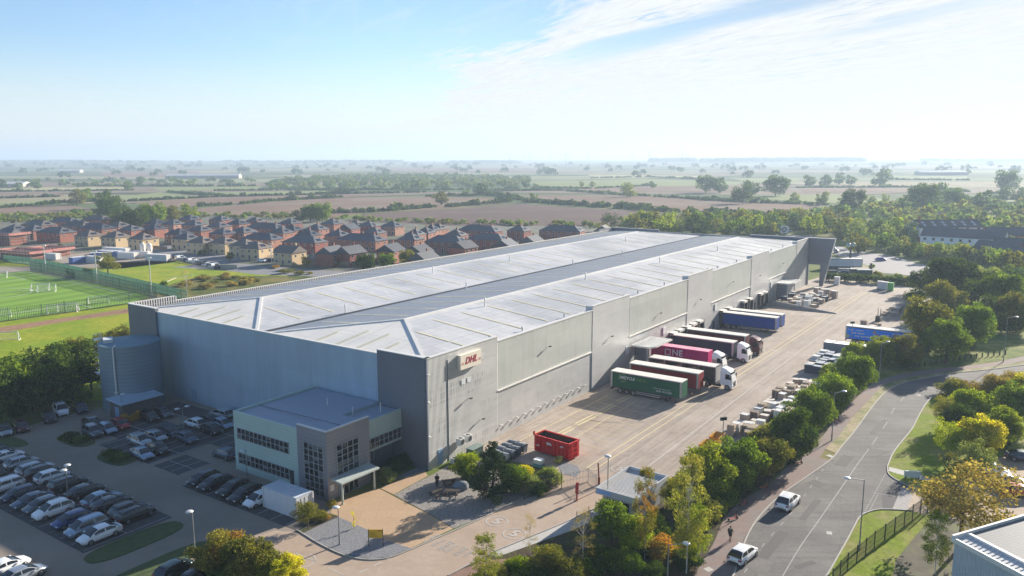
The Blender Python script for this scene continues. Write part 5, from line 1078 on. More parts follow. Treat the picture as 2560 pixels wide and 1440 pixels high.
lorry('articulated_lorry', 'articulated lorry with dark maroon trailer and maroon cab behind the navy one', 'lorry', 88.3, -.8, curtain('maroon', (.11, .012, .02)), cab=paints['darkred'])
bc = curtain('blue', (.004, .045, .27))
lorry('curtain_trailer', 'deep blue curtain-sided trailer backed onto the far dock', 'trailer', 111.6, -.5, bc, group='blue trailers at the far docks'); lorry('curtain_trailer', 'deep blue trailer half hidden behind the first blue trailer', 'trailer', 116.0, -.5, bc, group='blue trailers at the far docks')
sk = curtain('sky_blue', (.0, .25, .90))
g = lorry('curtain_trailer', 'bright sky blue trailer with white parcel slogan behind the hedge trees', 'trailer', 111.8, -29.6, sk, texts=[('Send, receive', .62, .5, 3.2, wt_, 1.0, 0), ('and return', .62, 1.4, 2.55, wt_, 1.0, 0), ('your parcels', .62, 2.0, 1.9, wt_, 1.0, 0), ('Hermes', 1.5, 8.0, 2.3, wt_, 1.0, 0)])
b = MB()
for k in range(2): b.cyl((6.1 + .7 * k, -1.27, 3.1 - .6 * k), (6.1 + .7 * k, -1.285, 3.1 - .6 * k), .36, .36, 14)
b.build('picture_disc', mat('picture_tan', (.45, .30, .24), .6), g)
MB().box(.1, .9, -1.3, -1.275, 1.35, 2.0).build('notice_board', mat('lime_panel', (.45, .50, .20), .6), g)
# white box lorry far away beyond the blade wall
xy = G(2080, 672); root = thing('box_lorry', 'white box trailer standing on the far side of the yard hedge beyond the blade wall', 'lorry', (xy[0], xy[1], 0), R(-6)); trailer_parts(root, curtain('white', (.62, .63, .66)), -3, 13.6, 4.0)
# ================================================================== YARD AND STREET OBJECTS
def shipping(name, label, xy, rz, L, m, mr, group=None):
    root = thing(name, label, 'container', (xy[0], xy[1], .04), rz, group)
    MB().box(0, L, -1.22, 1.22, .12, 2.5).build('wall', m, root); b = MB(); b.box(-.02, L + .02, -1.24, 1.24, 2.5, 2.62); b.build('roof', mr, root)
    b = MB()
    for x in (0, L):
        for y in (-1.22, 1.22): b.box(x - .09, x + .09, y - .09, y + .09, 0, 2.6)
    b.box(0, L, -1.25, -1.15, 0, .16); b.box(0, L, 1.15, 1.25, 0, .16); b.build('frame', m, root)
    b = MB()
    for y in (-.9, -.3, .3, .9): b.cyl((L + .06, y, .2), (L + .06, y, 2.45), .025, .025, 6)
    b.build('door_bar', frameM, root); return root
wcon = mat('container_white', (.76, .76, .77), .5, 0, var=.04, vs=1, extra=bands(.8, .04, 0, 3.6)); wrf = mat('container_white_roof', (.62, .66, .72), .5, 0, extra=bands(1.0, .06, 0, 2.0))
shipping('shipping_container', 'white shipping container with ribbed roof parked in the office bays', P(-19.2, 9.0), BA - R(90), 6.06, wcon, wrf)
gcon = mat('container_grey', (.22, .26, .30), .5, .1, var=.08, vs=1, extra=bands(.8, .04, 0, 3.6))
shipping('shipping_container', 'blue-grey shipping container behind the hedge trees next to stacked bins', P(98.2, -28.2), BA - R(90), 12.2, gcon, mat('container_grey_roof', (.40, .43, .45), .5, 0, extra=bands(.8, .05, 0, 3.6)))
# red open skip container
rs = thing('skip_container', 'large open-topped red skip container with white lettering in the near yard', 'skip', P(14.9, -8.2) + (.02,), BA - R(90) - R(6))
rsM = mat('skip_red', (.58, .008, .010), .5, 0, var=.14, vs=1, spec=.3); inr = mat('rusty_inside', (.07, .03, .02), .9, var=.4, vs=2)
b = MB(); L, w_, t_, h_ = 6.2, 1.2, .06, 2.55
for q in ((0, L, -w_, -w_ + t_), (0, L, w_ - t_, w_), (0, t_, -w_ + t_, w_ - t_), (L - t_, L, -w_ + t_, w_ - t_)): b.box(*q, .25, h_)
b.box(0, L, -w_, w_, .2, .27)
for k in range(9):
    for s in (-1, 1): x = .4 + k * .67; b.box(x, x + .1, s * (w_ + .04) - .04, s * (w_ + .04) + .04, .3, h_ - .12)
for s in (-1, 1): b.box(-.05, L + .05, s * w_ - .1, s * w_ + .1, h_ - .1, h_ + .04)
for x in (0, L): b.box(x - .1, x + .1, -w_ - .1, w_ + .1, h_ - .1, h_ + .05)
for s in (-1, 1): b.box(L, L + .1, s * .6 - .08, s * .6 + .08, .2, h_ - .1)
b.box(L + .02, L + .12, -1.1, 1.1, .9, 1.05); b.box(L + .02, L + .12, -1.1, 1.1, 1.6, 1.75); b.box(-.12, .05, -w_ - .15, -w_ + .1, h_, h_ + .5); b.build('body', rsM, rs)
b = MB(); b.box(t_, L - t_, -w_ + t_, w_ - t_, .27, .5)
for s in (-1, 1): b.box(t_, L - t_, s * (w_ - t_ - .01) - .008, s * (w_ - t_ - .01) + .008, .5, h_ - .15)
b.box(t_ + .01, t_ + .03, -w_ + t_ + .02, w_ - t_ - .02, .5, h_ - .15); b.box(L - t_ - .03, L - t_ - .01, -w_ + t_ + .02, w_ - t_ - .02, .5, h_ - .15); b.build('inside', inr, rs)
b = MB()
for k in range(6): b.cyl((1.0 + k * .8, -.8 + .2 * (k % 3), .5), (1.6 + k * .6, .7, 1.1 + .1 * k), .04, .04, 5)
b.build('scrap_pile', mat('scrap_metal', (.20, .15, .12), .7, .3), rs)
for body, s_, x, z in (('Biffa', .52, 2.75, 1.75), ('2319', .28, 5.0, 1.85), ('4157', .28, .75, 1.1)):
    me = text_mesh(body, s_, .004, 0, .02); me.materials.clear(); me.materials.append(wt_); o = link('lettering', me, rs, (x, -w_ - .09, z)); o.rotation_euler = (R(90), 0, 0)
for k in range(6): MB().box(.5 + k * .9, .6 + k * .9, -.2, .2, .0, .25).build('skid', chasM, rs)
# tipping yellow skips by the hedge
def small_skip(label, xy, rz, m, s=1.0, group=None, bits=None):
    root = thing('skip', label, 'skip', (xy[0], xy[1], .03), rz, group, s); b = MB()
    o = [(-1.0, .2), (.9, .2), (1.7, 1.5), (-1.7, 1.5)]
    for y in (-.85, .79): b.add([(x, y, z) for x, z in o] + [(x, y + .06, z) for x, z in o], [(0, 1, 2, 3), (7, 6, 5, 4), (0, 4, 5, 1), (1, 5, 6, 2), (2, 6, 7, 3), (3, 7, 4, 0)])
    for (x0, z0), (x1, z1) in ((o[0], o[1]), (o[1], o[2]), (o[3], o[0])): b.bar((x0, 0, z0), (x1, 0, z1), 1.7, .06)
    for y in (-.88, .88): b.bar((-1.75, y, 1.5), (1.75, y, 1.5), .1, .1)
    b.build('body', m, root)
    b = MB()
    for y in (-.9, .9): b.cyl((-.4, y, .6), (-.4, y * 1.08, .6), .08, .08, 6); b.cyl((.4, y, .6), (.4, y * 1.08, .6), .08, .08, 6)
    b.build('lifting_lug', m, root); return root
ysM = mat('skip_yellow', (.58, .30, .02), .5, 0, var=.12, vs=2)
small_skip('orange-yellow skip tipped beside the hedge, nearer of the two', G(1768, 1128), R(55), ysM, .85, 'yellow skips by the hedge'); small_skip('orange-yellow skip beside the hedge, farther of the two', G(1792, 1108), R(55), ysM, .85, 'yellow skips by the hedge')
small_skip('yellow skip with white notice standing beside the pump house', c1(985, 245), BA + R(20), ysM, .85)
small_skip('small yellow grit box behind the red skip', P(12.0, -13.2), BA + R(10), mat('grit_yellow', (.50, .42, .08), .6), .45)
# wheeled refuse bins
binM = mat('bin_plastic', (.10, .12, .145), .5, var=.1, vs=3); lidM = mat('bin_lid', (.135, .165, .205), .45)
def big_bin():
    root = thing('refuse_bin', None, None); b = MB(); b.add([(-.6, -.45, .25), (.6, -.45, .25), (.6, .45, .25), (-.6, .45, .25), (-.68, -.55, 1.2), (.68, -.55, 1.2), (.68, .55, 1.2), (-.68, .55, 1.2)], [(0, 3, 2, 1), (0, 1, 5, 4), (1, 2, 6, 5), (2, 3, 7, 6), (3, 0, 4, 7), (4, 5, 6, 7)]); b.box(-.72, .72, -.6, -.5, 1.12, 1.2); b.build('body', binM, root)
    b = MB(); n = 8; rr = [[(-.71, -.58 + 1.16 * k / n, 1.22 + .18 * math.sin(math.pi * k / n)) for k in range(n + 1)], [(.71, -.58 + 1.16 * k / n, 1.22 + .18 * math.sin(math.pi * k / n)) for k in range(n + 1)]]; b.loft(rr, 0, closed=False, caps=True); b.box(-.75, -.65, .45, .65, 1.15, 1.35); b.box(.65, .75, .45, .65, 1.15, 1.35); b.build('lid', lidM, root)
    for x in (-.5, .5):
        for y in (-.4, .4): b = MB(); b.cyl((x, y - .04, .1), (x, y + .04, .1), .1, .1, 8); b.build('wheel', tyreM, root)
    return root
bb = big_bin(); k = 0
for i in range(2):
    for j in range(5):
        o = bb if k == 0 else copy_tree(bb); u, v = 12.6 - j * 1.5 - i * .3, -5.2 - i * 1.65; xy = P(u, v); o.location = (*xy, .03); o.rotation_euler = (0, 0, BA + R(90))
        tag(o, 'grey refuse bin, %s from the red skip in the %s row' % (ordn[j], ('wall side', 'gate side')[i]), 'bin', 'grey refuse bins beside the red skip'); k += 1
# IBC tank
ib = thing('liquid_tote', 'white caged liquid tank with teal lower half beside the refuse bins', 'tank', G(1347, 1168) + (.03,), BA)
b = MB(); b.box(-.5, .5, -.6, .6, .15, .6, 1); b.box(-.5, .5, -.6, .6, .6, 1.15); b.build('bottle', [mat('tote_white', (.75, .76, .76), .4), mat('tote_teal', (.04, .28, .30), .4)], ib)
b = MB()
for z in (.2, .5, .8, 1.12):
    for q in (((-.52, -.62), (.52, -.62)), ((.52, -.62), (.52, .62)), ((.52, .62), (-.52, .62)), ((-.52, .62), (-.52, -.62))): b.bar((*q[0], z), (*q[1], z), .03, .03)
for x, y in ((-.52, -.62), (.52, -.62), (.52, .62), (-.52, .62), (0, -.62), (0, .62)): b.bar((x, y, 0), (x, y, 1.15), .03, .03)
b.build('cage', frameM, ib); MB().box(-.55, .55, -.65, .65, 0, .14).build('pallet', mat('black_pallet', (.06, .06, .06), .7), ib)
# air conditioning units on the wall by the near corner
def ac(label, u, v, z, g, s=1.0):
    root = thing('air_conditioner', label, 'air conditioner', P(u, v) + (z,), BA, g, s); b = MB(); b.box(-.5, .5, -.4, .4, .0, 1.0); b.build('casing', mat('ac_white', (.62, .62, .60), .5), root)
    b = MB(); b.cyl((0, -.41, .5), (0, -.44, .5), .38, .38, 14); b.build('fan_grille', blackTrim, root); b = MB(); b.cyl((0, 0, 1.0), (0, 0, 1.03), .3, .3, 12); b.build('top_grille', blackTrim, root)
ac('white air conditioning unit on the wall bracket, nearer the corner', 5.6, -.95, 2.0, 'air conditioning units on the yard wall'); ac('white air conditioning unit on the wall bracket, farther from the corner', 7.3, -.95, 2.0, 'air conditioning units on the yard wall')
ac('low white air conditioning unit on the ground beside the corner door', 3.6, -1.3, .02, 'units on the ground', .8); ac('second low white unit on the ground right of the corner door', 4.7, -1.3, .02, 'units on the ground', .8)
cn = thing('plant_cabinet', 'dark green box cabinet on the ground below the wall air conditioners', 'cabinet', P(7.0, -2.4) + (.02,), BA); b = MB(); b.box(-1.2, 1.2, -.6, .6, 0, 1.5); b.build('body', mat('cabinet_green', (.05, .09, .07), .6), cn); b = MB(); b.box(-1.3, 1.3, -.7, .7, 1.5, 1.6); b.build('lid', mat('cabinet_lid', (.16, .22, .20), .6), cn)
# ------------------------------------------------------------------ lamp posts
postM = mat('galvanised_post', (.30, .31, .31), .5, .5); headM = mat('lamp_head', (.66, .66, .64), .4, .2)
def lamp(label, base, h, kind, az=0.0, name='street_lamp', group=None):
    root = thing(name, label, 'lamp post', (base[0], base[1], 0), az, group); b = MB(); b.cyl((0, 0, 0), (0, 0, 1.1), .11, .1, 8); b.cyl((0, 0, 1.1), (0, 0, h), .075, .05, 8)
    if kind == 'arm': b.bar((0, 0, h - .05), (1.5, 0, h + .12), .07, .07)
    if kind == 'double':
        for s in (-1, 1): b.bar((0, 0, h - .03), (.55 * s, 0, h + .05), .06, .06)
    b.build('pole', postM, root)
    heads = {'arm': [(1.75, 0)], 'double': [(.85, 0), (-.85, 0)], 'single': [(.25, 0)], 'flood': []}[kind]
    for x, y in heads: MB().sph((x, 0, h + (.12 if kind == 'arm' else .08)), .42 if kind != 'arm' else .38, 10, 6, 0, .32).build('lamp_head', headM, root)
    if kind == 'flood':
        for s in (-1, 1): MB().box(s * .28 - .2, s * .28 + .2, -.15, .15, h - .1, h + .35).build('lamp_head', blackTrim, root)
    return root
aE = math.atan2(-.35, -1)
lamp('tall street lamp with long arm standing on the verge, lower right', G(2148, 1375), 8.0, 'arm', R(172)); lamp('street lamp beside the footpath in front of the hedge trees', G(2079, 1102), 7.4, 'arm', R(20))
lamp('street lamp at the bend of the footpath', G(2197, 960), 7.8, 'arm', R(30)); lamp('street lamp with white head behind the bollards, far right', G(2508, 905), 9.4, 'arm', R(0))
lamp('grey lamp column standing in front of the gatehouse', G(1518, 1290), 7.3, 'single', R(100)); lamp('yard lamp post with black floodlights behind the hedge', G(1805, 1140), 5.4, 'flood', R(20)); lamp('yard lamp post with floodlight in front of the sky blue trailer', G(2127, 868), 5.5, 'flood', R(20))
lamp('double-headed lamp post among the parked cars', G(172, 1255), 4.4, 'double', BA + R(50), 'car_park_lamp'); lamp('lamp post with round head in front of the tank pump house', G(308, 1050), 4.3, 'single', R(0), 'car_park_lamp'); lamp('double-headed lamp post in the bays near the end wall', G(460, 1082), 4.0, 'double', BA, 'car_park_lamp')
lamp('lamp post with white head beside the shrubs at the exit', G(488, 1390), 5.0, 'single', R(200), 'car_park_lamp'); lamp('small lamp post under the hedge at the left', G(62, 1026), 3.2, 'single', 0, 'car_park_lamp'); lamp('lamp post with cream head on the gravel bed', G(849, 1362), 4.3, 'single', R(180), 'car_park_lamp'); lamp('slim lamp post in front of the office wing', G(618, 1200), 4.0, 'single', R(180), 'car_park_lamp')
lamp('low lamp post among the autumn trees, lower right', G(2462, 1145), 4.0, 'single', R(180), 'car_park_lamp'); lamp('slim lamp post between the autumn trees, upper right', G(2482, 1012), 3.6, 'single', R(180), 'car_park_lamp')
lamp('lamp standard on the bottom edge among the birches', G(1668, 1470), 4.6, 'arm', R(0), 'street_lamp')
for i, ((x, y), h) in enumerate([((115, 680), 9.8), ((243, 706), 10.6), ((379, 737), 11.4), ((680, 668), 9)]):
    root = thing('floodlight_mast', 'slim white floodlight mast beside the pitch, %s from the left' % ordn[i] if i < 3 else 'slim white mast beside the estate road', 'floodlight', G(x, y) + (0,), 0, 'floodlight masts by the pitch'); MB().cyl((0, 0, 0), (0, 0, h), .2, .12, 8).build('mast', mat('mast_white', (.55, .56, .55), .5, .2), root); b = MB(); b.box(-.7, .7, -.2, .2, h, h + .4); b.build('lamp_head', headM, root)
# ------------------------------------------------------------------ signs, gate, barriers
ts = thing('totem_sign', 'yellow sign board on two black posts on the gravel bed', 'sign', G(940, 1366) + (.03,), R(0)); 
b = MB(); b.box(-.82, -.75, -.04, .04, 0, 2.0); b.box(.75, .82, -.04, .04, 0, 2.0); b.build('post', blackTrim, ts); b = MB(); b.box(-.75, .75, -.03, .03, .95, 1.95); b.build('board', mat('sign_yellow', (.66, .42, .02), .6), ts)
b = MB()
for k in range(3): b.box(-.65, -.65 + (.5, .65, .9)[k], -.045, -.031, 1.55 - .2 * k, 1.60 - .2 * k)
b.build('text_line', mat('sign_text', (.28, .15, .03), .6), ts)
me = text_mesh('DHL', .2, .004, .3, .005); me.materials.clear(); me.materials.append(redM); o = link('lettering', me, ts, (.45, -.045, 1.82)); o.rotation_euler = (R(90), 0, 0)
def mesh_fence(name, label, pts, h, step, m, mm, cat='fence', dens=.12, group=None, kind='fence'):
    root = thing(name, label, cat, (pts[0][0], pts[0][1], 0), 0, group); o0 = Vector(pts[0]); pp = []; b2 = MB(); bp = []
    for a, c in zip(pts[:-1], pts[1:]):
        a = Vector(a) - o0; c = Vector(c) - o0; d = c - a; n = max(1, round(d.length / step))
        for k in range(n): pp.append(a + d * k / n)
        nn_ = max(1, int(d.length / dens))
        if dens < 5:
            for k in range(nn_): q = a + d * k / nn_; b2.bar((q.x, q.y, .05), (q.x, q.y, h), mm, mm)
        for z in np.arange(.1, h + .01, max(.3, dens * 3.5)): b2.bar((a.x, a.y, z), (c.x, c.y, z), mm, mm * 1.2)
    pp.append(Vector(pts[-1]) - o0)
    b2.build('mesh_panel', m, root)
    for q in pp[:100]: b = MB(); b.box(q.x - .05, q.x + .05, q.y - .05, q.y + .05, 0, h + .1); b.build('post', m, root)
    return root
grnF = mat('fence_green', (.012, .075, .045), .5); whF = mat('fence_white', (.55, .50, .45), .5); blF = mat('fence_dark', (.02, .035, .03), .5)
F_ = lambda *a: [G(x, y) for x, y in a]
mesh_fence('pitch_fence', 'tall green mesh fence along the near edge of the pitch', F_((-60, 812), (0, 805), (22, 801), (45, 799), (272, 768)), 3.4, 6, grnF, .055, dens=.42)
mesh_fence('pitch_fence', 'green mesh fence at the corner of the pitch behind the warehouse', F_((272, 768), (374, 752)), 3.4, 5, grnF, .055, dens=.45)
mesh_fence('pitch_fence', 'dark green mesh fence along the far touchline', F_((76, 676), (165, 694), (250, 712), (392, 744)), 3.6, 5, grnF, .07, dens=.30)
mesh_fence('perimeter_fence', 'green railing fence running behind the pitch beside the works compound', F_((10, 655), (90, 664), (200, 688), (330, 716), (470, 752)), 3.0, 4.5, mat('fence_teal', (.015, .14, .085), .5), .11, dens=.42)
mesh_fence('verge_fence', 'dark green mesh fence beside the verge, lower right', F_((2080, 1470), (2118, 1428), (2185, 1372), (2260, 1318), (2300, 1288), (2318, 1284)), 2.0, 2.6, blF, .022, dens=.16)
mesh_fence('entrance_gate', 'pale mesh gate across the road between the planting and the gatehouse', F_((1404, 1221), (1470, 1205), (1490, 1222)), 1.9, 3.2, whF, .035, cat='gate', dens=.22)
mesh_fence('planting_fence', 'dark green mesh fence hidden in the planting beside the gate', F_((1310, 1248), (1404, 1222)), 2.2, 2.4, blF, .025, dens=.2)
yr = mat('rail_yellow', (.45, .34, .14), .5)
mesh_fence('hand_rail', 'yellow hand rail along the kerb in front of the gatehouse', F_((1442, 1303), (1472, 1290), (1507, 1264)), 1.1, 1.8, yr, .05, cat='railing', dens=9)
mesh_fence('hand_rail', 'white hooped rail at the end of the roughland beside the pitch', F_((417, 705), (440, 695), (480, 690)), 1.0, 3, whF, .12, cat='railing', dens=9)
br = thing('barrier', 'red barrier post with control boxes on the road island', 'barrier', G(1442, 1252) + (.03,), R(0)); b = MB(); b.box(-.09, .09, -.09, .09, 0, 2.3); b.box(-.2, .2, -.16, .16, 1.5, 2.0); b.box(-.2, .2, -.16, .16, .95, 1.35); b.box(-.14, .22, -.14, .14, 2.1, 2.35); b.build('post', mat('barrier_red', (.36, .02, .02), .5), br)
br = thing('barrier', 'dark red raised barrier arm beside the yard gate', 'barrier', G(1497, 1212) + (.03,), R(0)); b = MB(); b.box(-.15, .15, -.15, .15, 0, 1.0); b.bar((0, 0, .9), (-.12, .1, 2.9), .14, .14); b.build('arm', mat('barrier_dark_red', (.18, .03, .02), .6), br)
sheet('traffic_island', [(1436, 1254), (1446, 1250), (1492, 1228), (1490, 1222), (1480, 1226), (1440, 1246)], tanM, .1)
cn_ = lambda x, y, l: (lambda r: (MB().cyl((0, 0, .03), (0, 0, .75), .17, .04, 10).build('cone_body', mat('cone_orange', (.60, .10, .02), .5), r), MB().box(-.22, .22, -.22, .22, 0, .04).build('cone_base', blackTrim, r), MB().cyl((0, 0, .35), (0, 0, .55), .12, .085, 10).build('white_band', whiteT, r)))(thing('traffic_cone', l, 'cone', G(x, y) + (.02,), 0))
cn_(1730, 990, 'orange cone beside the front of the dark red trailer')
sb = thing('sign_board', 'pale green sign board on short legs on the grass by the junction', 'sign', G(2280, 1196) + (.03,), R(-8)); b = MB(); b.box(-1.0, 1.0, -.12, .12, .15, 1.0); b.build('board', mat('board_pale', (.55, .62, .60), .5), sb); b = MB(); b.box(-.85, -.75, -.2, .2, 0, .2); b.box(.75, .85, -.2, .2, 0, .2); b.build('foot', blackTrim, sb)
# bollards in a row
bm = mat('timber_bollard', (.05, .04, .03), .8)
for k in range(19):
    t = k / 18; x = 2254 + (2513 - 2254) * t; y = 929 - 42 * t - 5 * math.sin(math.pi * t) ; g = G(x, y)
    bo = MB(); bo.box(-.09, .09, -.09, .09, 0, .95); bo.add([(-.09, -.09, .95), (.09, -.09, .95), (.09, .09, .95), (-.09, .09, .95), (0, 0, 1.03)], [(0, 1, 4), (1, 2, 4), (2, 3, 4), (3, 0, 4)])
    if k == 0: bme = bo.mesh('bollard', bm)
    o = link('bollard', bme, None, (g[0], g[1], 0)); tag(o, 'dark timber bollard, %s from the left in the row beside the path' % ordn[k], 'bollard', 'bollards along the footpath')
# e-scooters parked on the path
scM = mat('scooter_coral', (.55, .13, .10), .5)
def scooter():
    r = thing('electric_scooter', None, None); b = MB(); b.box(-.5, .35, -.08, .08, .12, .18); b.build('deck', scM, r); b = MB(); b.bar((.42, 0, .15), (.30, 0, 1.1), .06, .06); b.bar((.30, -.26, 1.08), (.30, .26, 1.08), .04, .04); b.build('handlebar', blackTrim, r)
    for x in (-.55, .48): b = MB(); b.cyl((x, -.03, .12), (x, .03, .12), .12, .12, 12); b.build('wheel', tyreM, r)
    b = MB(); b.bar((.36, 0, .2), (.28, 0, .55), .10, .10); b.build('stem_battery', scM, r); return r
s0 = scooter()
for i, (x, y) in enumerate([(1833, 1300), (1858, 1263), (1908, 1222), (1996, 1160), (2038, 1118), (2090, 1055)]):
    o = s0 if i == 0 else copy_tree(s0); g = G(x, y); o.location = (*g, .032); o.rotation_euler = (0, 0, R([20, 35, 10, 15, 30, 20][i])); o.scale = (1.15,) * 3
    tag(o, 'coral electric scooter left on the footpath, %s from the bottom' % ordn[i], 'scooter', 'scooters left along the footpath')
# ------------------------------------------------------------------ people
def skin_person(label, xy, rz, pose, cl, h=1.75):
    root = thing('person', label, 'person', (xy[0], xy[1], .035), rz)
    J = dict(pel=(0, 0, .93), che=(0, 0, 1.30), nec=(0, 0, 1.47), hed=(.02, 0, 1.60), top=(.02, 0, 1.74), ls=(0, .19, 1.40), rs=(0, -.19, 1.40), lh=(0, .10, .88), rh=(0, -.10, .88),
             le=(-.06, .27, 1.14), re=(.04, -.27, 1.14), lw=(.06, .29, .90), rw=(.14, -.28, .92), lk=(.10, .10, .50), rk=(-.02, -.10, .49), la=(.14, .10, .08), ra=(-.22, -.10, .12), lt=(.28, .10, .03), rt=(-.10, -.10, .03))
    J.update(pose)
    nm = list(J); ed = [('pel', 'che'), ('che', 'nec'), ('nec', 'hed'), ('hed', 'top'), ('che', 'ls'), ('che', 'rs'), ('ls', 'le'), ('le', 'lw'), ('rs', 're'), ('re', 'rw'), ('pel', 'lh'), ('pel', 'rh'), ('lh', 'lk'), ('lk', 'la'), ('la', 'lt'), ('rh', 'rk'), ('rk', 'ra'), ('ra', 'rt')]
    rad = dict(pel=.145, che=.155, nec=.055, hed=.10, top=.07, ls=.075, rs=.075, lh=.10, rh=.10, le=.05, re=.05, lw=.033, rw=.033, lk=.065, rk=.065, la=.045, ra=.045, lt=.04, rt=.04)
    def skinned(nodes, grow, name, m, par, edges=None):
        es = [(a, c) for a, c in (edges or ed) if a in nodes and c in nodes]; ns = [q for q in nm if q in nodes]
        me = bpy.data.meshes.new(name); me.from_pydata([J[q] for q in ns], [(ns.index(a), ns.index(c)) for a, c in es], [])
        o = bpy.data.objects.new(name, me); COL.objects.link(o); o.modifiers.new('s', 'SKIN'); sv = me.skin_vertices[0].data
        for i, q in enumerate(ns): r = rad[q] + grow; sv[i].radius = (r, r)
        sv[0].use_root = True
        md = o.modifiers.new('u', 'SUBSURF'); md.levels = 1; md.render_levels = 1
        dg = bpy.context.evaluated_depsgraph_get(); me2 = bpy.data.meshes.new_from_object(o.evaluated_get(dg)); bpy.data.objects.remove(o); me2.materials.clear(); me2.materials.append(m); me2.name = name
        return link(name, me2, par)
    skinned(set(nm), 0, 'body', mat('skin', (.45, .28, .20), .6), root)
    skinned({'che', 'pel', 'ls', 'rs', 'le', 're'} | ({'lw', 'rw'} if cl.get('long') else set()), .025, 'jacket', cl['top'], root)
    skinned({'pel', 'lh', 'rh', 'lk', 'rk'} | ({'la', 'ra'} if cl.get('long') else set()), .022, 'trousers', cl['leg'], root)
    b = MB(); b.sph((.0, 0, 1.665), .115, 10, 6, 0, 1.0, -.1); b.build('hair', mat('hair_dark', (.03, .02, .015), .7), root)
    if cl.get('bag'): b = MB(); b.loft([[(-.16, -.14, z), (-.34, -.12, z), (-.34, .12, z), (-.16, .14, z)] for z in (1.0, 1.2, 1.45)], 0, sm=False); b.build('backpack', cl['bag'], root)
    for s, q in ((1, 'lt'), (-1, 'rt')): a = J[q]; MB().box(a[0] - .16, a[0] + .08, a[1] - .05, a[1] + .05, a[2] - .03, a[2] + .06).build('shoe', blackTrim, root)
    return root
vis = mat('green_jacket', (.02, .07, .03), .8); blk = mat('black_clothes', (.008, .008, .01), .9)
a_ = math.atan2(*(np.array(G(1880, 1290)) - np.array(G(1825, 1353)))[::-1])
skin_person('person with a dark backpack and bright vest walking up the footpath beside the trees', G(1825, 1353), a_, {}, dict(top=vis, leg=blk, bag=mat('backpack_dark', (.015, .03, .02), .8)))
skin_person('person in long black clothes standing in the tree shade by the entrance garden', G(1093, 1217), R(-100), dict(la=(.02, .10, .08), ra=(.02, -.10, .08), lt=(.14, .10, .03), rt=(.14, -.10, .03), lk=(.03, .1, .5), rk=(.03, -.1, .5), lw=(.2, .08, 1.1), rw=(.2, -.08, 1.1)), dict(top=blk, leg=blk, long=True))
# garden furniture
def picnic(label, x, y, rz):
    r = thing('picnic_table', label, 'table', G(x, y) + (.03,), rz, 'picnic tables in the shade'); b = MB()
    for k in range(4): b.box(-.9, .9, -.36 + k * .19, -.2 + k * .19, .72, .76)
    wd = mat('dark_timber', (.05, .035, .025), .8); b.build('tabletop', wd, r)
    for s in (-1, 1): MB().box(-.9, .9, s * .72 - .13, s * .72 + .13, .42, .46).build('bench', wd, r)
    for x_ in (-.6, .6): b = MB(); b.bar((x_, -.7, 0), (x_, -.2, .74), .08, .08); b.bar((x_, .7, 0), (x_, .2, .74), .08, .08); b.bar((x_, -.8, .4), (x_, .8, .4), .08, .08); b.build('leg_frame', wd, r)
picnic('dark picnic table right of the standing person', 1122, 1215, R(20)); picnic('dark picnic table below the standing person', 1092, 1240, R(50)); picnic('dark picnic table in the gravel garden below the first two', 1130, 1240, R(-10))
b = MB(); b.sph((0, 0, .35), 1.1, 12, 7, 0, .65)
for i, v in enumerate(b.v): k = 1 + .28 * mnoise.noise(Vector(v) * 1.3); b.v[i] = (v[0] * k, v[1] * k * .8, v[2] * k)
o = b.build('boulder', mat('grey_boulder', (.20, .22, .24), .9, var=.2, vs=2), None, G(1154, 1222) + (.02,)); tag(o, 'large grey boulder under the trees beside the picnic table', 'boulder')
# ------------------------------------------------------------------ pallets, stacks and yard clutter
wdM = mat('pallet_wood', (.50, .40, .30), .9, var=.25, vs=2.5); wd2 = mat('weathered_wood', (.34, .27, .22), .9, var=.3, vs=2.5); wrapM = mat('white_wrap', (.70, .69, .66), .5, var=.08, vs=2); dkM = mat('dark_crate', (.045, .06, .085), .6, var=.2, vs=2)
def pallet_stack(n, m, jit=.05, seed=0):
    rnd = random.Random(seed); b = MB()
    for k in range(n):
        z = k * .145; dx_, dy_ = rnd.uniform(-jit, jit), rnd.uniform(-jit, jit); 
        for y in (-.5, -.25, 0, .25, .5): b.box(-.6 + dx_, .6 + dx_, y - .07 + dy_, y + .07 + dy_, z + .12, z + .142)
        for x in (-.55, 0, .55): b.box(x - .05 + dx_, x + .05 + dx_, -.5 + dy_, .5 + dy_, z, z + .12)
    return b.mesh('pallet_stack', m)
def crate(h, m, m2):
    b = MB(); b.box(-.58, .58, -.48, .48, .12, h, 0); b.box(-.62, .62, -.52, .52, h, h + .05, 1)
    for x in (-.5, 0, .5): b.box(x - .06, x + .06, -.5, .5, 0, .12)
    for x in (-.6, .55): b.box(x, x + .05, -.5, .5, .12, h)
    return b.mesh('crate', [m, m2])
SM_ = dict(tall=pallet_stack(13, wdM, .05, 1), mid=pallet_stack(8, wd2, .07, 2), low=pallet_stack(3, wdM, .1, 3), wrapped=crate(1.5, wrapM, wrapM), box=crate(1.0, wd2, mat('board_lid', (.60, .54, .46), .8, var=.1, vs=2)), dark=crate(1.35, dkM, mat('grey_lid', (.34, .38, .42), .7)), tallbox=crate(1.7, wd2, wrapM))
dsc = dict(tall='tall stack of pale wooden pallets', mid='weathered stack of wooden pallets', low='low stack of pale pallets', wrapped='white wrapped pallet load', box='brown box crate with pale lid', dark='dark blue crate with grey lid', tallbox='tall brown crate with white top')
nmx = dict(tall='pallet_stack', mid='pallet_stack', low='pallet_stack', wrapped='wrapped_pallet', box='wooden_crate', dark='dark_crate', tallbox='wooden_crate')
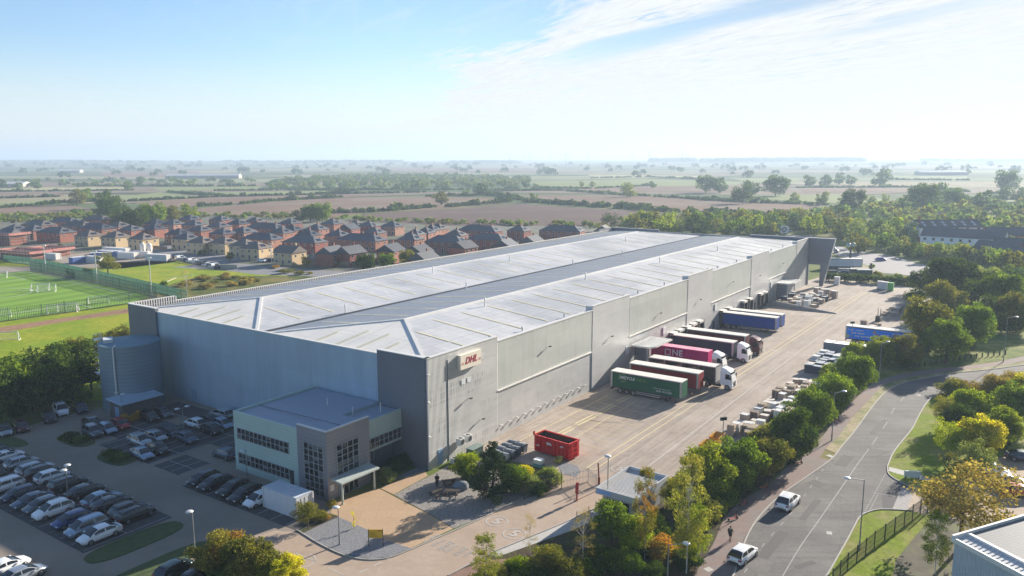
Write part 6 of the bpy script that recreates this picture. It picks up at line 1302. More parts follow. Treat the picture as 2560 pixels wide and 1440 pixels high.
def cluster(name, where, cells, kinds, group, seed, s=1.1, jr=8):
    rnd = random.Random(seed); cnt = {}; items = []
    for (u, v) in cells: items.append((u + rnd.uniform(-.12, .12), v + rnd.uniform(-.12, .12), rnd.choice(kinds)))
    items.sort(key=lambda t: t[0])
    for u, v, k in items:
        cnt[k] = cnt.get(k, 0) + 1; xy = P(u, v); o = link(nmx[k], SM_[k], None, (xy[0], xy[1], .02), BA + R(rnd.uniform(-jr, jr) + rnd.choice((0, 90)))); o.scale = (s, s, s * rnd.uniform(.85, 1.15))
        tag(o, '%s, %s from near end %s' % (dsc[k], ordn[cnt[k] - 1], where), 'pallets' if 'pallet' in nmx[k] else 'crate', group)
gridc = lambda u0, u1, v0, v1, du=1.6, dv=1.45, skip=0, seed=0: [(u, v) for u in np.arange(u0, u1, du) for v in np.arange(v0, v1, dv) if random.Random(hash((round(u, 1), round(v, 1), seed)) & 0xffff).random() >= skip]
cluster('a', 'of first hedge cluster', gridc(34.5, 43, -33.9, -28.9, 1.55, 1.5, .1, 9), ['tall', 'mid', 'box', 'wrapped', 'tallbox', 'box', 'tall'], 'stacks along the hedge, first cluster', 1, 1.0, 14)
cluster('b', 'of second hedge cluster', gridc(46, 70, -34.5, -29.6, 1.7, 1.6, .15, 2), ['tall', 'box', 'mid', 'wrapped', 'box', 'tallbox'], 'stacks along the hedge, second cluster', 2, 1.05, 14)
cluster('c', 'of cluster before grey container', gridc(80, 95, -34.2, -29.0, 1.9, 1.6, .15, 3), ['dark', 'dark', 'wrapped', 'dark', 'box'], 'dark crates before the container', 3, 1.25)
cluster('d', 'of heap by far canopy', gridc(149.5, 166, -12.8, -3.2, 2.1, 1.9, .28, 4), ['wrapped', 'box', 'tallbox', 'low', 'mid', 'wrapped', 'box', 'dark'], 'goods heaped by the far canopy', 4, 1.2, 30)
cluster('e', 'of line beyond the heap', gridc(167, 176, -14, -6, 2.6, 2.0, .3, 5), ['tallbox', 'wrapped', 'box'], 'crates in line beyond the heap', 5, 1.3)
cluster('f', 'of group beside blue slogan trailer', gridc(118, 136, -40, -28, 3.4, 2.6, .35, 6), ['low', 'low', 'box', 'mid', 'low'], 'timber beside the sky blue trailer', 6, 1.2, 60)
cluster('g', 'of group by far hedge corner', gridc(150, 162, -38, -30, 2.6, 2.3, .25, 7), ['low', 'low', 'box', 'mid'], 'pallets by the far hedge corner', 7, 1.2, 60)
# loading ramp edge with low wall
rp = thing('loading_ramp', 'low concrete ramp wall in front of the heaped goods', 'ramp', ORG, BA); b = MB(); b.add([(147.0, -2.0, 0), (144.8, -20, 0), (144.8, -20, .15), (147.0, -2, 1.5), (147.4, -2.0, 0), (145.2, -20, 0), (145.2, -20, .15), (147.4, -2, 1.5)], [(0, 1, 2, 3), (4, 7, 6, 5), (3, 2, 6, 7), (1, 5, 6, 2), (0, 3, 7, 4)]); b.build('wall', mat('ramp_concrete', (.34, .32, .30), .8, var=.1, vs=1), rp)
b = MB(); b.bar((147.2, -2, 1.55), (145, -20, .2), .3, .1); b.build('coping', concM, rp)
# far bins, cabinets, white cube stacks
def simple_box(name, label, cat, xy, rz, dims, m, m2, group=None, z0=.02):
    root = thing(name, label, cat, (xy[0], xy[1], z0), rz, group); L, w, h = dims; b = MB(); b.box(-L / 2, L / 2, -w / 2, w / 2, .12, h); b.build('body', m, root); b = MB(); b.box(-L / 2 - .06, L / 2 + .06, -w / 2 - .06, w / 2 + .06, h, h + .1); b.build('lid', m2, root)
    b = MB()
    for x in (-L / 2 + .1, L / 2 - .1): b.box(x - .06, x + .06, -w / 2, w / 2, 0, .12)
    b.build('skid', blackTrim, root); return root
wc = mat('cabinet_white', (.62, .62, .62), .5, var=.06, vs=2)
simple_box('cabinet', 'pale grey cabinet by the far hedge, left of the pair', 'cabinet', G(2200, 722), BA, (1.6, 1.6, 2.4), wc, whiteT); simple_box('cabinet', 'pale grey cabinet by the far hedge, right of the pair', 'cabinet', G(2212, 724), BA, (1.6, 1.6, 2.4), wc, whiteT)
simple_box('recycling_bin', 'bright green wheeled container by the far hedge', 'bin', G(2226, 727), BA, (1.6, 1.6, 2.5), mat('bin_green', (.10, .38, .08), .5, var=.3, vs=2), mat('bin_green_lid', (.16, .45, .12), .5)); simple_box('cabinet', 'white wrapped cabinet beside the foot of the blade wall', 'cabinet', G(2092, 712), BA, (1.6, 1.5, 2.6), wc, whiteT)
simple_box('storage_cabin', 'dark green cabin beside the far junction', 'cabin', G(2158, 694), R(-5), (5, 3, 2.8), mat('cabin_green', (.03, .09, .07), .6), mat('cabin_roof', (.40, .42, .42), .6)); simple_box('storage_cabin', 'small dark shelter beside the far junction', 'cabin', G(2133, 692), R(-5), (2.6, 2, 2.8), mat('shelter_dark', (.10, .11, .09), .6), wc); simple_box('bench_box', 'low dark bench box behind the yard hedge', 'bench', G(2079, 686), R(-5), (3, 1.2, 1.4), mat('bench_dark', (.05, .045, .04), .7), blackTrim)
rt = thing('forklift', 'black reach truck standing among the timber beyond the sky blue trailer', 'forklift', G(2195, 803) + (.02,), BA); b = MB(); b.box(-.9, .9, -.55, .55, .2, 1.0); b.box(-.9, -.2, -.5, .5, 1.0, 1.5); b.build('body', blackTrim, rt); b = MB(); b.box(.95, 1.1, -.4, -.25, .1, 3.2); b.box(.95, 1.1, .25, .4, .1, 3.2); b.box(1.1, 2.0, -.35, -.2, .08, .14); b.box(1.1, 2.0, .2, .35, .08, .14); b.build('mast', mat('mast_dark', (.05, .05, .05), .5, .4), rt); b = MB()
for x in (-.6, .6): b.cyl((x, -.6, .25), (x, .6, .25), .25, .25, 10)
b.build('wheel', tyreM, rt)
# big round roundel sign and finger post by the far road
rsn = thing('roadside_sign', 'square white sign with black ring beyond the warehouse roof', 'sign', G(1960, 590, 0) + (0,), R(-10)); b = MB(); b.box(-2.0, 2.0, -.1, .1, 1.5, 5.5); b.build('board', whiteT, rsn); b = MB(); ring_pts = 20
for k in range(20):
    a0, a1 = math.pi * k / 10, math.pi * (k + 1) / 10; b.add([(1.3 * math.cos(a0), -.12, 3.5 + 1.3 * math.sin(a0)), (1.3 * math.cos(a1), -.12, 3.5 + 1.3 * math.sin(a1)), (.7 * math.cos(a1), -.12, 3.5 + .7 * math.sin(a1)), (.7 * math.cos(a0), -.12, 3.5 + .7 * math.sin(a0))], [(0, 1, 2, 3)])
b.build('ring_emblem', blackTrim, rsn); b = MB(); b.box(-1.6, -1.45, -.06, .06, 0, 1.5); b.box(1.45, 1.6, -.06, .06, 0, 1.5); b.build('post', postM, rsn)
fs = thing('advert_totem', 'tall dark post with pale ring-shaped head beside the far junction', 'sign', G(2124, 664) + (0,), 0); b = MB(); b.box(-.3, .3, -.2, .2, 0, 7.0); b.build('post', mat('totem_dark', (.04, .06, .06), .6), fs); b = MB(); b.sph((-.9, 0, 8.0), 1.0, 10, 6, 0, .9); b.sph((.9, 0, 8.2), .9, 10, 6, 0, .9); b.build('head', mat('totem_head', (.30, .38, .40), .5), fs)
fp = thing('brown_pillar', 'short brown pillar at the edge of the far junction', 'post', G(2177, 676) + (0,), 0); b = MB(); b.cyl((0, 0, 0), (0, 0, 2.6), .4, .4, 12); b.cyl((0, 0, 2.6), (0, 0, 2.7), .48, .48, 12); b.build('shaft', mat('pillar_brown', (.09, .05, .04), .8), fp)
# ------------------------------------------------------------------ goals on the pitch
gm = mat('goal_white', (.74, .74, .72), .5); netM = mat('goal_net', (.45, .48, .42), .8)
def goal(label, c, rz, w=5.2, h=2.1):
    r = thing('football_goal', label, 'goal', G(*c) + (.03,), rz, 'goals on the playing fields'); b = MB(); b.cyl((-w / 2, 0, 0), (-w / 2, 0, h), .1, .1, 6); b.cyl((w / 2, 0, 0), (w / 2, 0, h), .1, .1, 6); b.cyl((-w / 2, 0, h), (w / 2, 0, h), .1, .1, 6)
    for s in (-1, 1): b.cyl((s * w / 2, 0, 0), (s * w / 2, 1.6, 0), .07, .07, 6); b.cyl((s * w / 2, 0, h), (s * w / 2, 1.6, 0), .06, .06, 6)
    b.cyl((-w / 2, 1.6, 0), (w / 2, 1.6, 0), .07, .07, 6); b.build('frame', gm, r)
    b = MB()
    for k in range(14): x = -w / 2 + w * k / 13; b.bar((x, .02, h), (x, 1.6, .02), .03, .03)
    for k in range(6): t = k / 6; b.bar((-w / 2, 1.6 * (1 - t), h * t), (w / 2, 1.6 * (1 - t), h * t), .03, .03)
    b.build('net', netM, r)
goal('white goal at the middle of the pitch, left of the pair', (102, 725), R(195)); goal('white goal at the middle of the pitch, right of the pair', (118, 728), R(195)); goal('white goal inside the corner of the pitch fence', (246, 759), R(20)); goal('large white goal by the near touchline', (155, 783), R(18), 7.3, 2.4); goal('white goal just inside the large one by the near touchline', (170, 778), R(18)); goal('white goal cut by the left edge beside the near fence', (-2, 794), R(20)); goal('white goal on the far goal line cut by the left edge', (-2, 694), R(200)); goal('white goal on the lower playing field at the left edge', (10, 853), R(15), 6)
# ------------------------------------------------------------------ builders' compound
blc = mat('cabin_blue', (.06, .14, .42), .5, extra=bands(.6, .04, 0, 2.5)); lbl = mat('cabin_pale_blue', (.25, .38, .62), .5, extra=bands(.6, .04, 0, 2.5)); wcb = mat('cabin_cream', (.74, .70, .66), .6)
for (x, y, rz, L, m, t) in [(250, 640, -20, 12, lbl, 'pale blue site cabin with white roof behind the single tree'), (262, 632, -22, 14, wcb, 'long cream site cabin behind the pale blue one'), (300, 645, -20, 9, wcb, 'cream site cabin left of the silos'), (330, 642, -20, 10, wcb, 'cream site cabin below the silos'), (178, 660, 60, 7, blc, 'dark blue site container beside the perimeter fence'), (205, 655, -15, 10, wcb, 'low white site container among the blue ones'), (225, 648, 30, 9, blc, 'mid blue site container left of the single tree'), (370, 650, -20, 11, wcb, 'low cream site container right of the silos'), (120, 648, -20, 6, wcb, 'white site van body beside the scaffold')]:
    shipping('site_cabin', t, G(x, y), R(rz), L, m, wcb, 'cabins of the building site')
for i, (x, y) in enumerate([(358, 640), (375, 641)]):
    r = thing('silo', ['grey and white mortar silo, left of the pair', 'grey and white mortar silo, right of the pair'][i], 'silo', G(x, y) + (0,), 0, 'mortar silos'); b = MB(); b.cyl((0, 0, 2.4), (0, 0, 5.2), 1.1, 1.1, 14); b.cyl((0, 0, 5.2), (0, 0, 5.8), 1.1, .3, 14); b.cyl((0, 0, 1.0), (0, 0, 2.4), .3, 1.1, 14); b.build('drum', wcb, r); b = MB()
    for s in (-1, 1):
        for q in (-1, 1): b.bar((s * .9, q * .9, 0), (s * .9, q * .9, 3), .14, .14)
    b.build('leg_frame', chasM, r)
scf = mat('scaffold_tube', (.42, .36, .33), .6); redn = mat('red_netting', (.55, .22, .18), .8, var=.3, vs=.6); plk = mat('scaffold_boards', (.55, .48, .42), .9)
for t, (x, y), w_, d_, nl in [('unfinished house wrapped in scaffolding with red netting, nearest the pitch', (60, 645), 22, 9, 1), ('unfinished house in scaffolding behind the first one, right part', (130, 638), 16, 9, 1), ('half-roofed brick house inside scaffolding at the left edge', (28, 612), 14, 10, 2)]:
    r = thing('scaffolded_house', t, 'building site', G(x, y) + (0,), R(-25)); b = MB(); b.box(-w_ / 2 + 1, w_ / 2 - 1, -d_ / 2 + 1, d_ / 2 - 1, 0, 2.6 * nl); b.build('wall', brickM, r); b = MB()
    for k in range(int(w_ / 2) + 1):
        for s in (-1, 1): x_ = -w_ / 2 + k * 2; b.bar((x_, s * d_ / 2, 0), (x_, s * d_ / 2, 2.6 * nl + 1.6), .1, .1)
    for z in (1.2, 2.6, 3.6, 4.2)[:2 + nl]:
        for s in (-1, 1): b.bar((-w_ / 2, s * d_ / 2, z), (w_ / 2, s * d_ / 2, z), .1, .1); b.bar((s * w_ / 2, -d_ / 2, z), (s * w_ / 2, d_ / 2, z), .1, .1)
    b.build('scaffold', scf, r); b = MB(); z = 2.6 * nl
    for s in (-1, 1): b.box(-w_ / 2, w_ / 2, s * d_ / 2 - .6, s * d_ / 2 + .6, z, z + .1); b.box(s * w_ / 2 - .6, s * w_ / 2 + .6, -d_ / 2 + .6, d_ / 2 - .6, z + .003, z + .103)
    b.build('deck', plk, r); b = MB()
    for s in (-1, 1): b.box(-w_ / 2 - .65, w_ / 2 + .65, s * (d_ / 2 + .62) - .02, s * (d_ / 2 + .62) + .02, z + .15, z + 1.1); b.box(s * (w_ / 2 + .63) - .02, s * (w_ / 2 + .63) + .02, -d_ / 2 - .6, d_ / 2 + .6, z + .15, z + 1.1)
    b.build('netting', redn, r)
    if nl == 2: b = MB(); b.add([(-w_ / 2 + 1, -d_ / 2 + 1, 5.2), (-w_ / 2 + 1, d_ / 2 - 1, 5.2), (-w_ / 2 + 3, 0, 8.2), (w_ / 2 - 1, -d_ / 2 + 1, 5.2), (w_ / 2 - 1, d_ / 2 - 1, 5.2), (w_ / 2 - 3, 0, 8.2)], [(0, 3, 5, 2), (4, 1, 2, 5), (3, 4, 5), (1, 0, 2)]); b.build('roof', tileM, r)
b = MB()
fb = thing('timber_fence', 'pale timber fence panels at the end of the vehicle line', 'fence', G(538, 672) + (0,), R(-8)); b.box(0, 9, 0, .1, 0, 1.7); b.build('panel', mat('pale_timber', (.42, .38, .32), .9), fb); b = MB()
for k in range(5): b.box(k * 2.25 - .06, k * 2.25 + .06, -.08, 0, 0, 1.8)
b.build('post', mat('pale_timber', (.42, .38, .32), .9), fb)
pt = mat('larch_fence', (.30, .22, .14), .9, var=.2, vs=1)
def garden_fence():
    r = thing('garden_fence', None, None); MB().box(0, 9, -.03, .03, .1, 1.75).build('panel', pt, r)
    for k in range(5): MB().box(k * 2.25 - .06, k * 2.25 + .06, -.07, .07, 0, 1.85).build('post', pt, r)
    return r
gf_ = garden_fence(); hs_ = sorted(placed_houses, key=lambda h: math.hypot(*h))[:34]
for i, (hx, hy) in enumerate(hs_):
    o = gf_ if i == 0 else copy_tree(gf_); o.location = (hx + 5.4, hy - 2.5, 0); o.rotation_euler = (0, 0, R(-25 if i % 2 else 65)); tag(o, 'brown timber garden fence beside the %s nearest estate house' % ordn[i], 'fence', 'garden fences of the estate')
# ------------------------------------------------------------------ wind turbines far away
tm = mat('turbine_grey', (.22, .24, .26), .6)
for i, (x, yh, yb, bl_, ph_) in enumerate([(1274.6, 388, 411, 15, 55), (1307.7, 390, 412, 10, 5), (1325.6, 384, 411, 14, -40), (1374, 390, 411, 10, 10), (1413.5, 386, 411, 15, 20), (1468.7, 388, 411, 10, 0), (1577.7, 384, 412, 12, 0), (1619, 381, 413, 12, -60), (1701, 384, 409, 19, 0)]):
    D = [6400, 7300, 6300, 7300, 6200, 7200, 6800, 5900, 6000][i]; a = math.atan2(x - 1280, FPX); X, Y = D * math.sin(a), D * math.cos(a); z0 = gz(X, Y); zh = 42 + (393 - yh) * D * math.cos(a) / FPX; bl = bl_ * D / FPX
    r = thing('wind_turbine', 'pale wind turbine on the horizon, %s from the left' % ordn[i], 'wind turbine', (X, Y, z0), 0, 'wind turbines on the horizon'); MB().cyl((0, 0, 0), (0, 0, zh - z0), 4.0, 2.6, 8).build('tower', tm, r); b = MB(); b.box(-2, 2, -4, 4, zh - z0 - 1.5, zh - z0 + 2.5); b.build('nacelle', tm, r)
    for k in range(3): t = R(ph_ + 120 * k); b = MB(); b.bar((0, -4.5, zh - z0 + 1), (bl * math.sin(t), -4.5, zh - z0 + 1 + bl * math.cos(t)), 4.0, 2.5); b.build('blade', tm, r)
# ================================================================== TREES, HEDGES, SHRUBS
def leafmat(name, c1, c2, tr=.35, c3=None):
    if name in MATS: return MATS[name]
    m = bpy.data.materials.new(name); m.use_nodes = True; t = m.node_tree; t.nodes.clear()
    def nn(ty, inp={}, **k):
        n = t.nodes.new(ty)
        for a, v in k.items(): setattr(n, a, v)
        for i, w in inp.items():
            if isinstance(w, bpy.types.NodeSocket): t.links.new(w, n.inputs[i])
            else: n.inputs[i].default_value = w
        return n
    g = nn('ShaderNodeNewGeometry'); oi = nn('ShaderNodeObjectInfo')
    nz = nn('ShaderNodeTexNoise', {'Vector': g.outputs['Position'], 'Scale': .45, 'Detail': 3.0}).outputs[0]
    k = nn('ShaderNodeMapRange', {0: nz, 1: .36, 2: .64, 3: 0.0, 4: 1.0}).outputs[0]
    ri = nn('ShaderNodeMapRange', {0: g.outputs['Random Per Island'], 1: 0.0, 2: 1.0, 3: .58, 4: 1.45}).outputs[0]
    mx = nn('ShaderNodeMixRGB', {0: k, 1: (*c1, 1), 2: (*c2, 1)}).outputs[0]
    if c3:
        n2 = nn('ShaderNodeTexNoise', {'Vector': g.outputs['Position'], 'Scale': .30, 'Detail': 2.0}).outputs[0]
        mx = nn('ShaderNodeMixRGB', {0: nn('ShaderNodeMapRange', {0: n2, 1: .52, 2: .60, 3: 0.0, 4: 1.0}).outputs[0], 1: mx, 2: (*c3, 1)}).outputs[0]
    ro = nn('ShaderNodeMapRange', {0: oi.outputs['Random'], 1: 0.0, 2: 1.0, 3: .85, 4: 1.18}).outputs[0]
    cc_ = nn('ShaderNodeVectorMath', {0: mx, 3: nn('ShaderNodeMath', {0: ri, 1: ro}, operation='MULTIPLY').outputs[0]}, operation='SCALE').outputs[0]
    d = nn('ShaderNodeBsdfDiffuse', {0: cc_}); tl = nn('ShaderNodeBsdfTranslucent', {0: nn('ShaderNodeVectorMath', {0: cc_, 1: (1.25, 1.2, .55)}, operation='MULTIPLY').outputs[0]})
    mxs = nn('ShaderNodeMixShader', {0: tr, 1: d.outputs[0], 2: tl.outputs[0]}); t.links.new(mxs.outputs[0], nn('ShaderNodeOutputMaterial').inputs[0]); MATS[name] = m; return m
LM = dict(
    green=leafmat('leaf_green', (0.094, 0.172, 0.023), (0.213, 0.290, 0.034), .42), dark=leafmat('leaf_dark_green', (0.044, 0.086, 0.021), (0.100, 0.152, 0.028), .35),
    lime=leafmat('leaf_lime', (.15, .22, .018), (.32, .37, .035), .48), yellow=leafmat('leaf_yellow', (0.350, 0.359, 0.029), (0.625, 0.552, 0.046), .48),
    olive=leafmat('leaf_olive', (0.138, 0.159, 0.032), (0.263, 0.248, 0.052), .4), autumn=leafmat('leaf_autumn', (0.188, 0.193, 0.040), (0.338, 0.290, 0.057), .4, (0.425, 0.235, 0.052)),
    rust=leafmat('leaf_rust', (0.325, 0.097, 0.034), (0.250, 0.138, 0.046)), gold=leafmat('leaf_gold_brown', (0.275, 0.221, 0.069), (0.400, 0.317, 0.103), .38), birch=leafmat('leaf_birch', (0.175, 0.221, 0.040), (0.325, 0.304, 0.069), .42),
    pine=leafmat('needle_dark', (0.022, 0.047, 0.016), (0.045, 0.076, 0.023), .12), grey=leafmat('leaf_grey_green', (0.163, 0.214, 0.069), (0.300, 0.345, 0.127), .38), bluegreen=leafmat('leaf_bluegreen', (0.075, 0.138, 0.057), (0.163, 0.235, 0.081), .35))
barkM = mat('bark', (.085, .065, .05), .95, var=.3, vs=3); whiteBark = mat('birch_bark', (.52, .48, .43), .85, var=.35, vs=4)
def quads_mesh(name, Vs, m):
    n = len(Vs); me = bpy.data.meshes.new(name); me.vertices.add(n * 4); me.vertices.foreach_set('co', Vs.reshape(-1).astype(np.float32)); me.loops.add(n * 4); me.loops.foreach_set('vertex_index', np.arange(n * 4, dtype=np.int32))
    me.polygons.add(n); me.polygons.foreach_set('loop_start', np.arange(0, n * 4, 4, dtype=np.int32)); me.polygons.foreach_set('loop_total', np.full(n, 4, np.int32)); me.update(calc_edges=True); me.materials.append(m); return me
def leaves(C_, size, rng, out=None, droop=0.0, flat=.0):
    """one small quad per centre, random tilt, biased to face outward"""
    n = len(C_); nrm = rng.normal(size=(n, 3)); 
    if out is not None: nrm = nrm + out * .9
    nrm[:, 2] += flat
    nrm /= np.linalg.norm(nrm, axis=1, keepdims=True) + 1e-9
    a = np.cross(nrm, rng.normal(size=(n, 3))); a /= np.linalg.norm(a, axis=1, keepdims=True) + 1e-9; b = np.cross(nrm, a)
    s = size * rng.uniform(.6, 1.35, (n, 1)); a = a * s; b = b * s * rng.uniform(.55, 1, (n, 1))
    return np.stack([C_ - a, C_ - b * .9, C_ + a, C_ + b * .9], axis=1)
def crown(seed, nclump, per, size, shape='round', rc=.34):
    rng = np.random.default_rng(seed); cs = []; 
    for k in range(nclump):
        if shape == 'round':
            d = rng.normal(size=3); d /= np.linalg.norm(d); d[2] = d[2] * .88 - .02; c = d * rng.uniform(.40, .92); r = rc * rng.uniform(.45, 1.2)
        elif shape == 'tall':
            z = rng.uniform(-1.5, 1.6); w = .72 * math.sqrt(max(.05, 1 - (z / 1.75) ** 2)); a = rng.uniform(0, 6.28); c = np.array([w * math.cos(a) * rng.uniform(.3, 1), w * math.sin(a) * rng.uniform(.3, 1), z]); r = rc * rng.uniform(.5, 1.0)
        elif shape == 'cone':
            z = rng.uniform(-1, 1.15) ; w = max(.10, min(1.05, (1.3 - z) / 2.2 * 1.3)); a = rng.uniform(0, 6.28); q = rng.uniform(.35, 1.0); c = np.array([w * math.cos(a) * q, w * math.sin(a) * q, z]) * rng.uniform(.8, 1.15); r = rc * (.3 + .55 * w) * rng.uniform(.6, 1.2)
        elif shape == 'bush':
            d = rng.normal(size=3); d /= np.linalg.norm(d); d[2] = abs(d[2]) * .75 - .1; c = d * rng.uniform(.4, .8); r = rc * rng.uniform(.5, 1.2)
        cs.append((c, r))
    pts = []; outs = []
    for c, r in cs:
        n = max(4, int(per * (r / rc) ** 2)); d = rng.normal(size=(n, 3)); d /= np.linalg.norm(d, axis=1, keepdims=True); rad = r * rng.uniform(.35, 1.08, (n, 1)) ** .7
        pts.append(c + d * rad * np.array([1, 1, .82])); outs.append(d + c * .4)
    P_ = np.concatenate(pts); O = np.concatenate(outs); O /= np.linalg.norm(O, axis=1, keepdims=True) + 1e-9
    return leaves(P_, size, rng, O), cs
def trunk_mesh(name, cs, zb, m, r0=.06, nl=7, seed=0, white=False):
    rng = random.Random(seed); b = MB(); b.cyl((0, 0, zb), (0, 0, -.2), r0, r0 * .62, 8, 0, False); top = max(c[2] for c, r in cs) * .75; b.cyl((0, 0, -.2), (.03, .02, top), r0 * .62, r0 * .12, 6, 0, False)
    for c, r in rng.sample(cs, min(nl, len(cs))): z0 = min(c[2] - .15, max(-.7, c[2] * .5 - .35)); b.cyl((0, 0, z0), tuple(c), r0 * .32, r0 * .08, 5, 0, False)
    return b.mesh(name, m)
PRO = {}
def proto(kind, lod):
    key = (kind, lod)
    if key in PRO: return PRO[key]
    sd_ = sum(map(ord, kind)) * 7 + lod; cfg = {3: (46, 400, .041), 2: (34, 130, .062), 1: (22, 60, .10), 0: (12, 26, .19)}[lod]
    shp, nc, pr, sz, rc, zb, r0, bk, nl = dict(broad=('round', 1, 1, 1, .36, -1.22, .06, barkM, 10), broadb=('round', .8, 1.1, 1, .42, -1.15, .06, barkM, 10), loose=('round', .9, .5, .75, .30, -1.35, .04, barkM, 16), birch=('tall', 1.6, .6, .66, .27, -2.3, .028, whiteBark, 26), bare=('tall', 1.1, .22, .5, .26, -2.1, .025, whiteBark, 30), pine=('cone', 1.5, 1.2, .75, .33, -1.35, .06, barkM, 14), bush=('bush', .8, .8, 1, .36, -.35, .04, barkM, 6), column=('tall', .5, .6, 1, .34, -2.0, .05, barkM, 5))[kind]
    q, cs = crown(sd_, int(cfg[0] * nc), int(cfg[1] * pr), cfg[2] * sz, shp, rc)
    me = quads_mesh('crown', q, LM['green']); tm_ = trunk_mesh('trunk', cs, zb, bk, r0, nl, sd_)
    PRO[key] = (me, tm_, zb, q); return PRO[key]
NT = [0]
cntl = {}
def tree_xy(x, y, r, kind, leaf, label, cat='tree', group=None, lod=1, zs=1.0, name=None, zoff=0.0, k=1.0):
    me, tme, zb, _ = proto(kind, lod); rnd = random.Random(int(x * 31 + y * 17)); zc = -zb * r * zs * k
    root = thing(name or dict(birch='birch_tree', bare='birch_tree', pine='pine_tree', bush='shrub', column='young_tree').get(kind, 'broadleaf_tree'), label, cat, (x, y, gz(x, y) + zoff), 0, group)
    rz = rnd.uniform(0, 6.28)
    c = link('crown', me, root, (0, 0, zc), rz); c.scale = (r, r * rnd.uniform(.9, 1.1), r * zs); c.material_slots[0].link = 'OBJECT'; c.material_slots[0].material = LM[leaf]
    t = link('trunk', tme, root, (0, 0, zc), rz); t.scale = (r, r, r * zs * k); NT[0] += 1
    return root
def tree_px(x, y, rpx, kind, leaf, label, zs=1.0, group=None, cat='tree', lod=None, k=1.0):
    """x, y = centre of the crown in the photograph, rpx its half width there; the trunk stands on the ground below it"""
    zb = -proto(kind, 0)[2]; r = 3.0
    for _ in range(12): z = zb * r * zs * k; g = G(x, y, min(z, 30)); D = math.hypot(*g); r = rpx * math.hypot(D, CAMH - z) / FPX
    if lod is None: lod = 3 if rpx > 48 else 2 if rpx > 24 else 1 if rpx > 10 else 0
    return tree_xy(g[0], g[1], r, kind, leaf, label, cat, group, lod, zs, k=k)
gH = 'trees in the row between the yard and the road'
for i, (x, y, r, k, l, zs, t) in enumerate([
    (1722, 1262, 66, 'birch', 'birch', 1.15, 'tall white-stemmed birch beside the footpath, nearest the walker'), (1775, 1180, 52, 'broadb', 'lime', 1.15, 'bright yellow-green tree behind the tall birch by the footpath'),
    (1842, 1155, 52, 'broad', 'green', 1.0, 'rounded fresh green tree between the yellow skips and the footpath'), (1925, 1145, 50, 'broad', 'olive', .85, 'low olive tree in the roadside row'), (1985, 1085, 50, 'broadb', 'dark', 1.1, 'dark green tree in front of the first pallet cluster'),
    (2035, 1030, 44, 'broad', 'green', 1.1, 'mid green tree in the roadside row before the second pallet cluster'), (2092, 975, 40, 'broadb', 'green', 1.15, 'green tree by the second footpath lamp'), (2136, 930, 42, 'broad', 'green', 1.2, 'tall green tree at the bend of the footpath'), (2140, 882, 32, 'broad', 'lime', 1.0, 'yellow-green tree in front of the dark crates'),
    (2202, 872, 38, 'broad', 'lime', .95, 'yellow-green tree hiding the middle of the sky blue trailer'), (2262, 872, 40, 'broadb', 'olive', 1.0, 'olive tree with golden patch at the end of the sky blue trailer'), (2180, 905, 32, 'bush', 'green', 1.0, 'green bush below the yellow-green tree by the bollards')]):
    q = 1.08 if 0 < i < 6 else .95 if i > 7 else 1.0; tree_px(x, y - (r * .1 if 0 < i < 6 else 0), r * q, k, l, t, zs * (1.1 if 0 < i < 6 else 1), gH, lod=3)
rq = random.Random(77)
for i in range(26):
    u = 2 + i * 3.1; xy = P(u + rq.uniform(-.8, .8), -35.2 + rq.uniform(-1.0, .7) + (.9 if u > 45 else -1.2 if u < 20 else 0)); l = rq.choice(['green', 'lime', 'dark', 'green', 'olive', 'dark'])
    tree_xy(xy[0], xy[1], rq.uniform(1.5, 2.5), 'bush', l, '%s shrub of the roadside planting, %s from the gatehouse end' % (dict(dark='dark green', lime='yellow-green').get(l, l), ordn[i]), 'shrub', 'shrubs under the roadside trees', 2, 1.15)
for i in range(22):
    x = 1190 + i * 25 + rq.uniform(-8, 8); y = 1452 - (x - 1190) * .14 + rq.uniform(-26, 10); l = rq.choice(['olive', 'dark', 'green', 'lime', 'olive', 'autumn'])
    if 1560 < x < 1720: y -= 20
    tree_px(x, y, rq.uniform(24, 36), 'bush', l, '%s undergrowth shrub near the bottom edge, %s from the left' % (dict(dark='dark green', lime='yellow-green', autumn='brownish').get(l, l), ordn[i]), 1.0, 'undergrowth along the bottom edge', cat='shrub', lod=2)
gR = 'trees on the right between the yard and the grass bank'
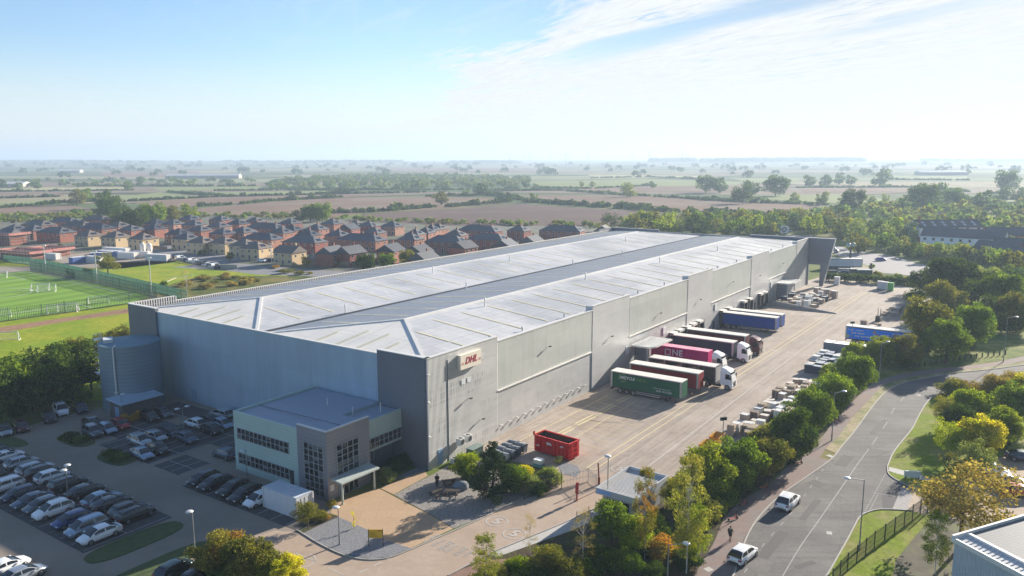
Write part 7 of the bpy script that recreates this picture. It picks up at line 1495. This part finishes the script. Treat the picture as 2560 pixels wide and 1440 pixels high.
for x, y, r, k, l, zs, t in [(2318, 800, 62, 'broadb', 'olive', .95, 'wide olive-brown tree at the right end of the yard'), (2370, 842, 50, 'broad', 'green', 1.0, 'mid green tree in front of the wide olive-brown tree'), (2345, 810, 22, 'bush', 'yellow', 1.2, 'yellow patch of young tree against the olive-brown tree'),
    (2435, 805, 44, 'broad', 'green', 1.1, 'round green tree beside the white-headed lamp'), (2380, 690, 52, 'broad', 'dark', .95, 'large dark green tree behind the yard hedge'), (2362, 742, 44, 'broadb', 'olive', .9, 'yellowish tree below the large dark green tree'), (2290, 745, 30, 'bush', 'dark', 1.0, 'dark bush at the far right corner of the yard'),
    (2465, 705, 40, 'broad', 'grey', 1.0, 'grey-green tree right of the large dark one'), (2425, 735, 34, 'broadb', 'dark', 1.0, 'shaded tree between the grey-green and yellowish ones'), (2505, 722, 42, 'broad', 'green', 1.0, 'green tree near the right edge above the lamp'), (2545, 775, 42, 'broadb', 'olive', 1.0, 'olive tree at the right edge above the lamp'),
    (2490, 772, 36, 'broad', 'dark', 1.0, 'dark tree directly behind the white-headed lamp'), (2545, 700, 36, 'broad', 'bluegreen', 1.0, 'blue-green tree at the right edge, upper of two'), (2415, 775, 26, 'bush', 'dark', 1.0, 'dark bush between the round tree and the olive-brown tree'), (2300, 700, 28, 'broad', 'dark', .9, 'dark tree beside the far junction kerb'), (2335, 722, 28, 'bush', 'dark', 1.0, 'low dark bush below the large tree'),
    (2520, 820, 34, 'bush', 'dark', .9, 'dark bush at the right edge under the olive tree'), (2300, 870, 36, 'bush', 'dark', .9, 'dark undergrowth below the olive-brown tree'), (2405, 868, 32, 'bush', 'dark', .9, 'dark undergrowth below the round green tree'), (2260, 905, 30, 'bush', 'dark', .9, 'dark undergrowth behind the first bollards')]:
    tree_px(x, y, r, k, l, t, zs, gR, lod=2 if r < 40 else 3)
gL = 'autumn trees in the lower right planting'
for x, y, r, k, l, zs, t in [(2412, 1232, 116, 'loose', 'gold', .82, 'wide thin golden-brown tree overhanging the right car park entrance'), (2345, 1345, 42, 'birch', 'lime', .85, 'small white-stemmed birch below the golden-brown tree'), (2432, 1012, 42, 'broad', 'lime', .95, 'yellow-green tree left of the slim lamp'), (2455, 1085, 46, 'broad', 'yellow', 1.0, 'bright yellow-topped tree behind the low lamp'),
    (2508, 1060, 38, 'broad', 'lime', 1.15, 'green tree right of the bright yellow one'), (2385, 975, 40, 'bush', 'olive', .9, 'olive bush at the bend of the road'), (2410, 972, 30, 'bush', 'rust', .8, 'red-leaved bush at the bend of the road'), (2478, 970, 40, 'broadb', 'gold', .9, 'gold-brown tree above the slim lamp'), (2545, 1000, 44, 'broad', 'green', 1.0, 'green tree at the right edge of the planting'),
    (2370, 1020, 34, 'loose', 'olive', 1.1, 'sparse olive tree beside the road'), (2372, 1085, 32, 'loose', 'lime', 1.4, 'slim yellow-green tree in shade beside the verge'), (2400, 1045, 38, 'broadb', 'dark', 1.0, 'dark tree in the middle of the planting'), (2440, 1140, 44, 'loose', 'grey', 1.0, 'grey-green sparse tree in front of the low lamp'), (2372, 1150, 24, 'loose', 'olive', 1.2, 'thin young tree at the edge of the verge'),
    (2530, 955, 34, 'bush', 'gold', .9, 'brownish bush at the right edge by the road'), (2500, 1110, 26, 'bush', 'dark', .9, 'dark bush under the green tree'), (2425, 1095, 30, 'bush', 'dark', .9, 'dark bush between the yellow and the sparse tree'), (2560, 960, 30, 'broad', 'yellow', .9, 'yellow tree cut by the right edge')]:
    tree_px(x, y, r, k, l, t, zs, gL, lod=3 if r > 30 else 2)
gB = 'birches and shrubs along the bottom of the picture'
for x, y, r, k, l, zs, t in [(1215, 1400, 50, 'birch', 'birch', .8, 'thin yellow birch in front of the painted road lettering'), (1300, 1425, 42, 'bush', 'lime', 1.0, 'low yellow-green shrub right of the thin yellow birch'), (1240, 1440, 40, 'bush', 'olive', .9, 'olive shrub under the thin yellow birch'), (1370, 1395, 44, 'broadb', 'olive', .9, 'olive shrub tree left of the bare brown birch'),
    (1458, 1340, 44, 'bare', 'gold', .95, 'nearly bare brown birch with pale stem'), (1325, 1330, 26, 'bare', 'gold', 1.1, 'bare twiggy sapling on the bank below the speed roundel'), (1530, 1300, 52, 'broad', 'green', 1.0, 'green shrub tree left of the gatehouse wall'), (1585, 1330, 44, 'broadb', 'lime', 1.0, 'yellow-green shrub tree in front of the gatehouse'), (1615, 1265, 44, 'birch', 'autumn', 1.35, 'tall brownish birch with white stem in front of the gatehouse'),
    (1690, 1225, 36, 'broadb', 'yellow', 1.0, 'yellow-leaved shrub at the corner of the gatehouse roof'), (1655, 1375, 48, 'bush', 'autumn', 1.0, 'brownish thicket between the two tall birches'), (1500, 1400, 52, 'bush', 'dark', 1.0, 'dark shrub on the bottom edge under the bare birch'), (1570, 1405, 44, 'bush', 'green', 1.0, 'green shrub on the bottom edge between the birches'), (1720, 1400, 40, 'bush', 'dark', 1.0, 'dark shrub at the foot of the tall birch'),
    (1420, 1430, 50, 'bush', 'olive', .9, 'olive shrub on the bottom edge'), (1640, 1430, 36, 'bush', 'dark', .9, 'dark shrub on the bottom edge beside the lamp'), (1345, 1440, 36, 'bush', 'dark', .9, 'shaded shrub on the bottom edge near the bank'), (1640, 1320, 40, 'bush', 'green', 1.1, 'green thicket behind the brownish birch'), (1745, 1330, 44, 'birch', 'lime', .9, 'drooping lime birch branch tree above the footpath edge'),
    (1780, 1265, 38, 'bush', 'lime', 1.0, 'lime shrub under the bright yellow-green tree')]:
    tree_px(x, y, r, k, l, t, zs, gB, lod=3)
gG = 'planting around the office entrance'
for x, y, r, k, l, zs, t in [(1232, 1170, 60, 'pine', 'pine', .95, 'dark conical pine in the gravel garden'), (1165, 1160, 40, 'broadb', 'lime', .8, 'yellow-green shrub left of the pine'), (1285, 1190, 38, 'broadb', 'green', .9, 'green shrub right of the pine'), (1308, 1180, 24, 'bush', 'yellow', 1.0, 'yellow shrub between the pine and the grey hedge'), (1325, 1215, 34, 'bush', 'grey', 1.1, 'grey-green shrub at the planting fence'), (1375, 1195, 32, 'bush', 'grey', 1.2, 'grey-green shrub beside the gate'), (1350, 1225, 28, 'bush', 'dark', 1.0, 'dark shrub at the foot of the planting fence'),
    (1185, 1190, 30, 'bush', 'olive', 1.0, 'olive shrub at the foot of the pine, left side'), (1265, 1220, 24, 'bush', 'olive', .8, 'olive shrub at the foot of the pine, right side'), (963, 1192, 28, 'bush', 'grey', 1.1, 'pale grey-green shrub beside the entrance paving'), (990, 1165, 26, 'bush', 'dark', 1.1, 'dark shrub below the recessed office window'), (1015, 1150, 26, 'bush', 'dark', 1.1, 'dark shrub in the corner between office and warehouse'), (1040, 1150, 22, 'bush', 'dark', 1.0, 'low dark shrub against the slate end bay'),
    (768, 1275, 40, 'loose', 'olive', .8, 'thin olive shrub in front of the white container'), (830, 1262, 16, 'bush', 'autumn', 1.2, 'orange-tinted shrub at the container corner'), (800, 1290, 24, 'bush', 'autumn', .8, 'small brown-green shrub on the soil bed'), (884, 1297, 11, 'column', 'yellow', 1.1, 'young yellow tree on the gravel bed')]:
    tree_px(x, y, r, k, l, t, zs, gG, lod=3 if r > 20 else 2, cat='tree' if k in ('pine', 'column') else 'shrub')
gS = 'shrubs at the car park exit'
for x, y, r, k, l, zs, t in [(545, 1375, 62, 'broadb', 'autumn', .8, 'shrub tree with orange and yellow leaves at the car park exit'), (620, 1395, 62, 'broad', 'olive', .85, 'dark olive shrub tree at the car park exit'), (655, 1410, 48, 'broadb', 'lime', .8, 'bright yellow-green shrub at the car park exit'), (715, 1425, 46, 'broad', 'yellow', .8, 'yellow shrub on the bottom edge beside the road paint'), (580, 1430, 60, 'bush', 'dark', .9, 'dark shrub on the bottom edge behind the dark green car'), (515, 1415, 36, 'bush', 'autumn', .9, 'reddish shrub beside the exit lamp')]:
    tree_px(x, y, r, k, l, t, zs, gS, lod=3, cat='shrub')
# low bushes on the parking islands
for (u, v), t in [((-21.5, 50.2), 'low dark bush on the first parking island, nearer the office'), ((-21.6, 53.2), 'low dark bush on the first parking island, nearer the hedge'), ((-22, 38.3), 'low dark bush on the second parking island, nearer the office'), ((-22, 40.8), 'low dark bush on the second parking island, nearer the hedge')]:
    tree_xy(*P(u, v), 1.7, 'bush', 'dark', t, 'bush', 'bushes on the parking islands', 2, .55, 'island_bush')
# belt of trees on the slope between the car park and the playing field
rnd = random.Random(8); k = 0
pts = []
for x, y, r in [(-30, 990, 60), (25, 985, 52), (75, 975, 48), (125, 958, 48), (178, 945, 46), (225, 930, 40), (-20, 935, 46), (40, 930, 44), (95, 915, 44), (150, 900, 42), (205, 888, 38), (240, 868, 28), (285, 842, 26), (312, 832, 20), (255, 850, 24), (-20, 1030, 40), (35, 1022, 30), (95, 1008, 28), (150, 995, 26), (200, 985, 24), (190, 865, 26), (140, 880, 30)]:
    tree_px(x, y, r, rnd.choice(['broad', 'broadb', 'bush']), rnd.choice(['dark', 'dark', 'dark', 'green']) if y > 870 else 'olive', 'dark leafy tree, %s counted from the left edge in the belt below the playing field' % ordn[k], .9, 'trees of the belt beside the car park', lod=2); k += 1
# single trees near the pitch
for x, y, r, kd, l, zs, t in [(268, 658, 28, 'broadb', 'olive', .8, 'lone rounded tree beside the perimeter fence and site cabins'), (466, 712, 26, 'bare', 'gold', .8, 'small bare orange tree on the rough land'), (410, 712, 12, 'bush', 'green', 1.2, 'small bush where the pitch fences meet'), (915, 655, 26, 'broad', 'dark', 1.0, 'dark green tree behind the left roof parapet, left of three'), (968, 652, 24, 'broad', 'green', 1.0, 'green tree behind the left roof parapet, middle of three'), (1018, 645, 24, 'broad', 'olive', 1.0, 'olive tree behind the left roof parapet, right of three'), (1440, 588, 14, 'bush', 'dark', 1.0, 'dark bush at the end of the estate near the far roof corner')]:
    tree_px(x, y, r, kd, l, t, zs, 'single trees around the estate', lod=2)
for i in range(24):
    x = 450 + rnd.uniform(0, 330); y = 745 - (x - 450) * .16 - rnd.uniform(0, 34) - 6
    g = G(x, y); tree_xy(g[0], g[1], rnd.uniform(1.6, 3.4), 'bush', rnd.choice(['olive', 'gold', 'autumn', 'olive']), 'low brownish bush on the rough land behind the warehouse, %s counted' % ordn[i], 'bush', 'low bushes on the rough land', 1, .6, 'rough_bush')
for i in range(26):
    hx, hy = placed_houses[(i * 7) % len(placed_houses)]; xy = (hx + rnd.uniform(7, 11) * rnd.choice((-1, 1)), hy - rnd.uniform(7, 10))
    tree_xy(xy[0], xy[1], rnd.uniform(1.3, 2.4), rnd.choice(['broad', 'bush']), rnd.choice(['green', 'olive', 'lime', 'gold']), 'small garden tree between estate houses, number %s' % ordn[i], 'tree', 'garden trees of the estate', 1, 1.0)
# hedge of dark shrubs along the far end of the yard
for i in range(16):
    x = 2066 + i * 15; y = 700 + .9 * i + rnd.uniform(-2, 2); g = G(x, y); tree_xy(g[0], g[1], rnd.uniform(2.4, 3.1), 'bush', 'dark', 'dark hedge shrub at the far end of the yard, %s from the blade wall' % ordn[i], 'shrub', 'hedge shrubs at the far end of the yard', 1, 1.0)
for i, (x, y, r, l) in enumerate([(2180, 668, 10, 'grey'), (2112, 652, 10, 'grey'), (2192, 688, 14, 'olive'), (2245, 694, 14, 'grey'), (2265, 700, 13, 'gold'), (2285, 706, 14, 'olive'), (2225, 700, 10, 'olive')]): tree_px(x, y, r, 'bush', l, 'pale shrub by the far junction, %s of the loose group' % ordn[i], 1.1, 'pale shrubs by the far junction', cat='shrub', lod=1)
# woodland right of the warehouse and behind it: individual crowns, then the far mass
def scatter_px(poly, step_m, rr, seed, ymin=None):
    """ground points inside a polygon given in the photograph"""
    W_ = [G(*p) for p in poly]; xs = [p[0] for p in W_]; ys = [p[1] for p in W_]; rn = random.Random(seed); out = []
    def inside(x, y):
        c = False; n = len(W_)
        for i in range(n):
            x1, y1 = W_[i]; x2, y2 = W_[(i + 1) % n]
            if (y1 > y) != (y2 > y) and x < (x2 - x1) * (y - y1) / (y2 - y1) + x1: c = not c
        return c
    y = min(ys)
    while y < max(ys):
        x = min(xs)
        while x < max(xs):
            px_, py_ = x + rn.uniform(-.42, .42) * step_m, y + rn.uniform(-.42, .42) * step_m
            if inside(px_, py_): out.append((px_, py_, rn.uniform(*rr)))
            x += step_m
        y += step_m
    return out
CHOP = lambda g, k: g
woodR = scatter_px([(2120, 640), (2240, 628), (2330, 650), (2430, 668), (2560, 720), (2660, 760), (2700, 640), (2560, 640), (2440, 632), (2330, 622), (2250, 606), (2150, 606)], 10.5, (4.2, 6.6), 21)
def top_px(x, y, z):
    d = np.array([x, y, z - CAMH]); w_ = float(d @ _F); return 1280 + FPX * float(d @ RR) / w_, 720 - FPX * float(d @ UU) / w_
def clear(q):
    X_, Y_ = top_px(q[0], q[1], q[2] * 1.75)
    return not (X_ > 2262 and Y_ < 604 + max(0, X_ - 2420) * .12 and math.hypot(q[0], q[1]) < 420)
def fit(L_):
    out = []
    for q in L_:
        for f_ in (1, .85, .7, .58, .48, .40, .33):
            if clear((q[0], q[1], q[2] * f_)): out.append((q[0], q[1], q[2] * f_)); break
    return out
woodR = fit(woodR + scatter_px([(2225, 640), (2262, 612), (2440, 630), (2425, 668), (2330, 655)], 6.5, (2.8, 4.2), 51))
woodM = scatter_px([(1500, 585), (1640, 590), (1800, 590), (1900, 592), (2050, 590), (2140, 612), (2240, 608), (2280, 606), (2200, 580), (2000, 566), (1760, 560), (1560, 566)], 12.5, (4.2, 7.0), 22)
kinds = ['broad', 'broadb', 'broad', 'loose']; lf = ['green', 'bluegreen', 'olive', 'grey', 'dark', 'green', 'olive', 'lime']
rnd = random.Random(31)
def place_wood(lst, where, grp, lod, col=None):
    lst = sorted(lst, key=lambda q: -q[1] * 0 + math.hypot(q[0], q[1]))
    for i, (x, y, r) in enumerate(lst):
        l = rnd.choice(col or lf); adj = dict(green='green', bluegreen='blue-green', olive='olive', grey='grey-green', dark='dark green', autumn='brownish', lime='yellow-green', gold='gold-brown').get(l, l)
        tree_xy(x, y, r, rnd.choice(kinds), l, '%s tree, %s nearest in %s' % (adj, ordn[i], where), 'tree', grp, lod, .95, k=.72)
woodR = sorted(woodR, key=lambda q: math.hypot(q[0], q[1])); woodM = sorted(woodM, key=lambda q: math.hypot(q[0], q[1]))
place_wood(woodR[:70], 'the wood right of the far junction', 'wood on the bank right of the junction', 1)
place_wood(woodM[:70], 'the wood behind the warehouse roof', 'wood behind the warehouse roof', 1)
def mass(name, label, cat, lst, leaf, lod=0, zs=.9, arrs=('bush',)):
    qs = []; rn = np.random.default_rng(len(lst))
    for x, y, r in lst:
        kd = arrs[int(rn.integers(len(arrs)))]; q = proto(kd, lod)[3]; a = rn.uniform(0, 6.28); ca, sa = math.cos(a), math.sin(a); M_ = np.array([[ca, -sa, 0], [sa, ca, 0], [0, 0, 1]]); z = gz(x, y) + r * zs * .30
        qs.append((q @ M_.T) * np.array([r, r, r * zs]) + np.array([x, y, z]))
    if not qs: return
    me = quads_mesh(name, np.concatenate(qs), LM[leaf]); return tag(link(name, me), label, cat, kind='stuff')
print('wood', len(woodR), len(woodM))
for nm_, rest in (('r', woodR[70:]), ('m', woodM[70:])):
    for j, l in enumerate(('green', 'olive', 'bluegreen')): mass('woodland', 'mass of mixed tree crowns filling the wood', 'woodland', rest[j::3], l, 0, 1.1)
farW = scatter_px([(1560, 566), (1760, 559), (2000, 565), (2250, 605), (2330, 622), (2440, 632), (2560, 640), (2760, 640), (2760, 515), (2560, 515), (2300, 512), (2120, 520), (2060, 535), (1900, 548), (1700, 552), (1600, 558)], 17, (5, 9), 23)
farW = fit(farW)
for j, l in enumerate(('grey', 'olive', 'bluegreen', 'green')): mass('woodland', 'distant hazy woodland reaching to the fields on the right', 'woodland', farW[j::4], l, 0, 1.0)
# belt behind the housing estate
belt = scatter_px([(-120, 566), (-120, 540), (120, 536), (300, 528), (470, 536), (700, 536), (830, 542), (950, 549), (1200, 556), (1520, 562), (1520, 572), (1200, 564), (950, 558), (720, 548), (480, 545), (200, 548)], 11, (3, 5.5), 24)
for j, l in enumerate(('olive', 'green', 'grey')): mass('tree_belt', 'belt of low trees and scrub behind the housing estate', 'tree belt', belt[j::3], l, 0, .7)
for i, (x, y, r, l, t) in enumerate([(270, 520, 34, 'dark', 'large dark tree clump left of the estate, nearest'), (335, 545, 34, 'dark', 'big dark green tree behind the back row of houses'), (380, 535, 34, 'green', 'big green tree right of the dark one behind the houses'), (300, 545, 26, 'dark', 'dark tree left end of the clump behind the houses'), (425, 535, 26, 'olive', 'olive tree right end of the clump behind the houses'), (475, 530, 24, 'lime', 'yellow-green tree behind the back row'), (190, 492, 22, 'olive', 'brownish field tree, left of a group of three'), (215, 487, 18, 'green', 'green field tree in the middle of a group of three'), (255, 498, 24, 'dark', 'dark field tree at the right of a group of three'), (300, 508, 22, 'dark', 'dark tree beside the field corner'),
    (775, 530, 26, 'green', 'rounded green tree behind the estate near its middle'), (805, 528, 28, 'green', 'larger rounded tree next to it behind the estate'), (745, 540, 18, 'olive', 'small tree left of the two rounded ones'), (1104, 494, 20, 'olive', 'lone tree in the hedge between the ploughed fields'), (1200, 473, 18, 'dark', 'dark round tree on the hedge line in mid distance'), (1168, 478, 8, 'green', 'small tree left of the dark round one'), (1114, 466, 14, 'bluegreen', 'hazy tree on the field edge'), (1335, 494, 14, 'green', 'bushy tree at the field corner'), (1290, 465, 10, 'bluegreen', 'leftmost of three round hazy trees'), (1315, 459, 12, 'bluegreen', 'middle of three round hazy trees'), (1340, 466, 9, 'bluegreen', 'rightmost of three round hazy trees'),
    (1575, 474, 22, 'grey', 'pale round tree group on the hedge'), (1455, 460, 8, 'grey', 'left tree of a pair on the pale field'), (1480, 461, 9, 'grey', 'right tree of a pair on the pale field'), (1632, 461, 10, 'bluegreen', 'hazy tree beyond the pale field'), (1765, 458, 26, 'bluegreen', 'large hazy tree clump, left part'), (1800, 462, 22, 'bluegreen', 'large hazy tree clump, right part'), (1858, 486, 27, 'dark', 'dark rounded tree on the field hedge'), (1940, 462, 30, 'bluegreen', 'broad hazy tree right of the clump'), (1880, 470, 22, 'bluegreen', 'low hazy trees left of the broad one'), (1985, 492, 14, 'grey', 'thin grey tree on the green strip'), (2055, 495, 18, 'grey', 'grey tree on the green strip'), (2135, 498, 32, 'dark', 'large dark oak above the wood'),
    (2185, 502, 14, 'grey', 'thin tree right of the large dark oak'), (2215, 495, 12, 'grey', 'pale thin tree beside the field'), (2310, 490, 38, 'bluegreen', 'wide hazy oak in the right distance'), (2345, 478, 24, 'bluegreen', 'tall crown rising behind the wide oak'), (2385, 492, 26, 'bluegreen', 'rounded hazy tree right of the wide oak'), (2456, 498, 24, 'bluegreen', 'round hazy tree on the right field'), (2500, 485, 20, 'bluegreen', 'pale round tree near the right edge'), (2545, 486, 18, 'bluegreen', 'pale tree at the right edge, nearer'), (2025, 452, 16, 'bluegreen', 'first of four pale trees in a row'), (2062, 450, 16, 'bluegreen', 'second of four pale trees in a row'), (2098, 448, 14, 'bluegreen', 'third of four pale trees in a row'), (2128, 450, 13, 'bluegreen', 'fourth of four pale trees in a row'),
    (2200, 443, 24, 'bluegreen', 'very pale broad tree in the far haze'), (2520, 450, 28, 'bluegreen', 'very pale broad tree group near the right edge'), (1725, 535, 22, 'bluegreen', 'tall round tree at the edge of the wood behind the roof'), (320, 462, 12, 'green', 'field tree right of the left hedges'), (350, 450, 10, 'bluegreen', 'small dark hazy tree in the left fields'), (92, 462, 10, 'bluegreen', 'small tree in the left fields'), (5, 458, 12, 'dark', 'dark tree on the left edge of the fields'), (680, 466, 8, 'green', 'bush at the end of the green field')]):
    tree_px(x, y, r, 'broad' if i % 3 else 'broadb', l, t, .9, 'field trees', lod=2 if r > 24 else 1, k=.8)
# hedges along the fields
def hedge(label, pts, h=3.0, w=3.5, leaf='dark'):
    W_ = [G(*p) for p in pts]; rn = np.random.default_rng(int(abs(W_[0][0])) + 3); qs = []; q0 = proto('bush', 0)[3]
    for a, c in zip(W_[:-1], W_[1:]):
        a = np.array(a); c = np.array(c); L = np.linalg.norm(c - a); n = max(1, int(L / (w * .85)))
        for k in range(n):
            if rn.uniform() < .06: continue
            p = a + (c - a) * (k + rn.uniform(0, 1)) / n; s = w * rn.uniform(.7, 1.25) * (1.7 if rn.uniform() < .08 else 1); an = rn.uniform(0, 6.28); ca, sa = math.cos(an), math.sin(an)
            qs.append((q0 @ np.array([[ca, -sa, 0], [sa, ca, 0], [0, 0, 1]]).T) * np.array([s, s, h / w * s]) + np.array([p[0], p[1], gz(*p) + .2]))
    me = quads_mesh('hedge', np.concatenate(qs), LM[leaf]); tag(link('hedge', me), label, 'hedge', 'field hedges')
for i, (t, pts, h) in enumerate([('along the left ploughed field', [(-60, 524), (80, 515), (150, 508), (240, 504)], 4.5), ('above the upper ploughed strip', [(320, 504), (440, 498), (560, 492), (900, 484)], 4), ('between the two left ploughed strips', [(500, 516), (600, 511), (668, 504)], 4), ('continuing right between the ploughed strips', [(672, 503), (850, 494)], 4),
    ('along the lower edge of the middle field, left part', [(835, 533), (915, 531), (1000, 525), (1085, 518)], 5), ('right of the lone tree', [(1120, 518), (1155, 515), (1230, 509), (1275, 503)], 4.5), ('joining the field corner', [(1310, 505), (1360, 507), (1432, 513)], 5.5), ('dark and thick behind the near ploughed field', [(1440, 514), (1560, 521), (1700, 532), (1800, 536), (1960, 540), (2080, 540)], 6.5), ('short piece behind the middle field', [(1060, 492), (1200, 488)], 4.5), ('sloping from the dark round tree', [(1205, 486), (1260, 492), (1305, 501)], 5),
    ('long hazy line above the right ploughed field', [(1225, 478), (1400, 476), (1550, 487), (1700, 496), (1850, 506), (2070, 513)], 4.5), ('thin line in the left mid distance', [(800, 486), (1060, 481)], 4), ('on the left edge, lower', [(-60, 498), (150, 492)], 4), ('on the left edge, upper', [(-60, 480), (330, 476)], 3.5), ('around the pale green field', [(420, 480), (500, 486), (560, 488)], 4.5), ('above the long green field', [(540, 477), (700, 476)], 4), ('above the right green field', [(700, 473), (900, 477)], 4), ('across the left distance', [(230, 465), (640, 466)], 4.5), ('below the far wood', [(690, 471), (1000, 476), (1300, 474)], 4.5), ('right of the wind turbines', [(1330, 470), (1480, 472), (1640, 464)], 4), ('under the pale field trees', [(1480, 445), (1620, 443), (1760, 449)], 4), ('right pale field edge', [(1990, 470), (2300, 468), (2420, 480)], 4), ('far right green field edge', [(2230, 450), (2420, 451)], 5), ('low line at the right edge', [(2290, 498), (2560, 500)], 4)]):
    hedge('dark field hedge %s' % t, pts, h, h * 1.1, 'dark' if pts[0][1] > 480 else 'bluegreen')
# wooded valley and far woods
vale = scatter_px([(640, 470), (700, 452), (900, 440), (1150, 440), (1330, 448), (1300, 470), (1000, 474)], 34, (7, 13), 25)
for j, l in enumerate(('bluegreen', 'green', 'grey')): mass('distant_wood', 'hazy wood in the valley beyond the fields', 'woodland', vale[j::3], l, 0, .8)
lw = scatter_px([(-60, 472), (-60, 452), (300, 448), (640, 452), (660, 462), (400, 470), (200, 468)], 62, (6, 11), 26)
for j, l in enumerate(('bluegreen', 'green')): mass('distant_trees', 'scattered hazy trees in the left distance', 'woodland', lw[j::2], l, 0, .8)
ff = scatter_px([(-120, 446), (-120, 412), (900, 410), (1300, 412), (1700, 414), (2700, 412), (2700, 450), (2300, 446), (1900, 446), (1400, 438), (900, 436)], 230, (8, 20), 27)
for j, l in enumerate(('bluegreen', 'dark')): mass('distant_trees', 'scattered far trees fading into the haze', 'woodland', ff[j::2], l, 0, .9)
rn = random.Random(4)
for t, (x0, x1, yb, D, n, rr) in {'long low wooded ridge left of the turbines on the horizon': (560, 1010, 411, 5600, 260, (14, 24)), 'wooded ridge below the turbines on the horizon': (1130, 1300, 412, 5200, 120, (14, 26)), 'flat-topped wood right of the last turbine on the horizon': (1620, 1730, 412, 5000, 110, (22, 32)), 'long pale wood on the right horizon': (1750, 2145, 412, 4700, 330, (20, 32)), 'faint wood at the far right horizon': (2290, 2620, 410, 5400, 200, (16, 26)), 'faint ridge of trees on the left horizon': (-60, 560, 411, 6000, 330, (12, 22))}.items():
    lst = []
    for k in range(n): x = rn.uniform(x0, x1); d = D * rn.uniform(.97, 1.05); a = (x - 1280) / FPX; lst.append((d * a, d, rn.uniform(*rr)))
    mass('horizon_wood', t, 'woodland', lst, 'bluegreen', 0, .9)
# pale farm buildings in the distance
for t, (x, y), L, hgt in [('long pale warehouse roofs far off in the left fields', (510, 446), 150, 8), ('pale farm building left of the long roofs', (178, 432), 60, 8), ('white long shed far away on the right', (2352, 438), 110, 9), ('tan farm building in the left fields', (34, 468), 40, 7)]:
    g = G(x, y); b = MB(); b.box(-L / 2, L / 2, -12, 12, 0, hgt * .75); b.add([(-L / 2, -12, hgt * .75), (L / 2, -12, hgt * .75), (L / 2, 12, hgt * .75), (-L / 2, 12, hgt * .75), (-L / 2, 0, hgt * 1.2), (L / 2, 0, hgt * 1.2)], [(0, 1, 5, 4), (2, 3, 4, 5), (1, 2, 5), (3, 0, 4)], 1); tag(b.build('farm_building', [mat('pale_shed_wall', (.45, .40, .34), .8), mat('pale_shed_roof', (.66, .64, .60), .6)], None, (g[0], g[1], gz(*g)), R(3)), t, 'building')
# litter of grass tufts on the near verges
print('trees', NT[0])
# ------------------------------------------------------------------ haze over the whole country
HX = 15500
b = MB(); b.box(-HX, HX, -900, HX, -3, 135); hz = b.build('haze', None)
hm = bpy.data.materials.new('haze_air'); hm.use_nodes = True; ht_ = hm.node_tree; ht_.nodes.clear(); pv_ = ht_.nodes.new('ShaderNodeVolumePrincipled'); pv_.inputs['Color'].default_value = (.66, .82, 1.0, 1); pv_.inputs['Density'].default_value = .00025; pv_.inputs['Anisotropy'].default_value = .2
on_ = ht_.nodes.new('ShaderNodeOutputMaterial'); ht_.links.new(pv_.outputs[0], on_.inputs['Volume']); hz.data.materials.clear(); hz.data.materials.append(hm); tag(hz, kind='stuff'); hm.cycles.homogeneous_volume = True if hasattr(hm.cycles, 'homogeneous_volume') else None
